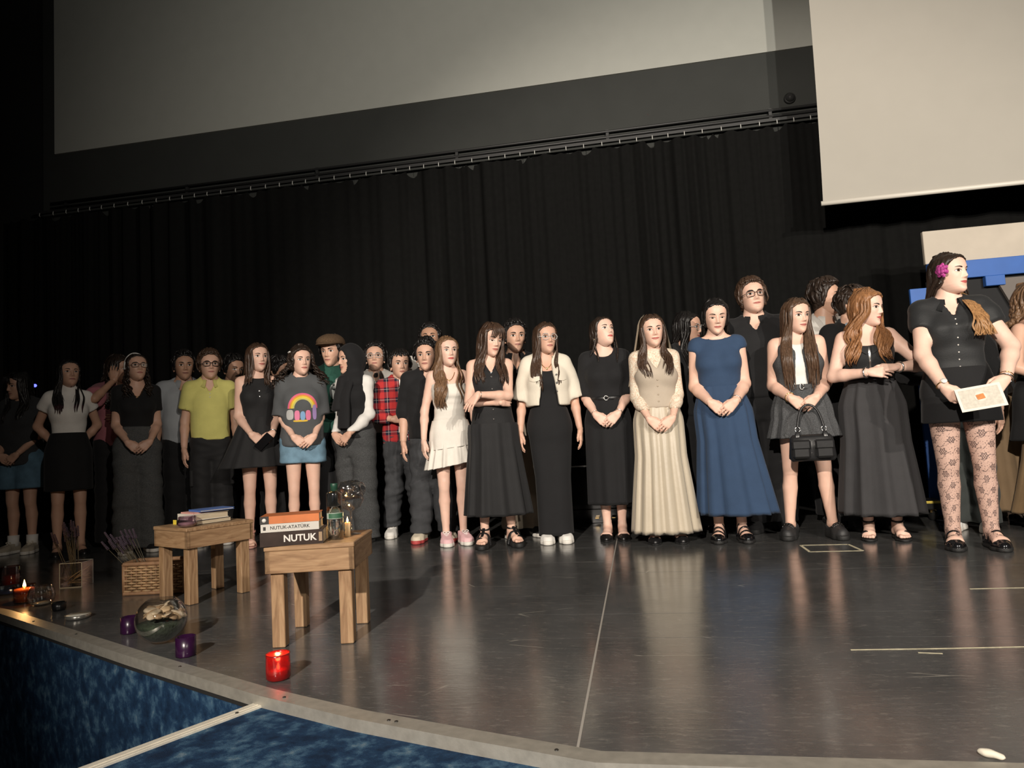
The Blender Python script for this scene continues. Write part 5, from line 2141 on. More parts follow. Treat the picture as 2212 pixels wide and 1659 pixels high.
# white cropped jacket over black column dress
p = Person(-0.64, 5.14, 1.63, rel=4, head=(18, 3, 0), arms='side', stance=0.06, label='person in cream cropped jacket over long black column dress and white sneakers')
p.body(S_MED, toe_out=6)
p.top('dress_top', C_BLACK, inf=0.009, sleeve=0, hem=0.93, neck='strapless', zt=1.275, amp=0.002, seed=60, fr=(5, 8, 40))
p.skirt('dress_skirt', C_BLACK, 1.0, 0.055, 0.128, 0.115, pleats=3, amp=0.006, seed=13, power=1.2, hang=False)
o = p.top('jacket', C_CREAM, inf=0.026, sleeve=0.98, sinf=0.024, sflare=0.020, hem=1.015, neck='v', nd=0.0, box=1.06, amp=0.004, seed=61, open_front=(1.45, 0.020, 0.12))
for sd in (-1, 1):
    trj = caster(o)
    decal(p, trj, 'pocket_flap', lambda u, v, sd=sd: (sd * (0.062 + 0.075 * u), (1.235 - 0.028 * v - 0.012 * v * math.sin(math.pi * u)) * p.s), 8, 5, C_CREAM, o, off=0.007)
btn_line(p, o, M_BTND, (1.24, 1.18, 1.12), x=0.062, r=0.008)
p.collar(C_CREAM, r0=0.066, r1=0.085, z0=1.405, z1=1.385, gap=0.7, parent=o)
p.shoes('sneaker', C_WHITE, M_RUBW, C_WHITE)
p.hair(H_BROWN, length=0.36, wave=0.010, freq=12, n=70, thick=0.015, seed=21, cap=dict(t=0.013), frontshare=0.4, front_side=-1, part=0.015)
p.glasses(M_FRAMEC, M_LENS, round_=True)
p.necklace(M_GOLD, drop=0.075, pend=0.006)

# black belted dress, looking up
p = Person(-0.21, 5.20, 1.65, rel=-2, head=(36, 17, 0), arms={-1: ('clasp', 0.915), 1: ('clasp', 0.915)}, stance=0.055, label='person in black belted midi dress and dark pumps, face lifted to the side')
p.heel = 0.012
p.body(S_FAIR2, feet='plain', toe_out=4, headkw=dict(gaze=0.4))
p.top('dress_top', C_BLACK, inf=0.013, sleeve=0.98, sinf=0.020, sflare=0.006, hem=1.0, neck='scoop', nd=-0.012, amp=0.003, seed=65)
p.skirt('dress_skirt', C_BLACK, 1.04, 0.26, 0.180, 0.155, pleats=8, amp=0.012, seed=14, gather=0.05)
bl = [(math.sin(a) * (np.interp(1.03 * p.s, p.T[:, 0], p.T[:, 1]) + 0.018), -math.cos(a) * (np.interp(1.03 * p.s, p.T[:, 0], p.T[:, 2]) + 0.020), 1.035 * p.s) for a in np.linspace(0, 2 * math.pi, 33)]
o = p.add('belt', *tube_g(bl, 0.014, 8, flat=0.3, ref=np.array(bl) * (1, 1, 0)), L_BLACK)
p.add('buckle', *tube_g([(0.016 * math.cos(a), bl[0][1] - 0.008, 1.035 * p.s + 0.016 * math.sin(a)) for a in np.linspace(0, 2 * math.pi, 13)], 0.0028, 6), M_SILVER, o)
p.shoes('pump', mat('black_pump', (0.012, 0.011, 0.011), 0.3), M_RUBB)
p.hair(H_DARK, length=0.20, wave=0.010, freq=12, n=60, thick=0.014, seed=23, cap=dict(t=0.012), frontshare=0.05, part=0.02)
p.necklace(M_GOLD, drop=0.085, pend=0.005)
p.earring(M_GOLD, -1)
p.bracelet(-1, M_SILVER, 0.0018)
p.bracelet(1, M_SILVER, 0.003)

# beige vest, lace sleeves, cream skirt, veil
LACE = lace()
p = Person(0.15, 5.00, 1.60, rel=6, head=(5, 3, -3), arms={-1: ('clasp', 0.885), 1: ('clasp', 0.885)}, stance=0.08, label='person in beige vest with cream lace sleeves, long cream skirt and pale veil')
p.heel = 0.01
p.body(S_FAIR, feet='plain', toe_out=8, headkw=dict(smile=0.8, squint=0.2))
p.top('lace_blouse', LACE, inf=0.009, sleeve=1.97, sinf=0.010, hem=0.95, neck='crew', amp=0.001, seed=70)
p.skirt('skirt', cloth((0.49, 0.425, 0.325), kind='satin'), 1.04, 0.075, 0.238, 0.200, pleats=13, amp=0.015, seed=15, gather=0.12, power=0.9)
VB = cloth((0.46, 0.39, 0.31))
o = p.top('vest', VB, inf=0.022, sleeve=0, hem=0.965, neck='v', nd=0.045, strap=0.128, amp=0.003, seed=71, flare=0.012)
btn_line(p, o, mat('beige_button', (0.35, 0.28, 0.20), 0.4), (1.165, 1.12, 1.06, 1.01), r=0.006)
p.shoes('flat', L_BLACK, M_RUBB)
p.hair(H_BROWN, length=0.30, wave=0.016, freq=14, n=66, thick=0.013, seed=25, cap=dict(t=0.012), frontshare=0.55, part=0.0)
nu_, nv_ = 22, 16
V = []
for i in range(nu_):
    a = -1.9 + 3.8 * i / (nu_ - 1)
    for j in range(nv_):
        t = j / (nv_ - 1)
        if t < 0.3:
            e = 1.15 - t / 0.3 * 1.1
            q = np.array([0.100 * math.sin(a) * math.cos(e), 0.012 + 0.124 * math.cos(a) * math.cos(e) + 0.01, 0.122 + 0.132 * math.sin(e)])
            V.append(p.head_pts([q])[0])
            base = V[-1]
        else:
            w = (t - 0.3) / 0.7
            V.append(base + np.array([math.sin(a) * 0.085 * w, 0.05 * w + 0.012 * math.sin(a * 7) * w, -0.40 * w]))
V = np.array(V)
Qv = grid_faces(nu_, nv_)
p.add('veil', np.concatenate([V, V + (0, 0.004, 0.002)]), np.concatenate([Qv, Qv[:, ::-1] + len(V)]), cloth((0.60, 0.50, 0.36)))

# navy dress
p = Person(0.58, 4.97, 1.67, rel=4, head=(6, -10, 0), arms={-1: ('clasp', 0.935), 1: ('clasp', 0.935)}, bw=1.08, arm=1.14, stance=0.075, label='person in long navy blue cap-sleeve dress, eyes lowered')
p.heel = 0.012
p.body(S_FAIR, feet='plain', toe_out=9, headkw=dict(lids=True))
p.top('bodice', C_NAVY, inf=0.011, sleeve=0.13, sinf=0.006, sflare=0.004, hem=1.0, neck='boat', nd=0.004, amp=0.003, seed=75, fr=(6, 8, 30))
p.skirt('skirt', C_NAVY, 1.045, 0.185, 0.255, 0.220, pleats=11, amp=0.016, seed=16, gather=0.15, dx=0.055, power=0.85)
p.shoes('maryjane', M_PATENT, M_RUBB)
p.hair(H_BLACK, length=0.22, wave=0.010, n=50, thick=0.014, seed=27, cap=dict(t=0.012), frontshare=0.0, back_only=True, part=0.0)
p.earring(M_SILVER, -1, 0.004)
p.necklace(M_SILVER, drop=0.055, pend=0.003)
p.bracelet(1, M_SILVER, 0.003)

# grey vest and pleated skirt with handbag
p = Person(1.11, 5.01, 1.63, rel=6, head=(28, -3, 0), arms={-1: ('clasp', 0.955), 1: ('clasp', 0.955)}, bw=1.10, arm=1.16, stance=0.135, label='person in grey vest and pleated mini skirt with very long brown hair')
p.heel = 0.02
p.body(S_FAIR, feet='plain', toe_out=16, headkw=dict(smile=0.3))
p.top('white_top', C_WHITE, inf=0.009, sleeve=0, hem=1.0, neck='scoop', nd=0.01, strap=0.12, amp=0.002, seed=80)
CG = cloth((0.075, 0.077, 0.080), kind='wool')
p.skirt('skirt', CG, 1.045, 0.685, 0.235, 0.190, pleats=14, amp=0.011, seed=18, gather=0.25)
o = p.top('vest', CG, inf=0.020, sleeve=0, hem=0.985, neck='v', nd=0.05, strap=0.130, amp=0.002, seed=81, open_front=(1.30, 0.014, 0.11))
btn_line(p, o, M_BTND, (1.17, 1.11, 1.05), x=0.058, r=0.008)
bl = [(math.sin(a) * (np.interp(1.02 * p.s, p.T[:, 0], p.T[:, 1]) + 0.020), -math.cos(a) * (np.interp(1.02 * p.s, p.T[:, 0], p.T[:, 2]) + 0.022), 1.03 * p.s) for a in np.linspace(0, 2 * math.pi, 33)]
o = p.add('belt', *tube_g(bl, 0.018, 8, flat=0.3, ref=np.array(bl) * (1, 1, 0)), CG)
p.add('buckle', *tube_g([(0.012 * math.cos(a), bl[0][1] - 0.010, 1.03 * p.s + 0.020 * math.sin(a)) for a in np.linspace(0, 2 * math.pi, 13)], 0.003, 6), M_SILVER, o)
p.shoes('loafer', mat('matt_black_leather', (0.028, 0.028, 0.029), 0.55), M_RUBB, M_FRAMEB)
p.hair(H_MID, length=0.46, wave=0.006, freq=9, n=92, thick=0.016, seed=29, cap=dict(t=0.014), frontshare=0.5, part=0.02)
p.bracelet(-1, M_GOLD, 0.003)
PBAG = (Matrix.Translation(p.root.location) @ Matrix.Rotation(p.face_rot, 4, 'Z'), p.s)

# ginger hair, black top, grey long skirt
p = Person(1.52, 4.89, 1.63, rel=6, head=(54, -5, 0), arms={-1: dict(W=(-0.020, -0.225, 1.085), d=(0.95, -0.12, -0.08), n=(0.1, 0.9, -0.3), c=(0.5, 0.08, 0.4), hint=(-0.85, 0.25, -0.6)),
                                                        1: dict(W=(0.135, -0.205, 1.105), d=(-0.95, -0.15, 0.05), n=(0.0, 0.6, -0.7), c=(0.55, 0.05, 0.4), hint=(0.85, 0.25, -0.6))},
           bw=1.10, arm=1.10, stance=0.085, label='person with long wavy ginger hair in black zip top and long charcoal skirt')
p.heel = 0.016
p.body(S_FAIR2, feet='toes', toe_out=8)
o = p.top('zip_top', C_BLACK2, inf=0.012, sleeve=0, hem=0.985, neck='strapless', zt=1.265, amp=0.003, seed=85)
for sd in (-1, 1):
    pts = [(sd * 0.095, p.front_y(sd * 0.095, 1.25 * p.s, 0.012), 1.25 * p.s), (sd * 0.10, -0.075, 1.32 * p.s), (sd * 0.095, -0.02, 1.385 * p.s), (sd * 0.09, 0.06, 1.36 * p.s), (sd * 0.09, 0.115, 1.25 * p.s)]
    p.add('strap', *tube_g(smooth_path(pts, 2), 0.008, 8, flat=0.5), C_BLACK2, o)
zt_ = caster(o)
decal(p, zt_, 'zip', lambda u, v: ((u - 0.5) * 0.010, (1.262 - 0.14 * v) * p.s), 3, 14, M_SILVER, o, off=0.004)
decal(p, zt_, 'fold_flap', lambda u, v: (-0.015 - 0.085 * u, (1.262 - 0.055 * v * (1 - u)) * p.s), 8, 5, C_BLACK2, o, off=0.009)
decal(p, zt_, 'fold_flap', lambda u, v: (0.015 + 0.085 * u, (1.262 - 0.055 * v * (1 - u)) * p.s), 8, 5, C_BLACK2, o, off=0.009)
p.skirt('skirt', cloth((0.042, 0.041, 0.043)), 1.045, 0.165, 0.245, 0.215, pleats=11, amp=0.018, seed=19, gather=0.25, power=0.75)
p.shoes('strapheel', L_BLACK, M_RUBB)
p.hair(H_GINGER, length=0.34, wave=0.020, freq=17, n=88, thick=0.016, seed=31, cap=dict(t=0.018, lift=0.004), frontshare=0.5, part=0.01, spread=1.1, vol=0.015)
p.bracelet(-1, M_SILVER, 0.006, at=0.90)
p.bracelet(1, M_SILVER, 0.006, at=0.90)

# tall woman with certificate and floral tights
p = Person(1.87, 4.48, 1.735, rel=12, head=(42, 2, 0), arms={-1: dict(W=(-0.115, -0.250, 0.885), d=(0.55, -0.20, -0.70), n=(0.55, 0.80, 0.1), c=(0.75, 0.03, 0.6), hint=(-0.9, 0.35, -0.2)),
                                                         1: dict(W=(0.170, -0.235, 0.915), d=(-0.70, -0.35, -0.60), n=(-0.3, 0.9, -0.2), c=(0.42, 0.08, 0.3), hint=(0.9, 0.4, -0.2))},
           bw=1.13, arm=1.12, bust=1.5, stance=0.092, label='person in black button blouse, mini skirt and floral lace tights, flower in hair')
p.heel = 0.022
p.body(S_FAIR2, feet='plain', toe_out=8, headkw=dict(smile=0.4, jaw=1.12))
# tights
FT = floral_tights()
F = Field((-0.30, -0.20, 0.03), (0.30, 0.22, 0.80 * p.s), 0.010)
for sd in (-1, 1):
    hip, kn, an = p.leg[sd]
    p.leg_f(F, sd, 0.005)
    F.cone(an, an + (0, -0.10, -0.035), 0.036 * p.lr, 0.030 * p.lr, 0.02)
F.cut(lambda x, y, z: (z - 0.78 * p.s) + 0 * x + 0 * y)
V, Q = F.mesh()
V = relax(V, Q, 2)
o = p.add('tights', V, Q, FT)
at = o.data.attributes.new('leg_uv', 'FLOAT_VECTOR', 'POINT')
uv = np.zeros((len(V), 3), f4)
for sd in (-1, 1):
    m_ = (V[:, 0] * sd) >= 0
    hip, kn, an = p.leg[sd]
    t = np.clip((V[m_, 2] - an[2]) / (hip[2] - an[2]), 0, 1)
    cx = an[0] + (hip[0] - an[0]) * t
    uv[m_, 0] = np.arctan2(V[m_, 0] - cx, -(V[m_, 1] - 0.01)) * 0.068 + 1.0 + 0.3 * sd
    uv[m_, 1] = V[m_, 2] + 0.033 * (sd > 0)
at.data.foreach_set('vector', uv.ravel())
p.skirt('skirt', C_BLACK, 1.0, 0.695, 0.200, 0.150, pleats=4, amp=0.003, seed=21, inf=0.012, power=0.5, hang=False)
CS = cloth((0.020, 0.021, 0.022), 0.6)
o = p.top('blouse', CS, inf=0.013, sleeve=0.46, sinf=0.016, hem=0.915, neck='v', nd=0.01, amp=0.0045, seed=90, puff=1.15, fr=(7, 9, 34))
p.collar(CS, r0=0.060, r1=0.100, z0=1.405, z1=1.360, gap=0.5, drop=0.05, parent=o)
btn_line(p, o, M_BTN, (1.265, 1.235, 1.16, 1.12, 1.08, 1.04, 1.0, 0.96), r=0.0042)
p.shoes('maryjane', M_PATENT, M_RUBB)
p.hair(H_DARK, length=0.32, wave=0.010, freq=12, n=70, thick=0.016, seed=33, cap=dict(t=0.014), frontshare=0.0, back_only=True, vol=0.03, part=0.01, m2=H_DARK, front_side=1)
# golden front lock
gs = []
rr_ = np.random.RandomState(3)
for i in range(34):
    x0 = 0.06 + 0.06 * rr_.rand()
    z0 = 1.415 * p.s
    pts = [(0.045 + 0.02 * rr_.rand(), 0.045, z0 + 0.03), (x0 * 0.9, 0.0, z0 - 0.02)]
    for k in range(1, 6):
        z = z0 - 0.02 - 0.05 * k
        pts.append((x0 + 0.016 * k * rr_.rand() + 0.006 * math.sin(k * 2 + i), p.front_y(min(x0, 0.13), z, 0.03) - 0.012 * rr_.rand() - 0.01, z))
    P_ = smooth_path(pts, 2)
    gs.append(tube_g(P_, 0.0075 * np.interp(np.linspace(0, 1, len(P_)), [0, 0.2, 0.8, 1], [0.4, 1, 0.8, 0.15]), 6, flat=0.5, ref=(0.3, -1, 0)))
p.add('golden_hair_lock', *join_g(gs), H_GOLD)
# flower in the hair
FL = mat('magenta_petal', (0.42, 0.05, 0.25), 0.6, 0.25, 40)
gs = []
for ring, (n_, rr2, h_) in enumerate(((7, 0.030, 0.004), (6, 0.021, 0.010), (4, 0.011, 0.015))):
    for i in range(n_):
        a = 2 * math.pi * i / n_ + ring * 0.4
        c = np.array([-0.092 - h_, -0.030 + rr2 * math.cos(a), 0.125 + rr2 * math.sin(a)])
        V, Q = lathe_g([(0.013 * math.sin(t), -0.005 * math.cos(t)) for t in np.linspace(0.05, 3.09, 5)], 8)
        V = np.array([(z_, x_, y_) for x_, y_, z_ in V]) + c
        gs.append((p.head_pts(V), Q))
o = p.add('hair_flower', *join_g(gs), FL)
p.earring(M_SILVER, -1)
p.bracelet(-1, M_GOLD, 0.0035, at=0.92, face=C_WHITE)
p.bracelet(1, M_GOLD, 0.0018)
p.bracelet(1, M_SILVER, 0.004, at=1.0)
CERT = (Matrix.Translation(p.root.location) @ Matrix.Rotation(p.face_rot, 4, 'Z'), p.s)

# person at the right edge, seen from behind the shoulder
p = Person(2.57, 5.02, 1.60, rel=62, head=(25, -6, 0), arms={-1: dict(W=(-0.12, -0.20, 0.97), d=(0.5, -0.6, -0.3), n=(0.6, 0.3, -0.5), hint=(-0.8, 0.5, -0.4)), 1: 'side'}, vox=0.0125, label='person in black sleeveless top and tan skirt holding pink flowers beside the scenery frame')
p.body(S_MED, feet='plain', toe_out=8)
p.top('dress_top', C_BLACK, inf=0.012, sleeve=0, hem=0.95, neck='boat', strap=0.132, amp=0.002, seed=95)
p.skirt('skirt', C_BLACK, 1.03, 0.60, 0.20, 0.17, pleats=5, amp=0.008, seed=22)
p.skirt('underskirt', cloth((0.22, 0.145, 0.075)), 0.66, 0.12, 0.23, 0.20, pleats=9, amp=0.018, seed=23)
p.shoes('flat', L_BLACK, M_RUBB)
p.hair(H_LIGHT, length=0.30, wave=0.006, curl=0.014, freq=14, n=80, thick=0.014, seed=35, cap=dict(t=0.018), frontshare=0.25, vol=0.03)
FLP = (Matrix.Translation(p.root.location) @ Matrix.Rotation(p.face_rot, 4, 'Z'), p.s, p.arm[-1][2])


# ================================================================== second row
def man(x, y, H, label, rel, head, skin, top_col, pants_m, hair_m, sleeve=1.95, neck='v', nd=-0.01, collar=True, tie=None, bw=0.98, hairkw=None, capkw=None, shoe=None, hem=0.86, arms='side', glasses=None, print_=None, headkw=None, sole=None):
    p = Person(x, y, H, rel=rel, head=head, male=True, bw=bw, arms=arms, vox=BV, label=label)
    p.body(skin, toe_out=12, headkw=headkw)
    p.pants('trousers', pants_m, rt=0.098, rk=0.086, rh=0.082, wz=0.98, hem=0.06, amp=0.006, seed=int(x * 100) % 97)
    cm = cloth(top_col)
    o = p.top('shirt', cm, inf=0.020, sleeve=sleeve, sinf=0.018, hem=hem, neck=neck, nd=nd, box=1.03, amp=0.004, seed=int(x * 77) % 89)
    if collar:
        p.collar(cm, parent=o)
    if tie:
        tr_ = caster(o)
        q = decal(p, tr_, 'necktie', lambda u, v: ((u - 0.5) * (0.026 + 0.045 * min(1, v * 1.4)), (1.36 - 0.36 * v) * p.s), 4, 16, tie, o, off=0.008)
        y0 = p.front_y(0, 1.36 * p.s, 0.03)
        p.add('tie_knot', np.array(bevel_box(-0.017, 0.017, -0.012, 0.012, -0.02, 0.016, 0.006)[0]) + (0, y0 - 0.004, 1.372 * p.s), bevel_box(-0.017, 0.017, -0.012, 0.012, -0.02, 0.016, 0.006)[1], tie, o)
    p.shoes('sneaker', shoe or C_BLACK, sole or M_RUBB, C_BLACK)
    hk = dict(style='short', length=0.06, n=90, thick=0.013, seed=int(abs(x) * 31) % 50)
    hk.update(hairkw or {})
    if hair_m:
        p.hair(hair_m, cap=dict(dict(t=0.012, low=0.08, lift=0.008), **(capkw or {})), **hk)
    if glasses:
        p.glasses(glasses, M_LENS)
    return p, o


# pink top with hand at the cheek
p = Person(-4.68, 5.62, 1.74, rel=22, head=(32, -4, 0), arms={-1: dict(W=(-0.085, -0.165, 1.415), d=(0.10, 0.05, 0.95), n=(0.5, 0.8, 0), c=(0.5, 0.12, 0.3), hint=(-0.8, 0.0, -0.8)),
                                                          1: dict(W=(-0.02, -0.20, 1.08), d=(-1, 0, 0.1), n=(0, 1, 0), hint=(0.8, 0.2, -0.6))}, vox=BV, label='person with long curly hair in pink top, hand raised to the cheek')
p.body(S_TAN, toe_out=8)
p.pants('trousers', C_BLACK, rt=0.10, rk=0.09, rh=0.09, wz=1.0, hem=0.05)
p.top('blouse', cloth((0.36, 0.13, 0.155)), inf=0.022, sleeve=0.8, sinf=0.03, sflare=0.02, hem=0.86, neck='crew', box=1.06, amp=0.008, seed=101)
p.shoes('flat', L_BLACK, M_RUBB)
p.hair(H_DARK, length=0.36, wave=0.006, curl=0.012, freq=14, n=76, thick=0.013, seed=37, cap=dict(t=0.018), vol=0.03)

man(-4.01, 5.65, 1.72, 'person in pale grey open-collar shirt, dark cropped hair, between tee and polo wearers', 4, (4, 2, 0), S_TAN, (0.34, 0.36, 0.38), C_BLACK, H_BLACK, sleeve=0.9, nd=0.04, hairkw=dict(length=0.04))
p, o = man(-3.76, 6.02, 1.71, 'person with moustache in grey shirt, half hidden behind the yellow polo', 12, (16, -6, 0), S_TAN, (0.20, 0.22, 0.24), C_BLACK, H_BLACK)
p.add('moustache', p.head_pts(tube_g(smooth_path([(-0.026, -0.084, 0.056), (-0.014, -0.094, 0.0635), (0, -0.097, 0.0645), (0.014, -0.094, 0.0635), (0.026, -0.084, 0.056)], 1), [0.002, 0.004, 0.005, 0.005, 0.005, 0.005, 0.005, 0.005, 0.004, 0.002], 6)[0]), tube_g(smooth_path([(-0.026, -0.084, 0.056), (-0.014, -0.094, 0.0635), (0, -0.097, 0.0645), (0.014, -0.094, 0.0635), (0.026, -0.084, 0.056)], 1), 0.004, 6)[1], H_BLACK)
q_, o_ = man(-3.30, 6.00, 1.66, 'person in dim profile behind the black skater dress and the rainbow tee', 22, (40, -8, 0), S_TAN, (0.14, 0.12, 0.12), C_BLACK, H_BLACK, nd=0.0)
p, o = man(-2.55, 5.62, 1.745, 'person in brown flat cap and dark green printed tee', -8, (-18, -4, 0), S_MED, (0.022, 0.085, 0.062), C_BLACK, H_BLACK, sleeve=0.7, neck='crew', collar=False)
CAPM = cloth((0.105, 0.066, 0.038), kind='wool')
F = Field((-0.13, -0.18, 0.13), (0.13, 0.15, 0.29), 0.0075)
F.ell((0, 0.010, 0.180), (0.100, 0.122, 0.078))
F.ell((0, -0.060, 0.190), (0.080, 0.085, 0.046), 0.03)
F.cut(lambda x, y, z: (0.168 - 0.25 * np.clip(y, 0, 1) - z) + 0 * x)
V, Q = F.mesh()
c_ = p.add('flat_cap', p.head_pts(V), Q, CAPM)
F = Field((-0.11, -0.19, 0.13), (0.11, -0.04, 0.22), 0.006)
F.ell((0, -0.085, 0.170), (0.082, 0.080, 0.014))
F.cut(lambda x, y, z: (y + 0.075) + 0 * x + 0 * z)
V, Q = F.mesh()
p.add('peak', p.head_pts(V), Q, CAPM, c_)
tr = caster(o)
GP = cloth((0.30, 0.32, 0.31))
decal(p, tr, 'print_patch', blob(0.035, 1.19 * p.s, 0.055, 0.075, 2.2), 24, 5, GP, o, off=0.004)
decal(p, tr, 'print_patch', blob(0.055, 1.275 * p.s, 0.030, 0.028, 2.0), 20, 4, GP, o, off=0.0045)
for k in range(4):
    decal(p, tr, 'print_line', lambda u, v, k=k: (-0.02 + 0.10 * u, (1.09 - 0.025 * k + 0.010 * v) * p.s), 10, 2, GP, o, off=0.004)

man(-2.33, 6.05, 1.713, 'person in white shirt and black tie behind the black headscarf', 0, (-6, 8, 0), S_MED, (0.60, 0.58, 0.54), C_BLACK, H_BLACK, tie=C_BLACK, glasses=M_FRAMEC, hairkw=dict(n=110, length=0.07), capkw=dict(t=0.018, fringe=0.01))
man(-1.82, 6.12, 1.86, 'tall person in white shirt and black tie behind the plaid shirt', 0, (-6, 10, 0), S_TAN, (0.60, 0.58, 0.54), C_BLACK, H_BLACK, tie=C_BLACK)
man(-0.93, 5.50, 1.72, 'person in black v-neck shirt and beige trousers behind the crossed arms', 4, (10, 2, 0), S_MED2, (0.014, 0.014, 0.015), cloth((0.30, 0.25, 0.19)), H_BLACK, sleeve=0.8, nd=0.03, hairkw=dict(length=0.05), shoe=C_BLACK, sole=M_RUBW)

# glasses girl, fist to chin
p = Person(0.41, 5.40, 1.665, rel=38, head=(30, -2, 0), arms={1: dict(W=(0.05, -0.235, 1.37), d=(-0.35, -0.25, 0.75), n=(0, 0.9, 0.3), c=(1.25, 0.0, 0.8), hint=(0.8, 0.1, -0.8)), -1: 'side'}, vox=BV, label='person with long black hair and round glasses, fist at the chin, behind the veil')
p.body(S_MED, toe_out=8, headkw=dict(smile=0.6))
p.pants('trousers', C_BLACK, rt=0.10, rk=0.085, rh=0.08)
o = p.top('jacket', C_BLACK, inf=0.022, sleeve=1.9, sinf=0.02, hem=0.86, neck='v', nd=0.06, amp=0.004, seed=111)
p.shoes('flat', L_BLACK, M_RUBB)
p.hair(H_BLACK, length=0.36, wave=0.008, n=64, thick=0.016, seed=39, cap=dict(t=0.015))
p.glasses(M_FRAMEC, M_LENS, round_=True)

man(0.91, 5.38, 1.865, 'tall person with wavy brown hair and glasses in black shirt', 4, (12, 8, -4), S_FAIR, (0.014, 0.014, 0.015), C_BLACK, H_BROWN, bw=1.12, glasses=M_FRAMEB, headkw=dict(jaw=1.12, smile=0.3),
    hairkw=dict(length=0.095, n=110, thick=0.013, wave=0.02), capkw=dict(t=0.014, low=0.055, lift=0.006), tie=None)
man(1.50, 5.72, 1.87, 'tall person in white open-collar shirt turning away', 26, (46, 4, 0), S_MED2, (0.70, 0.67, 0.62), C_BLACK, H_DARK, hairkw=dict(length=0.085, n=120, wave=0.03), capkw=dict(t=0.018, low=0.06, lift=0.012), nd=0.02)
p, o = man(1.57, 5.34, 1.73, 'person in black suit with pale blue collar, seen in profile with glasses', 36, (44, -2, 0), S_MED, (0.015, 0.015, 0.016), C_BLACK, H_DARK, glasses=M_FRAMEB, hairkw=dict(length=0.05), collar=False, nd=0.03,
           arms={-1: dict(W=(-0.10, -0.20, 0.97), d=(0.8, -0.5, 0), n=(0, 0, 1), hint=(-0.8, 0.4, -0.3)), 1: 'side'})
p.collar(cloth((0.36, 0.44, 0.50)), parent=o)
man(2.14, 5.12, 1.58, 'person in dark suit almost hidden behind the floral tights', -10, (0, 0, 0), S_MED, (0.015, 0.015, 0.016), cloth((0.035, 0.040, 0.038)), H_BLACK, shoe=C_WHITE, sole=M_RUBW, bw=1.02,
    arms={-1: dict(W=(-0.13, -0.17, 1.06), d=(0.7, -0.2, 0.4), n=(0, 1, 0), hint=(-0.9, 0.3, -0.4)), 1: 'side'})
p = Person(2.46, 5.42, 1.56, rel=10, head=(10, 0, 0), arms='side', vox=BV, label='person in white blouse and long tan skirt behind the certificate holder')
p.body(S_MED, toe_out=8)
p.top('blouse', C_WHITE, inf=0.02, sleeve=1.0, sinf=0.025, hem=0.95, neck='crew', amp=0.004, seed=121)
p.skirt('skirt', cloth((0.24, 0.165, 0.095)), 1.03, 0.10, 0.23, 0.20, pleats=9, amp=0.02, seed=24)
p.shoes('flat', L_BLACK, M_RUBB)
p.hair(H_DARK, length=0.28, n=50, thick=0.016, seed=41)


# ------------------------------------------------------------------ things carried
M_, s_ = PBAG
BAGL = mat('smooth_black_leather', (0.018, 0.018, 0.019), 0.30, 0.08, 20, 0.03, 60, spec=0.5)
bag = empty('handbag', (0, 0, 0))
bag.matrix_world = M_ @ Matrix.Translation((0.012, -0.270, 0.525)) @ Matrix.Scale(0.92, 4)
tag(bag, 'black leather handbag with two flap pockets, held below the pleated skirt', 'handbag')
V, Fq = bevel_box(-0.155, 0.155, -0.045, 0.045, 0.0, 0.185, 0.022)
V = np.array(V)
V[:, 0] *= 1 - 0.12 * (V[:, 2] / 0.185)
obj('bag_body', raw_mesh('bag_body', V, Fq), BAGL, bag)
for sx in (-1, 1):
    box('pocket', sx * 0.075 - 0.058, sx * 0.075 + 0.058, -0.078, -0.04, 0.022, 0.105, BAGL, bag, b=0.014)
    fl = box('flap', sx * 0.075 - 0.062, sx * 0.075 + 0.062, -0.086, -0.04, 0.082, 0.150, BAGL, bag, b=0.012)
    obj('ring', raw_mesh('ring', *tube_g([(sx * 0.085 + 0.017 * math.cos(a), -0.02, 0.222 + 0.017 * math.sin(a)) for a in np.linspace(0, 2 * math.pi, 17)], 0.004, 6)), M_SILVER, bag)
    obj('strap_tab', raw_mesh('strap_tab', *tube_g(smooth_path([(sx * 0.095, -0.035, 0.13), (sx * 0.09, -0.035, 0.18), (sx * 0.085, -0.02, 0.212)], 1), [0.026] * 2 + [0.018] * 2 + [0.012] * 2, 8, flat=0.25, ref=(0, -1, 0))), BAGL, bag)
obj('handle', raw_mesh('handle', *tube_g(smooth_path([(-0.085, -0.02, 0.235), (-0.072, 0.0, 0.31), (-0.045, 0.02, 0.375), (0, 0.03, 0.398), (0.045, 0.02, 0.375), (0.072, 0.0, 0.31), (0.085, -0.02, 0.235)], 2), 0.0085, 8)), BAGL, bag)

M_, s_ = CERT
ce = empty('certificate', (0, 0, 0))
ce.matrix_world = M_ @ Matrix.Translation((0.030, -0.335, 0.858)) @ Matrix.Rotation(-0.13, 4, 'Y') @ Matrix.Rotation(-0.42, 4, 'X')
tag(ce, 'white certificate with orange emblem held in both hands', 'certificate')
box('sheet', -0.108, 0.108, 0.0, 0.003, -0.070, 0.070, mat('certificate_paper', (0.72, 0.68, 0.60), 0.6), ce)
box('print_field', -0.094, 0.094, -0.0008, 0.0, -0.056, 0.056, mat('certificate_print', (0.56, 0.52, 0.44), 0.6, 0.12, 60), ce)
o = obj('emblem', raw_mesh('emblem', *lathe_g([(0.029, 0.0), (0.029, 0.0008), (0.022, 0.0008)], 28), smooth=False), mat('faint_ring', (0.64, 0.60, 0.52), 0.6), ce, (0, -0.001, 0.005))
o.rotation_euler = (math.pi / 2, 0, 0)
o = box('emblem_mark', -0.019, 0.019, -0.0035, -0.001, -0.012, 0.018, mat('orange_print', (0.55, 0.20, 0.055), 0.6, 0.2, 60), ce)
o.rotation_euler = (0, -0.12, 0)

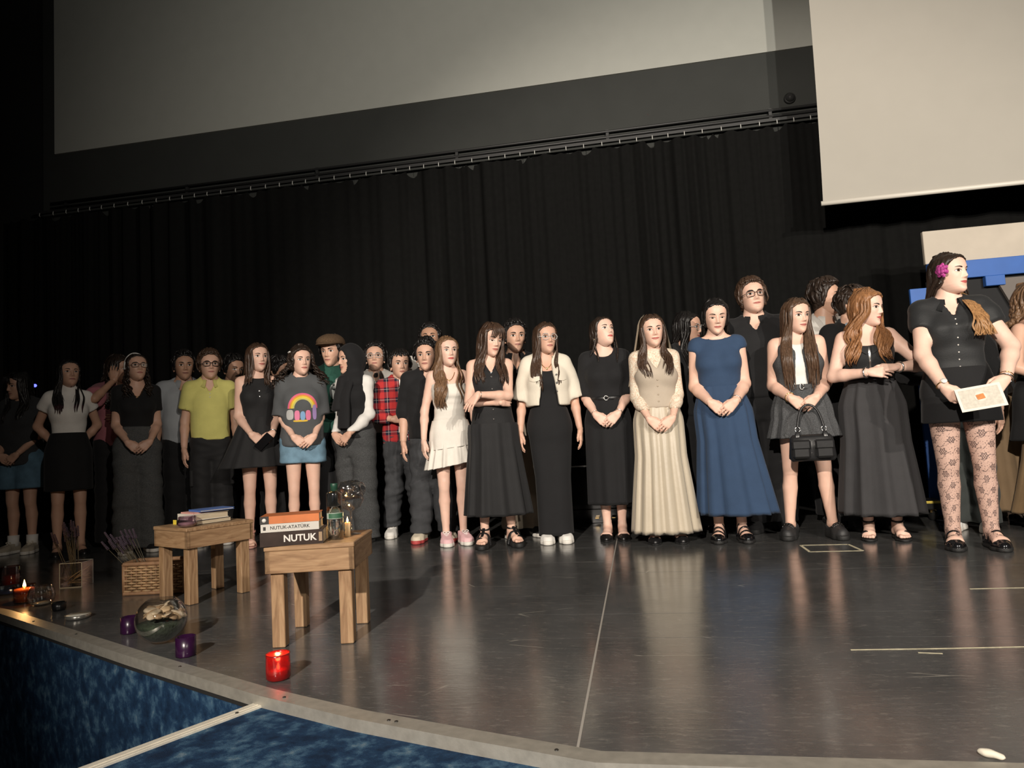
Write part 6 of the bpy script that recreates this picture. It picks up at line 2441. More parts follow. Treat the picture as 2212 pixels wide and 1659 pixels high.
M_, s_, w_ = FLP
bq = empty('flower_bouquet', (0, 0, 0))
bq.matrix_world = M_ @ Matrix.Translation((w_[0] + 0.05, w_[1] - 0.09, w_[2] - 0.10)) @ Matrix.Rotation(0.5, 4, 'Y')
tag(bq, 'small bunch of magenta flowers in a hand at the stage side', 'flowers')
pm = lathe_g([(0.016 * math.sin(t), -0.006 * math.cos(t)) for t in np.linspace(0.05, 3.09, 5)], 8)
pet_me = raw_mesh('petal', *pm)
pet_me.materials.append(mat('pink_petal', (0.50, 0.06, 0.30), 0.6, 0.2, 50))
for i in range(34):
    a, e = rnd.uniform(0, 6.28), rnd.uniform(-0.3, 1.4)
    o = bpy.data.objects.new('petal', pet_me)
    COL.objects.link(o)
    o.parent = bq
    o.location = (0.045 * math.cos(a) * math.cos(e), 0.045 * math.sin(a) * math.cos(e), 0.05 * math.sin(e) + 0.06)
    o.rotation_euler = (rnd.uniform(-1, 1), rnd.uniform(-1, 1), a)
obj('stems', raw_mesh('stems', *join_g([tube_g([(0.01 * math.cos(k), 0.01 * math.sin(k), 0.06), (0.006 * math.cos(k + 3), 0.006 * math.sin(k + 3), -0.10)], 0.004, 6) for k in range(6)])), mat('green_stem', (0.06, 0.12, 0.04), 0.7), bq)


# ------------------------------------------------------------------ wooden tables
def wood():
    m, t, b = nt('pine_wood')
    tc = t.nodes.new('ShaderNodeTexCoord')
    mp = t.nodes.new('ShaderNodeMapping')
    mp.inputs['Scale'].default_value = (2.0, 16, 16)
    t.links.new(tc.outputs['Object'], mp.inputs[0])
    n = t.nodes.new('ShaderNodeTexNoise')
    n.inputs['Scale'].default_value = 3.2
    n.inputs['Detail'].default_value = 6
    n.inputs['Distortion'].default_value = 0.9
    t.links.new(mp.outputs[0], n.inputs['Vector'])
    r = t.nodes.new('ShaderNodeValToRGB')
    el = r.color_ramp.elements
    el[0].position, el[0].color = 0.25, (0.165, 0.090, 0.045, 1)
    el[1].position, el[1].color = 0.72, (0.40, 0.265, 0.150, 1)
    el.new(0.5).color = (0.30, 0.185, 0.100, 1)
    t.links.new(n.outputs['Fac'], r.inputs[0])
    t.links.new(r.outputs[0], b.inputs['Base Color'])
    b.inputs['Roughness'].default_value = 0.5
    b.inputs['Specular IOR Level'].default_value = 0.35
    return m


M_WOOD = wood()


def board(name, lx, ly, lz, loc, parent, ax='x', b=0.002):
    """board whose grain runs along its local x"""
    o = obj(name, raw_mesh(name, *bevel_box(-lx / 2, lx / 2, -ly / 2, ly / 2, -lz / 2, lz / 2, b), smooth=False), M_WOOD, parent, loc)
    if ax == 'z':
        o.rotation_euler = (0, math.pi / 2, 0)
    elif ax == 'y':
        o.rotation_euler = (0, 0, math.pi / 2)
    return o


def table(cx, cy, yaw, hu, hv, H, ins, label, leg=0.052, ap=0.088, tt=0.020):
    t = empty('wooden_table', (cx, cy, 0), yaw)
    tag(t, label, 'table', 'low wooden tables')
    board('tabletop', 2 * hu, 2 * hv, tt, (0, 0, H - tt / 2), t, b=0.003)
    for s in (-1, 1):
        board('apron', 2 * hu - 0.006, 0.022, ap, (0, s * (hv - 0.014), H - tt - ap / 2), t)
        board('apron', 2 * hv - 0.006, 0.022, ap, (s * (hu - 0.014), 0, H - tt - ap / 2), t, 'y')
        for w in (-1, 1):
            board('leg', H - tt - 0.001, leg, leg, (s * (hu - ins), w * (hv - ins), (H - tt) / 2), t, 'z', b=0.003)
    return t


TL = (-2.415, 3.555, math.radians(-27))
TR = (-1.355, 2.805, math.radians(11))
table(*TL, 0.178, 0.195, 0.40, 0.045, 'low wooden table carrying pale books and a small glass')
table(*TR, 0.180, 0.195, 0.40, 0.045, 'low wooden table carrying the dark thick book and the bottle')


def loc_on(T, u, v):
    c, s = math.cos(T[2]), math.sin(T[2])
    return T[0] + c * u - s * v, T[1] + s * u + c * v


M_PAGE = mat('book_pages', (0.50, 0.42, 0.30), 0.9, 0.15, 30, 0.3, 200, stretch=(1, 1, 14))


def book(T, u, v, z, lu, lv, th, yaw, cover, label, spine='front', pages=M_PAGE, tilt=0.0):
    """closed book lying flat; spine along local -y (front) side"""
    x, y = loc_on(T, u, v)
    b = empty('book', (x, y, z), T[2] + yaw)
    tag(b, label, 'book', 'books stacked on the low tables')
    c = 0.0025
    box('front_cover', -lu / 2, lu / 2, -lv / 2, lv / 2, th - c, th, cover, b)
    box('back_cover', -lu / 2, lu / 2, -lv / 2, lv / 2, 0, c, cover, b)
    box('spine', -lu / 2, lu / 2, -lv / 2 - 0.001, -lv / 2 + c, 0.0, th, cover, b)
    box('pages', -lu / 2 + 0.003, lu / 2 - 0.003, -lv / 2 + c, lv / 2 - 0.004, c, th - c, pages, b)
    return b


def spine_text(b, s, size, x, z, y, m, bold=0.0):
    o = obj('spine_title', text_mesh(s, size, 0.0004, bold), m, b)
    o.rotation_euler = (math.pi / 2, 0, 0)
    o.location = (x, y, z)
    return o


INK_W = mat('silver_ink', (0.62, 0.60, 0.56), 0.5)
INK_B = mat('black_ink', (0.02, 0.018, 0.016), 0.6)
# right table
C_DK = mat('dark_brown_cover', (0.030, 0.018, 0.014), 0.35, 0.3, 18)
C_GR = mat('grey_cover', (0.50, 0.48, 0.44), 0.5)
C_OR = mat('orange_cover', (0.50, 0.150, 0.045), 0.45, 0.12, 15)
ZT = 0.4005
b1 = book(TR, -0.075, -0.115, ZT, 0.245, 0.155, 0.056, 0.10, C_DK, 'thick dark book lettered in silver, lowest of its stack on the low table')
spine_text(b1, 'NUTUK', 0.037, 0.032, 0.027, -0.0787, INK_W, 0.0009)
box('spine_label', 0.106, 0.119, -0.0790, -0.0784, 0.010, 0.046, mat('tan_print', (0.28, 0.19, 0.11), 0.5), b1)
b2 = book(TR, -0.082, -0.120, ZT + 0.0565, 0.225, 0.145, 0.032, 0.13, C_GR, 'grey book with black lettering, middle of the stack beside the bottle')
spine_text(b2, 'NUTUK-ATAT\u00dcRK', 0.0185, 0.0, 0.016, -0.0737, INK_B, 0.0002)
box('spine_mark', -0.103, -0.093, -0.0738, -0.0732, 0.008, 0.022, INK_B, b2)
b3 = book(TR, -0.085, -0.118, ZT + 0.089, 0.228, 0.145, 0.030, 0.16, C_OR, 'orange and black book lying on top of the stack beside the bottle')
box('spine_band', -0.1142, -0.080, -0.0742, -0.0730, 0.0, 0.0302, INK_B, b3)
o = lathe('spine_mark', [(0.008, 0), (0.008, 0.0012), (0.0, 0.0012)], INK_W, b3, 16, (-0.098, -0.0740, 0.015))
o.rotation_euler = (math.pi / 2, 0, 0)
# left table
C_YB = mat('black_cover', (0.02, 0.02, 0.02), 0.4)
b4 = book(TL, -0.02, 0.005, ZT, 0.215, 0.215, 0.024, 0.04, C_YB, 'black and yellow book, lowest of the pale stack')
box('yellow_corner', -0.110, -0.080, -0.111, -0.1075, 0.0, 0.025, mat('yellow_cover', (0.75, 0.58, 0.06), 0.5), b4)
b5 = book(TL, -0.005, 0.0, ZT + 0.0245, 0.180, 0.200, 0.034, -0.03, mat('white_cover', (0.70, 0.66, 0.58), 0.5), 'thick white book under the blue one on the low table')
box('spine_label', -0.07, -0.02, -0.1018, -0.1010, 0.012, 0.022, mat('grey_print', (0.42, 0.41, 0.38), 0.6), b5)
b6 = book(TL, 0.0, -0.01, ZT + 0.059, 0.150, 0.165, 0.008, -0.06, mat('pink_cover', (0.66, 0.34, 0.30), 0.5), 'thin pink booklet between the white and the blue book')
b7 = book(TL, 0.030, 0.030, ZT + 0.0675, 0.150, 0.190, 0.010, -0.12, mat('blue_cover', (0.06, 0.14, 0.42), 0.45), 'thin blue book lying on top of the pale stack')

M_GL = thin_glass('clear_glass')
M_GLP = thin_glass('lilac_glass', (0.80, 0.70, 0.76), 0.03, 0.10)


def cup_prof(pts, th=0.002):
    out = list(pts)
    inn = [(max(r - th, 0.0005), z + (th if i == 0 else 0)) for i, (r, z) in enumerate(pts)]
    return out + inn[::-1]


x, y = loc_on(TL, 0.095, -0.145)
g = empty('glass_cup', (x, y, ZT))
tag(g, 'small lilac glass candle cup on the table corner before the pale books', 'cup')
lathe('cup_glass', cup_prof([(0.038, 0.001), (0.050, 0.012), (0.051, 0.022), (0.045, 0.040), (0.044, 0.055)], 0.003), M_GLP, g, 28)
lathe('wax', [(0.0, 0.005), (0.040, 0.005), (0.046, 0.018), (0.044, 0.024), (0.0, 0.024)], mat('pale_wax', (0.62, 0.55, 0.48), 0.5), g, 24)

# bottle
x, y = loc_on(TR, 0.082, -0.085)
b = empty('water_bottle', (x, y, ZT), TR[2])
tag(b, 'clear cylindrical bottle with green cap and label, half full of water', 'bottle')
lathe('bottle_glass', [(0.030, 0.0), (0.033, 0.003), (0.033, 0.186), (0.031, 0.192), (0.016, 0.197), (0.014, 0.205)], thin_glass('bottle_plastic', (0.93, 0.95, 0.93), 0.10, 0.16), b, 28)
wm, wt, wb = nt('water')
wb.inputs['Transmission Weight'].default_value = 1.0
wb.inputs['Roughness'].default_value = 0.02
wb.inputs['IOR'].default_value = 1.33
wb.inputs['Base Color'].default_value = (0.96, 0.97, 0.95, 1)
lathe('water', [(0.0, 0.003), (0.031, 0.004), (0.031, 0.135), (0.0, 0.135)], wm, b, 28)
lathe('cap', [(0.0155, 0.198), (0.0155, 0.228), (0.0145, 0.230), (0.0, 0.230)], mat('green_cap', (0.010, 0.050, 0.030), 0.45), b, 24)
v, f = [], []
for i in range(15):
    a = -2.2 + 1.9 * i / 14
    for z in (0.088, 0.108):
        v.append((0.0336 * math.cos(a), 0.0336 * math.sin(a), z))
obj('label', raw_mesh('label', v, grid_faces(15, 2)), mat('green_label', (0.035, 0.11, 0.06), 0.5), b)
v = []
for i in range(40):
    a = 2 * math.pi * i / 39
    for z in (0.086, 0.110):
        v.append((0.0333 * math.cos(a), 0.0333 * math.sin(a), z))
obj('label_band', raw_mesh('label_band', v, grid_faces(40, 2)), mat('pale_label', (0.38, 0.44, 0.38), 0.5), b)
# goblet with crumpled film
x, y = loc_on(TR, 0.120, 0.045)
g = empty('goblet', (x, y, ZT))
tag(g, 'balloon wine glass holding crumpled clear film, behind the bottle', 'glass')
lathe('goblet_glass', cup_prof([(0.040, 0.0), (0.038, 0.003), (0.006, 0.008), (0.0045, 0.06), (0.008, 0.10), (0.040, 0.115), (0.056, 0.145), (0.054, 0.175), (0.042, 0.205)], 0.0018), M_GL, g, 28)
F = Field((-0.07, -0.07, 0.10), (0.07, 0.07, 0.26), 0.005)
F.ell((-0.012, 0, 0.185), (0.050, 0.048, 0.042))
F.ell((0.022, 0.0, 0.195), (0.040, 0.040, 0.040), 0.01)
V, Q = F.mesh()
V = wrinkle(V, Q, 0.006, 3, (90, 90, 90))
fm = thin_glass('crumpled_film', (0.75, 0.76, 0.78), 0.12, 0.25)
obj('film', raw_mesh('film', V, Q, smooth=False), fm, g)


# ------------------------------------------------------------------ candles on the floor
M_FLAME = mat('candle_flame', (1, 0.6, 0.2), 0.5, emit=(1.0, 0.55, 0.18), estr=22)
M_WICK = mat('wick', (0.02, 0.015, 0.01), 0.9)


def flame(parent, z, h, power, m=None):
    prof = [(0.0005, 0), (h * 0.17, h * 0.22), (h * 0.16, h * 0.4), (h * 0.07, h * 0.75), (0.0003, h)]
    lathe('wick', [(0.0012, -0.004), (0.001, h * 0.2), (0.0, h * 0.2)], M_WICK, parent, 6, (0, 0, z))
    lathe('flame', prof, m or M_FLAME, parent, 12, (0, 0, z))
    d = bpy.data.lights.new('candle_light', 'POINT')
    d.energy = power
    d.color = (1.0, 0.55, 0.2)
    d.shadow_soft_size = 0.008
    o = bpy.data.objects.new('candle_light', d)
    COL.objects.link(o)
    o.parent = parent
    o.location = (0, 0, z + h + 0.012)


def candle(name, x, y, label, prof, glass, wax, wz, wr, lit=0.0, fh=0.022, n=28):
    c = empty(name, (x, y, 0.0002))
    tag(c, label, 'candle', 'candles and glasses set out along the stage edge')
    lathe('candle_glass', cup_prof(prof, 0.003), glass, c, n)
    if wax:
        lathe('wax', [(0.0, 0.005), (wr, 0.005), (wr, wz), (0.0, wz)], wax, c, 24)
    if lit:
        flame(c, wz, fh, lit)
    return c


M_REDG = mat('red_glass', (0.50, 0.020, 0.018), 0.18, 0.1, 20, spec=0.6)
M_REDG.node_tree.nodes['Principled BSDF'].inputs['Transmission Weight'].default_value = 0.72
candle('red_candle', -1.267, 2.262, 'lit red glass tealight standing alone before the table', [(0.034, 0.0), (0.040, 0.006), (0.041, 0.03), (0.040, 0.078), (0.041, 0.086)], M_REDG,
       mat('red_wax', (0.55, 0.06, 0.04), 0.5), 0.030, 0.030, lit=0.35, fh=0.026)
M_PURG = mat('purple_glass', (0.022, 0.004, 0.026), 0.28, 0.1, 20)
M_PURW = mat('purple_wax', (0.035, 0.006, 0.04), 0.5)
candle('purple_candle', -2.303, 2.83, 'purple candle cup between the terrarium bowl and the wicker basket', [(0.034, 0.0), (0.036, 0.004), (0.036, 0.072)], M_PURG, M_PURW, 0.045, 0.032, n=8)
candle('purple_candle', -1.794, 2.51, 'purple candle cup between the terrarium bowl and the red tealight', [(0.036, 0.0), (0.038, 0.004), (0.038, 0.075)], M_PURG, M_PURW, 0.045, 0.033, n=8)
candle('black_candle', -3.076, 3.265, 'small black candle pot by the white tin', [(0.028, 0.0), (0.033, 0.008), (0.034, 0.042)], mat('black_pot', (0.008, 0.008, 0.009), 0.3), M_WICK, 0.036, 0.029)
candle('tin_candle', -2.811, 3.10, 'flat round white wax dish near the metal stage edge', [(0.050, 0.0), (0.056, 0.004), (0.057, 0.020)], mat('tin', (0.45, 0.44, 0.40), 0.25, metal=0.8),
       mat('white_wax', (0.66, 0.64, 0.55), 0.45), 0.019, 0.052)
candle('glass_bowl', -3.315, 3.40, 'clear rounded glass bowl beside the burning candle jar', [(0.045, 0.001), (0.062, 0.02), (0.068, 0.05), (0.060, 0.085), (0.052, 0.10)], M_GL, mat('water_wax', (0.40, 0.40, 0.36), 0.2), 0.012, 0.040)
candle('candle_jar', -3.50, 3.475, 'burning candle jar with bright orange flame near the stage edge', [(0.046, 0.0), (0.050, 0.006), (0.056, 0.095)], thin_glass('amber_glass', (0.85, 0.55, 0.35), 0.03, 0.08),
       mat('orange_wax', (0.50, 0.22, 0.10), 0.5), 0.074, 0.050, lit=1.3, fh=0.050)
candle('pink_candle_jar', -4.03, 3.90, 'pinkish glass candle jar by the blue dish', [(0.05, 0.0), (0.055, 0.006), (0.058, 0.13)], thin_glass('pink_glass', (0.75, 0.50, 0.44), 0.03, 0.10),
       mat('pink_wax', (0.50, 0.26, 0.20), 0.5), 0.075, 0.048)
candle('blue_dish', -3.83, 3.70, 'low pale blue glass dish by the pinkish candle jar', [(0.055, 0.0), (0.075, 0.012), (0.085, 0.040)], thin_glass('blue_glass', (0.55, 0.66, 0.85), 0.03, 0.2),
       mat('blue_wax', (0.16, 0.22, 0.34), 0.4), 0.016, 0.055)
x, y = loc_on(TR, 0.118, -0.022)
c = empty('taper_candle', (x, y, ZT))
tag(c, 'small lit cream candle on the table behind the bottle', 'candle')
lathe('wax', [(0.012, 0.0), (0.0125, 0.058), (0.009, 0.060), (0.0, 0.058)], mat('cream_wax', (0.70, 0.52, 0.30), 0.45, sss=0.3), c, 16)
flame(c, 0.059, 0.024, 0.25)

# terrarium bowl
tb = empty('terrarium_bowl', (-2.032, 2.685, 0.0))
tag(tb, 'round clear glass bowl filled with moss, bark and shells', 'bowl')
R_ = 0.102
pr = [(R_ * math.sin(a), 0.098 - R_ * math.cos(a) * 0.96) for a in np.linspace(0.35, 2.55, 18)]
lathe('bowl_glass', cup_prof(pr, 0.0025), M_GL, tb, 36)
mp_ = [(0.0, 0.008)] + [(0.096 * math.sin(a), 0.098 - 0.096 * math.cos(a) * 0.95) for a in np.linspace(0.40, 1.42, 9)] + [(0.06, 0.088), (0.0, 0.092)]
o = lathe('moss', mp_, mat('dark_moss', (0.035, 0.048, 0.028), 0.95, 0.5, 40, 0.8, 90), tb, 36)
o['kind'] = 'stuff'
for i in range(26):
    a = i * 2.4
    rr = 0.010 + 0.062 * ((i * 0.37) % 1)
    F = Field((-0.045, -0.035, -0.03), (0.045, 0.035, 0.03), 0.005)
    F.ell((0, 0, 0), (0.034, 0.020, 0.009))
    F.ell((0, 0, -0.012), (0.030, 0.016, 0.012), sub=True)
    V, Q = F.mesh()
    V = wrinkle(V, Q, 0.004, 60 + i, (70, 70, 70))
    o = obj('shell' if i % 3 else 'bark_piece', raw_mesh('shell', V, Q), mat('shell_%d' % i, ((0.46, 0.33, 0.19), (0.30, 0.20, 0.11), (0.50, 0.40, 0.27))[i % 3] if i != 4 else (0.42, 0.05, 0.03), 0.6, 0.2, 40), tb,
            (rr * math.cos(a), rr * math.sin(a), 0.096 + 0.040 * (1 - (rr / 0.075) ** 2) + 0.006 * (i % 3)))
    o.rotation_euler = (rnd.uniform(-0.6, 0.6), rnd.uniform(-0.6, 0.6), a)

# wicker basket
M_WICK1 = mat('wicker', (0.40, 0.255, 0.13), 0.6, 0.3, 25, 0.1, 80)
M_WICK2 = mat('wicker_frame', (0.30, 0.165, 0.085), 0.6, 0.2, 25)
bk = empty('wicker_basket', (-2.785, 3.68, 0.0), math.radians(8))
tag(bk, 'rectangular woven wicker basket standing behind the table legs', 'basket')
BW_, BD_, BH_ = 0.175, 0.070, 0.175


def perim(s, gx=0.0):
    """point on the rounded basket outline, s in 0..1"""
    P_ = 2 * (2 * BW_ + 2 * BD_)
    d = (s % 1) * P_
    if d < 2 * BW_:
        return (-BW_ + d, -BD_ - gx)
    d -= 2 * BW_
    if d < 2 * BD_:
        return (BW_ + gx, -BD_ + d)
    d -= 2 * BD_
    if d < 2 * BW_:
        return (BW_ - d, BD_ + gx)
    d -= 2 * BW_
    return (-BW_ - gx, BD_ - d)


NS = 34
for i in range(NS):
    q = perim((i + 0.5) / NS)
    obj('stake', raw_mesh('stake', *tube_g([(q[0], q[1], 0.008), (q[0], q[1], BH_)], 0.004, 6)), M_WICK2, bk)
for k in range(10):
    pts = []
    for j in range(NS * 4 + 1):
        s = j / (NS * 4)
        a = math.cos((j / 4 + k - 0.5) * math.pi)
        q = perim(s, 0.008 * a)
        pts.append((q[0], q[1], 0.022 + k * 0.0148 + 0.002 * a))
    obj('strand', raw_mesh('strand', *tube_g(pts, 0.0068, 6, cap=False)), M_WICK1, bk)
for zz, rr in ((0.010, 0.011), (BH_, 0.012)):
    pts = [(*perim(s, 0.004), zz) for s in np.linspace(0, 1, 81)]
    obj('rim' if zz > 0.1 else 'base_rim', raw_mesh('rim', *tube_g(pts, rr, 8, cap=False)), M_WICK2, bk)
for sx in (-1, 1):
    for sy in (-1, 1):
        obj('corner_post', raw_mesh('corner_post', *tube_g([(sx * BW_, sy * BD_, 0.0), (sx * BW_, sy * BD_, BH_)], 0.011, 8)), M_WICK2, bk)
box('basket_bottom', -BW_, BW_, -BD_, BD_, 0.004, 0.012, M_WICK2, bk)

# lavender bunches
M_LAV = mat('dried_lavender', (0.070, 0.048, 0.068), 0.9, 0.3, 60)
M_LSTEM = mat('dried_stem', (0.10, 0.085, 0.055), 0.85, 0.2, 30)
sv = []
for k in range(7):
    for j in range(5):
        a = j * 1.256 + k * 0.6
        V, Q = lathe_g([(0.0001, 0.009), (0.0035, 0.004), (0.003, 0), (0.0001, -0.002)], 5)
        V = np.array(V) + (0.0055 * math.cos(a) * (1 - k * 0.08), 0.0055 * math.sin(a) * (1 - k * 0.08), k * 0.0095)
        sv.append((V, Q))
spike_me = raw_mesh('flower_spike', *join_g(sv))
spike_me.materials.append(M_LAV)


def lavender(loc, lean, L, n, label, spread=0.35, base=0.03):
    o = empty('lavender_bunch', loc)
    tag(o, label, 'lavender')
    for i in range(n):
        a = rnd.uniform(0, 6.28)
        d = Vector((lean[0] + spread * math.cos(a) * rnd.random(), lean[1] + spread * math.sin(a) * rnd.random(), 1)).normalized()
        l = L * rnd.uniform(0.75, 1.0)
        p0 = Vector((base * rnd.uniform(-1, 1), base * rnd.uniform(-1, 1), 0))
        p1 = p0 + d * l
        obj('stem', raw_mesh('stem', *tube_g([p0, p0 + d * l * 0.5 + Vector((0, 0, 0.01)), p1], 0.0016, 5)), M_LSTEM, o)
        s = bpy.data.objects.new('flower_spike', spike_me)
        COL.objects.link(s)
        s.parent = o
        s.location = p1
        s.rotation_euler = d.to_track_quat('Z', 'Y').to_euler()
    return o


lavender((-3.545, 3.90, 0.012), (-0.30, 0.05), 0.34, 24, 'dried lavender bunch standing in the square glass vase', 0.30, 0.030)
lavender((-2.86, 3.675, 0.035), (-0.78, 0.10), 0.34, 24, 'dried lavender bunch leaning out of the wicker basket', 0.30, 0.03)

# square glass vase with twigs
va = empty('glass_vase', (-3.545, 3.90, 0.0), math.radians(14))
tag(va, 'square clear glass vase holding dry stems, at the dim end of the stage', 'vase')
for (x0, x1, y0, y1, z0, z1) in ((-0.068, 0.068, -0.068, -0.064, 0, 0.150), (-0.068, 0.068, 0.064, 0.068, 0, 0.150), (-0.068, -0.064, -0.064, 0.064, 0, 0.150), (0.064, 0.068, -0.064, 0.064, 0, 0.150), (-0.064, 0.064, -0.064, 0.064, 0, 0.008)):
    box('pane', x0, x1, y0, y1, z0, z1, M_GL, va)
M_GEDGE_GLINT = mat('glass_edge_glint', (0.42, 0.46, 0.44), 0.2, spec=0.7)  # pale opaque bars paint the bright lines light makes on glass edges
for sx in (-1, 1):
    for sy in (-1, 1):
        box('edge', sx * 0.066 - 0.0016, sx * 0.066 + 0.0016, sy * 0.066 - 0.0016, sy * 0.066 + 0.0016, 0, 0.151, M_GEDGE_GLINT, va)
    box('edge', -0.066, 0.066, sx * 0.066 - 0.0016, sx * 0.066 + 0.0016, 0.1485, 0.1515, M_GEDGE_GLINT, va)
    box('edge', sx * 0.066 - 0.0016, sx * 0.066 + 0.0016, -0.066, 0.066, 0.1485, 0.1515, M_GEDGE_GLINT, va)
    box('edge', -0.066, 0.066, sx * 0.066 - 0.0016, sx * 0.066 + 0.0016, 0.0, 0.004, M_GEDGE_GLINT, va)
tw = empty('dry_twigs', (-3.545, 3.90, 0.010), math.radians(14))
tag(tw, 'bundle of broken dry twigs lying inside the square vase', 'twigs')
for i in range(16):
    a = rnd.uniform(-0.5, 0.5)
    p0 = Vector((rnd.uniform(-0.055, -0.02), rnd.uniform(-0.05, 0.05), 0.004 + 0.0015 * i))
    p1 = p0 + Vector((0.115 * math.cos(a), 0.05 * math.sin(a), rnd.uniform(0.0, 0.075)))
    p1.x, p1.y = min(p1.x, 0.058), max(-0.055, min(0.055, p1.y))
    obj('twig', raw_mesh('twig', *tube_g([p0, (p0 + p1) / 2 + Vector((0, 0.004, 0.004)), p1], 0.0028, 5)), mat('twig_bark', (0.30, 0.23, 0.14), 0.8) if i == 0 else bpy.data.materials['twig_bark'], tw)

# ------------------------------------------------------------------ back of the stage
M_PIANO = mat('piano_lacquer', (0.008, 0.008, 0.008), 0.12, spec=0.6)
pn = empty('upright_piano', (-0.32, 6.15, 0))
tag(pn, 'black lacquered upright piano half hidden behind the line of people', 'piano')
box('case', -0.74, 0.74, 0.0, 0.42, 0.10, 1.12, M_PIANO, pn, b=0.006)
box('lid', -0.77, 0.77, -0.03, 0.45, 1.12, 1.15, M_PIANO, pn, b=0.006)
box('key_bed', -0.74, 0.74, -0.26, 0.0, 0.58, 0.66, M_PIANO, pn, b=0.006)
box('fallboard', -0.70, 0.70, -0.24, 0.0, 0.66, 0.70, M_PIANO, pn, b=0.006)
box('toe_rail', -0.74, 0.74, -0.03, 0.02, 0.0, 0.12, M_PIANO, pn, b=0.004)
for sx in (-1, 1):
    box('cheek', sx * 0.72 - 0.03, sx * 0.72 + 0.03, -0.26, 0.0, 0.56, 0.76, M_PIANO, pn, b=0.006)
    box('front_leg', sx * 0.70 - 0.035, sx * 0.70 + 0.035, -0.24, -0.17, 0.0, 0.58, M_PIANO, pn, b=0.006)
for k in (-1, 0, 1):
    box('pedal', k * 0.07 - 0.018, k * 0.07 + 0.018, -0.10, -0.03, 0.045, 0.058, M_GOLD, pn, b=0.003)
box('slip_highlight', -0.70, 0.70, -0.262, -0.258, 0.500, 0.512, M_SILVER, pn)  # silver bar stands in for the highlight along the key slip

M_BEIGE = mat('beige_board', (0.52, 0.46, 0.38), 0.7, 0.06, 5, 0.15, 12)
M_BLUE = mat('blue_paint', (0.030, 0.12, 0.42), 0.55, 0.05, 8)
fl = empty('stage_flat', (0, 0, 0))
tag(fl, 'painted scenery frame with cream top board and blue rail behind the certificate holder', 'scenery')
V = []
box('top_board', 2.37, 4.2, 6.02, 6.06, 1.985, 2.255, M_BEIGE, fl, b=0.004)
box('blue_rail', 2.38, 4.2, 6.00, 6.05, 1.845, 1.985, M_BLUE, fl, b=0.003)
box('blue_bracket', 2.78, 2.92, 5.99, 6.04, 1.765, 1.845, M_BLUE, fl, b=0.003)
box('side_post', 2.37, 2.42, 6.02, 6.06, 0.0, 1.845, mat('dark_post', (0.02, 0.02, 0.022), 0.7), fl)
box('opening_shade', 2.42, 4.2, 6.05, 6.06, 0.0, 1.845, mat('opening_shade_black', (0.010, 0.010, 0.011), 0.8), fl)  # black sheet added for the shade inside the frame's opening
v, f = prism_g(ccw([(2.86, 1.82), (4.2, 1.82), (4.2, 0.9), (3.25, 0.9)]), 0, 0.03)
v = [(a, 6.035 - c, b_) for a, b_, c in v]
obj('grey_panel', raw_mesh('grey_panel', v, fix_normals(v, f), smooth=False), mat('grey_board', (0.16, 0.14, 0.125), 0.7), fl)
bb = box('blue_board', 2.19, 2.33, 5.90, 5.93, 0.0, 1.775, M_BLUE, b=0.003)
tag(bb, 'narrow upright blue board standing beside the scenery frame', 'board')

dl = empty('low_dolly', (1.98, 5.72, 0), math.radians(-6))
tag(dl, 'low black dolly with yellow striped edge behind the long charcoal skirt', 'dolly')
M_DOL = mat('dolly_black', (0.014, 0.014, 0.014), 0.35)
box('platform', -0.16, 0.20, -0.12, 0.16, 0.085, 0.145, M_DOL, dl, b=0.006)
box('edge_strip', -0.16, 0.20, -0.126, -0.118, 0.132, 0.150, mat('yellow_edge', (0.75, 0.58, 0.10), 0.4), dl)
for sx in (-0.10, 0.13):
    o = lathe('caster', [(0.0, -0.014), (0.036, -0.014), (0.042, -0.006), (0.042, 0.006), (0.036, 0.014), (0.0, 0.014)], M_RUBB, dl, 20, (sx, -0.05, 0.042))
    o.rotation_euler = (0, math.pi / 2, 0.4)
    box('caster_fork', sx - 0.02, sx + 0.02, -0.07, -0.03, 0.06, 0.086, M_GOLD, dl)
lr = box('low_riser', 2.30, 3.9, 5.70, 5.98, 0.0, 0.11, mat('brown_riser', (0.075, 0.045, 0.028), 0.6, 0.2, 12), b=0.004)
tag(lr, 'low brown wooden riser along the back of the stage', 'riser')

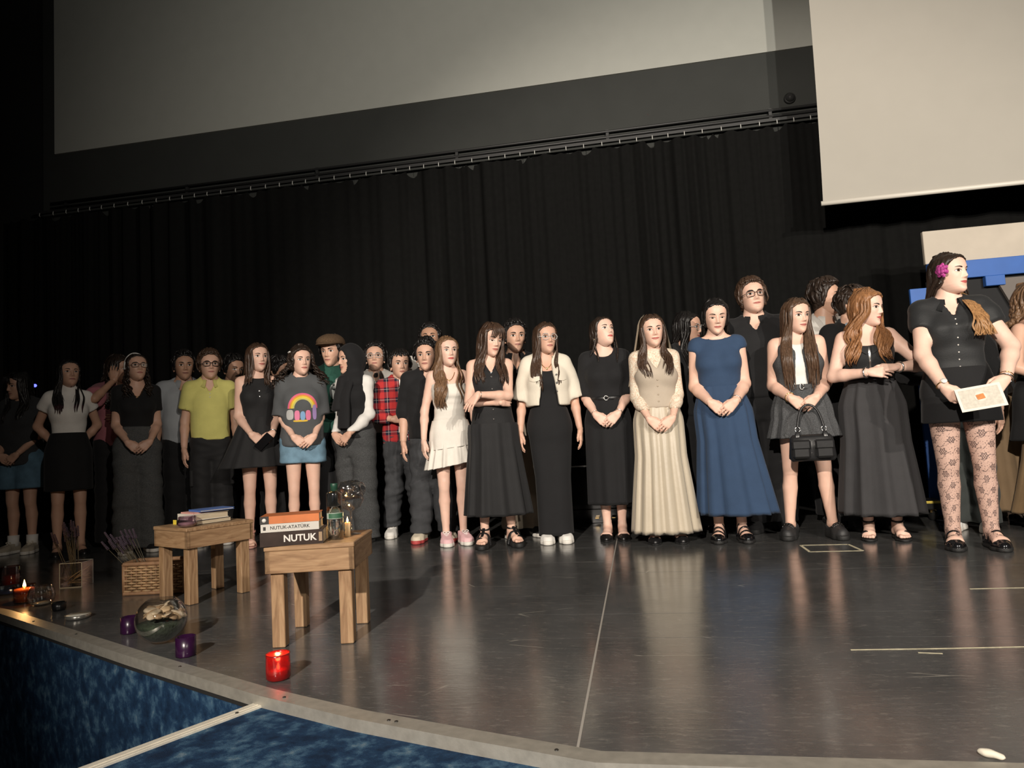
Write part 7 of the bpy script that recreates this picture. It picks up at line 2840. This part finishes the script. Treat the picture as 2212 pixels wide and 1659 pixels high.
ld = empty('indicator_lamp', (-6.70, 6.80, 1.66))
tag(ld, 'tiny blue indicator lamp glowing in the dark wing', 'lamp')
o = lathe('lamp_body', [(0.03, 0), (0.03, 0.05), (0.02, 0.055)], mat('lamp_case', (0.01, 0.01, 0.01), 0.5), ld, 12)
o.rotation_euler = (math.pi / 2, 0, math.radians(40))
o = lathe('lamp_lens', [(0.018, 0.055), (0.014, 0.062), (0.0, 0.064)], mat('blue_led', (0.02, 0.02, 0.3), 0.4, emit=(0.05, 0.06, 1.0), estr=6), ld, 12)
o.rotation_euler = (math.pi / 2, 0, math.radians(40))
V, Fq = tube_g([(0, 0.02, -0.01), (0, 0.02, -1.66)], 0.010, 8)
obj('lamp_stand', raw_mesh('lamp_stand', V, Fq), bpy.data.materials['lamp_case'], ld)

# ------------------------------------------------------------------ marks on the floor
M_TAPE = mat('worn_cream_tape', (0.62, 0.57, 0.40), 0.6, 0.25, 40)


def tape(pts, w, label):
    gs = []
    for a, c in zip(pts[:-1], pts[1:]):
        d = Vector((c[0] - a[0], c[1] - a[1])).normalized()
        n = Vector((-d.y, d.x)) * w / 2
        gs.append(prism_g(ccw([(a[0] + n.x, a[1] + n.y), (c[0] + n.x, c[1] + n.y), (c[0] - n.x, c[1] - n.y), (a[0] - n.x, a[1] - n.y)]), 0.0001, 0.0009))
    o = obj('floor_tape', raw_mesh('floor_tape', *join_g(gs), smooth=False), M_TAPE)
    tag(o, label, 'tape', 'tape marks on the stage floor')


tape([(0.965, 4.71), (1.245, 4.70), (1.26, 4.465), (0.965, 4.47), (0.965, 4.71)], 0.016, 'cream tape square marked on the floor before the loafers')
tape([(0.66, 2.575), (0.95, 2.588), (1.21, 2.606), (2.2, 2.66)], 0.007, 'long thin tape line across the bare boards towards the stage front')
tape([(1.40, 3.445), (1.62, 3.452), (2.6, 3.50)], 0.008, 'thin tape line on the boards nearer the patent shoes')
tape([(0.86, 2.545), (0.93, 2.535)], 0.005, 'short peeling tape scrap below the long tape line')
F = Field((-0.04, -0.025, -0.005), (0.04, 0.025, 0.03), 0.004)
F.ell((-0.01, 0, 0.009), (0.022, 0.010, 0.009))
F.ell((0.014, -0.003, 0.007), (0.012, 0.008, 0.007), 0.006)
V, Q = F.mesh()
V = wrinkle(V, Q, 0.002, 3, (120, 120, 120))
V[:, 2] -= V[:, 2].min()
o = obj('paper_scrap', raw_mesh('paper_scrap', V, Q), mat('crumpled_paper', (0.62, 0.58, 0.48), 0.7), None, (0.738, 1.785, 0.0002), -0.5)
tag(o, 'small crumpled pale scrap lying near the stage edge', 'scrap')
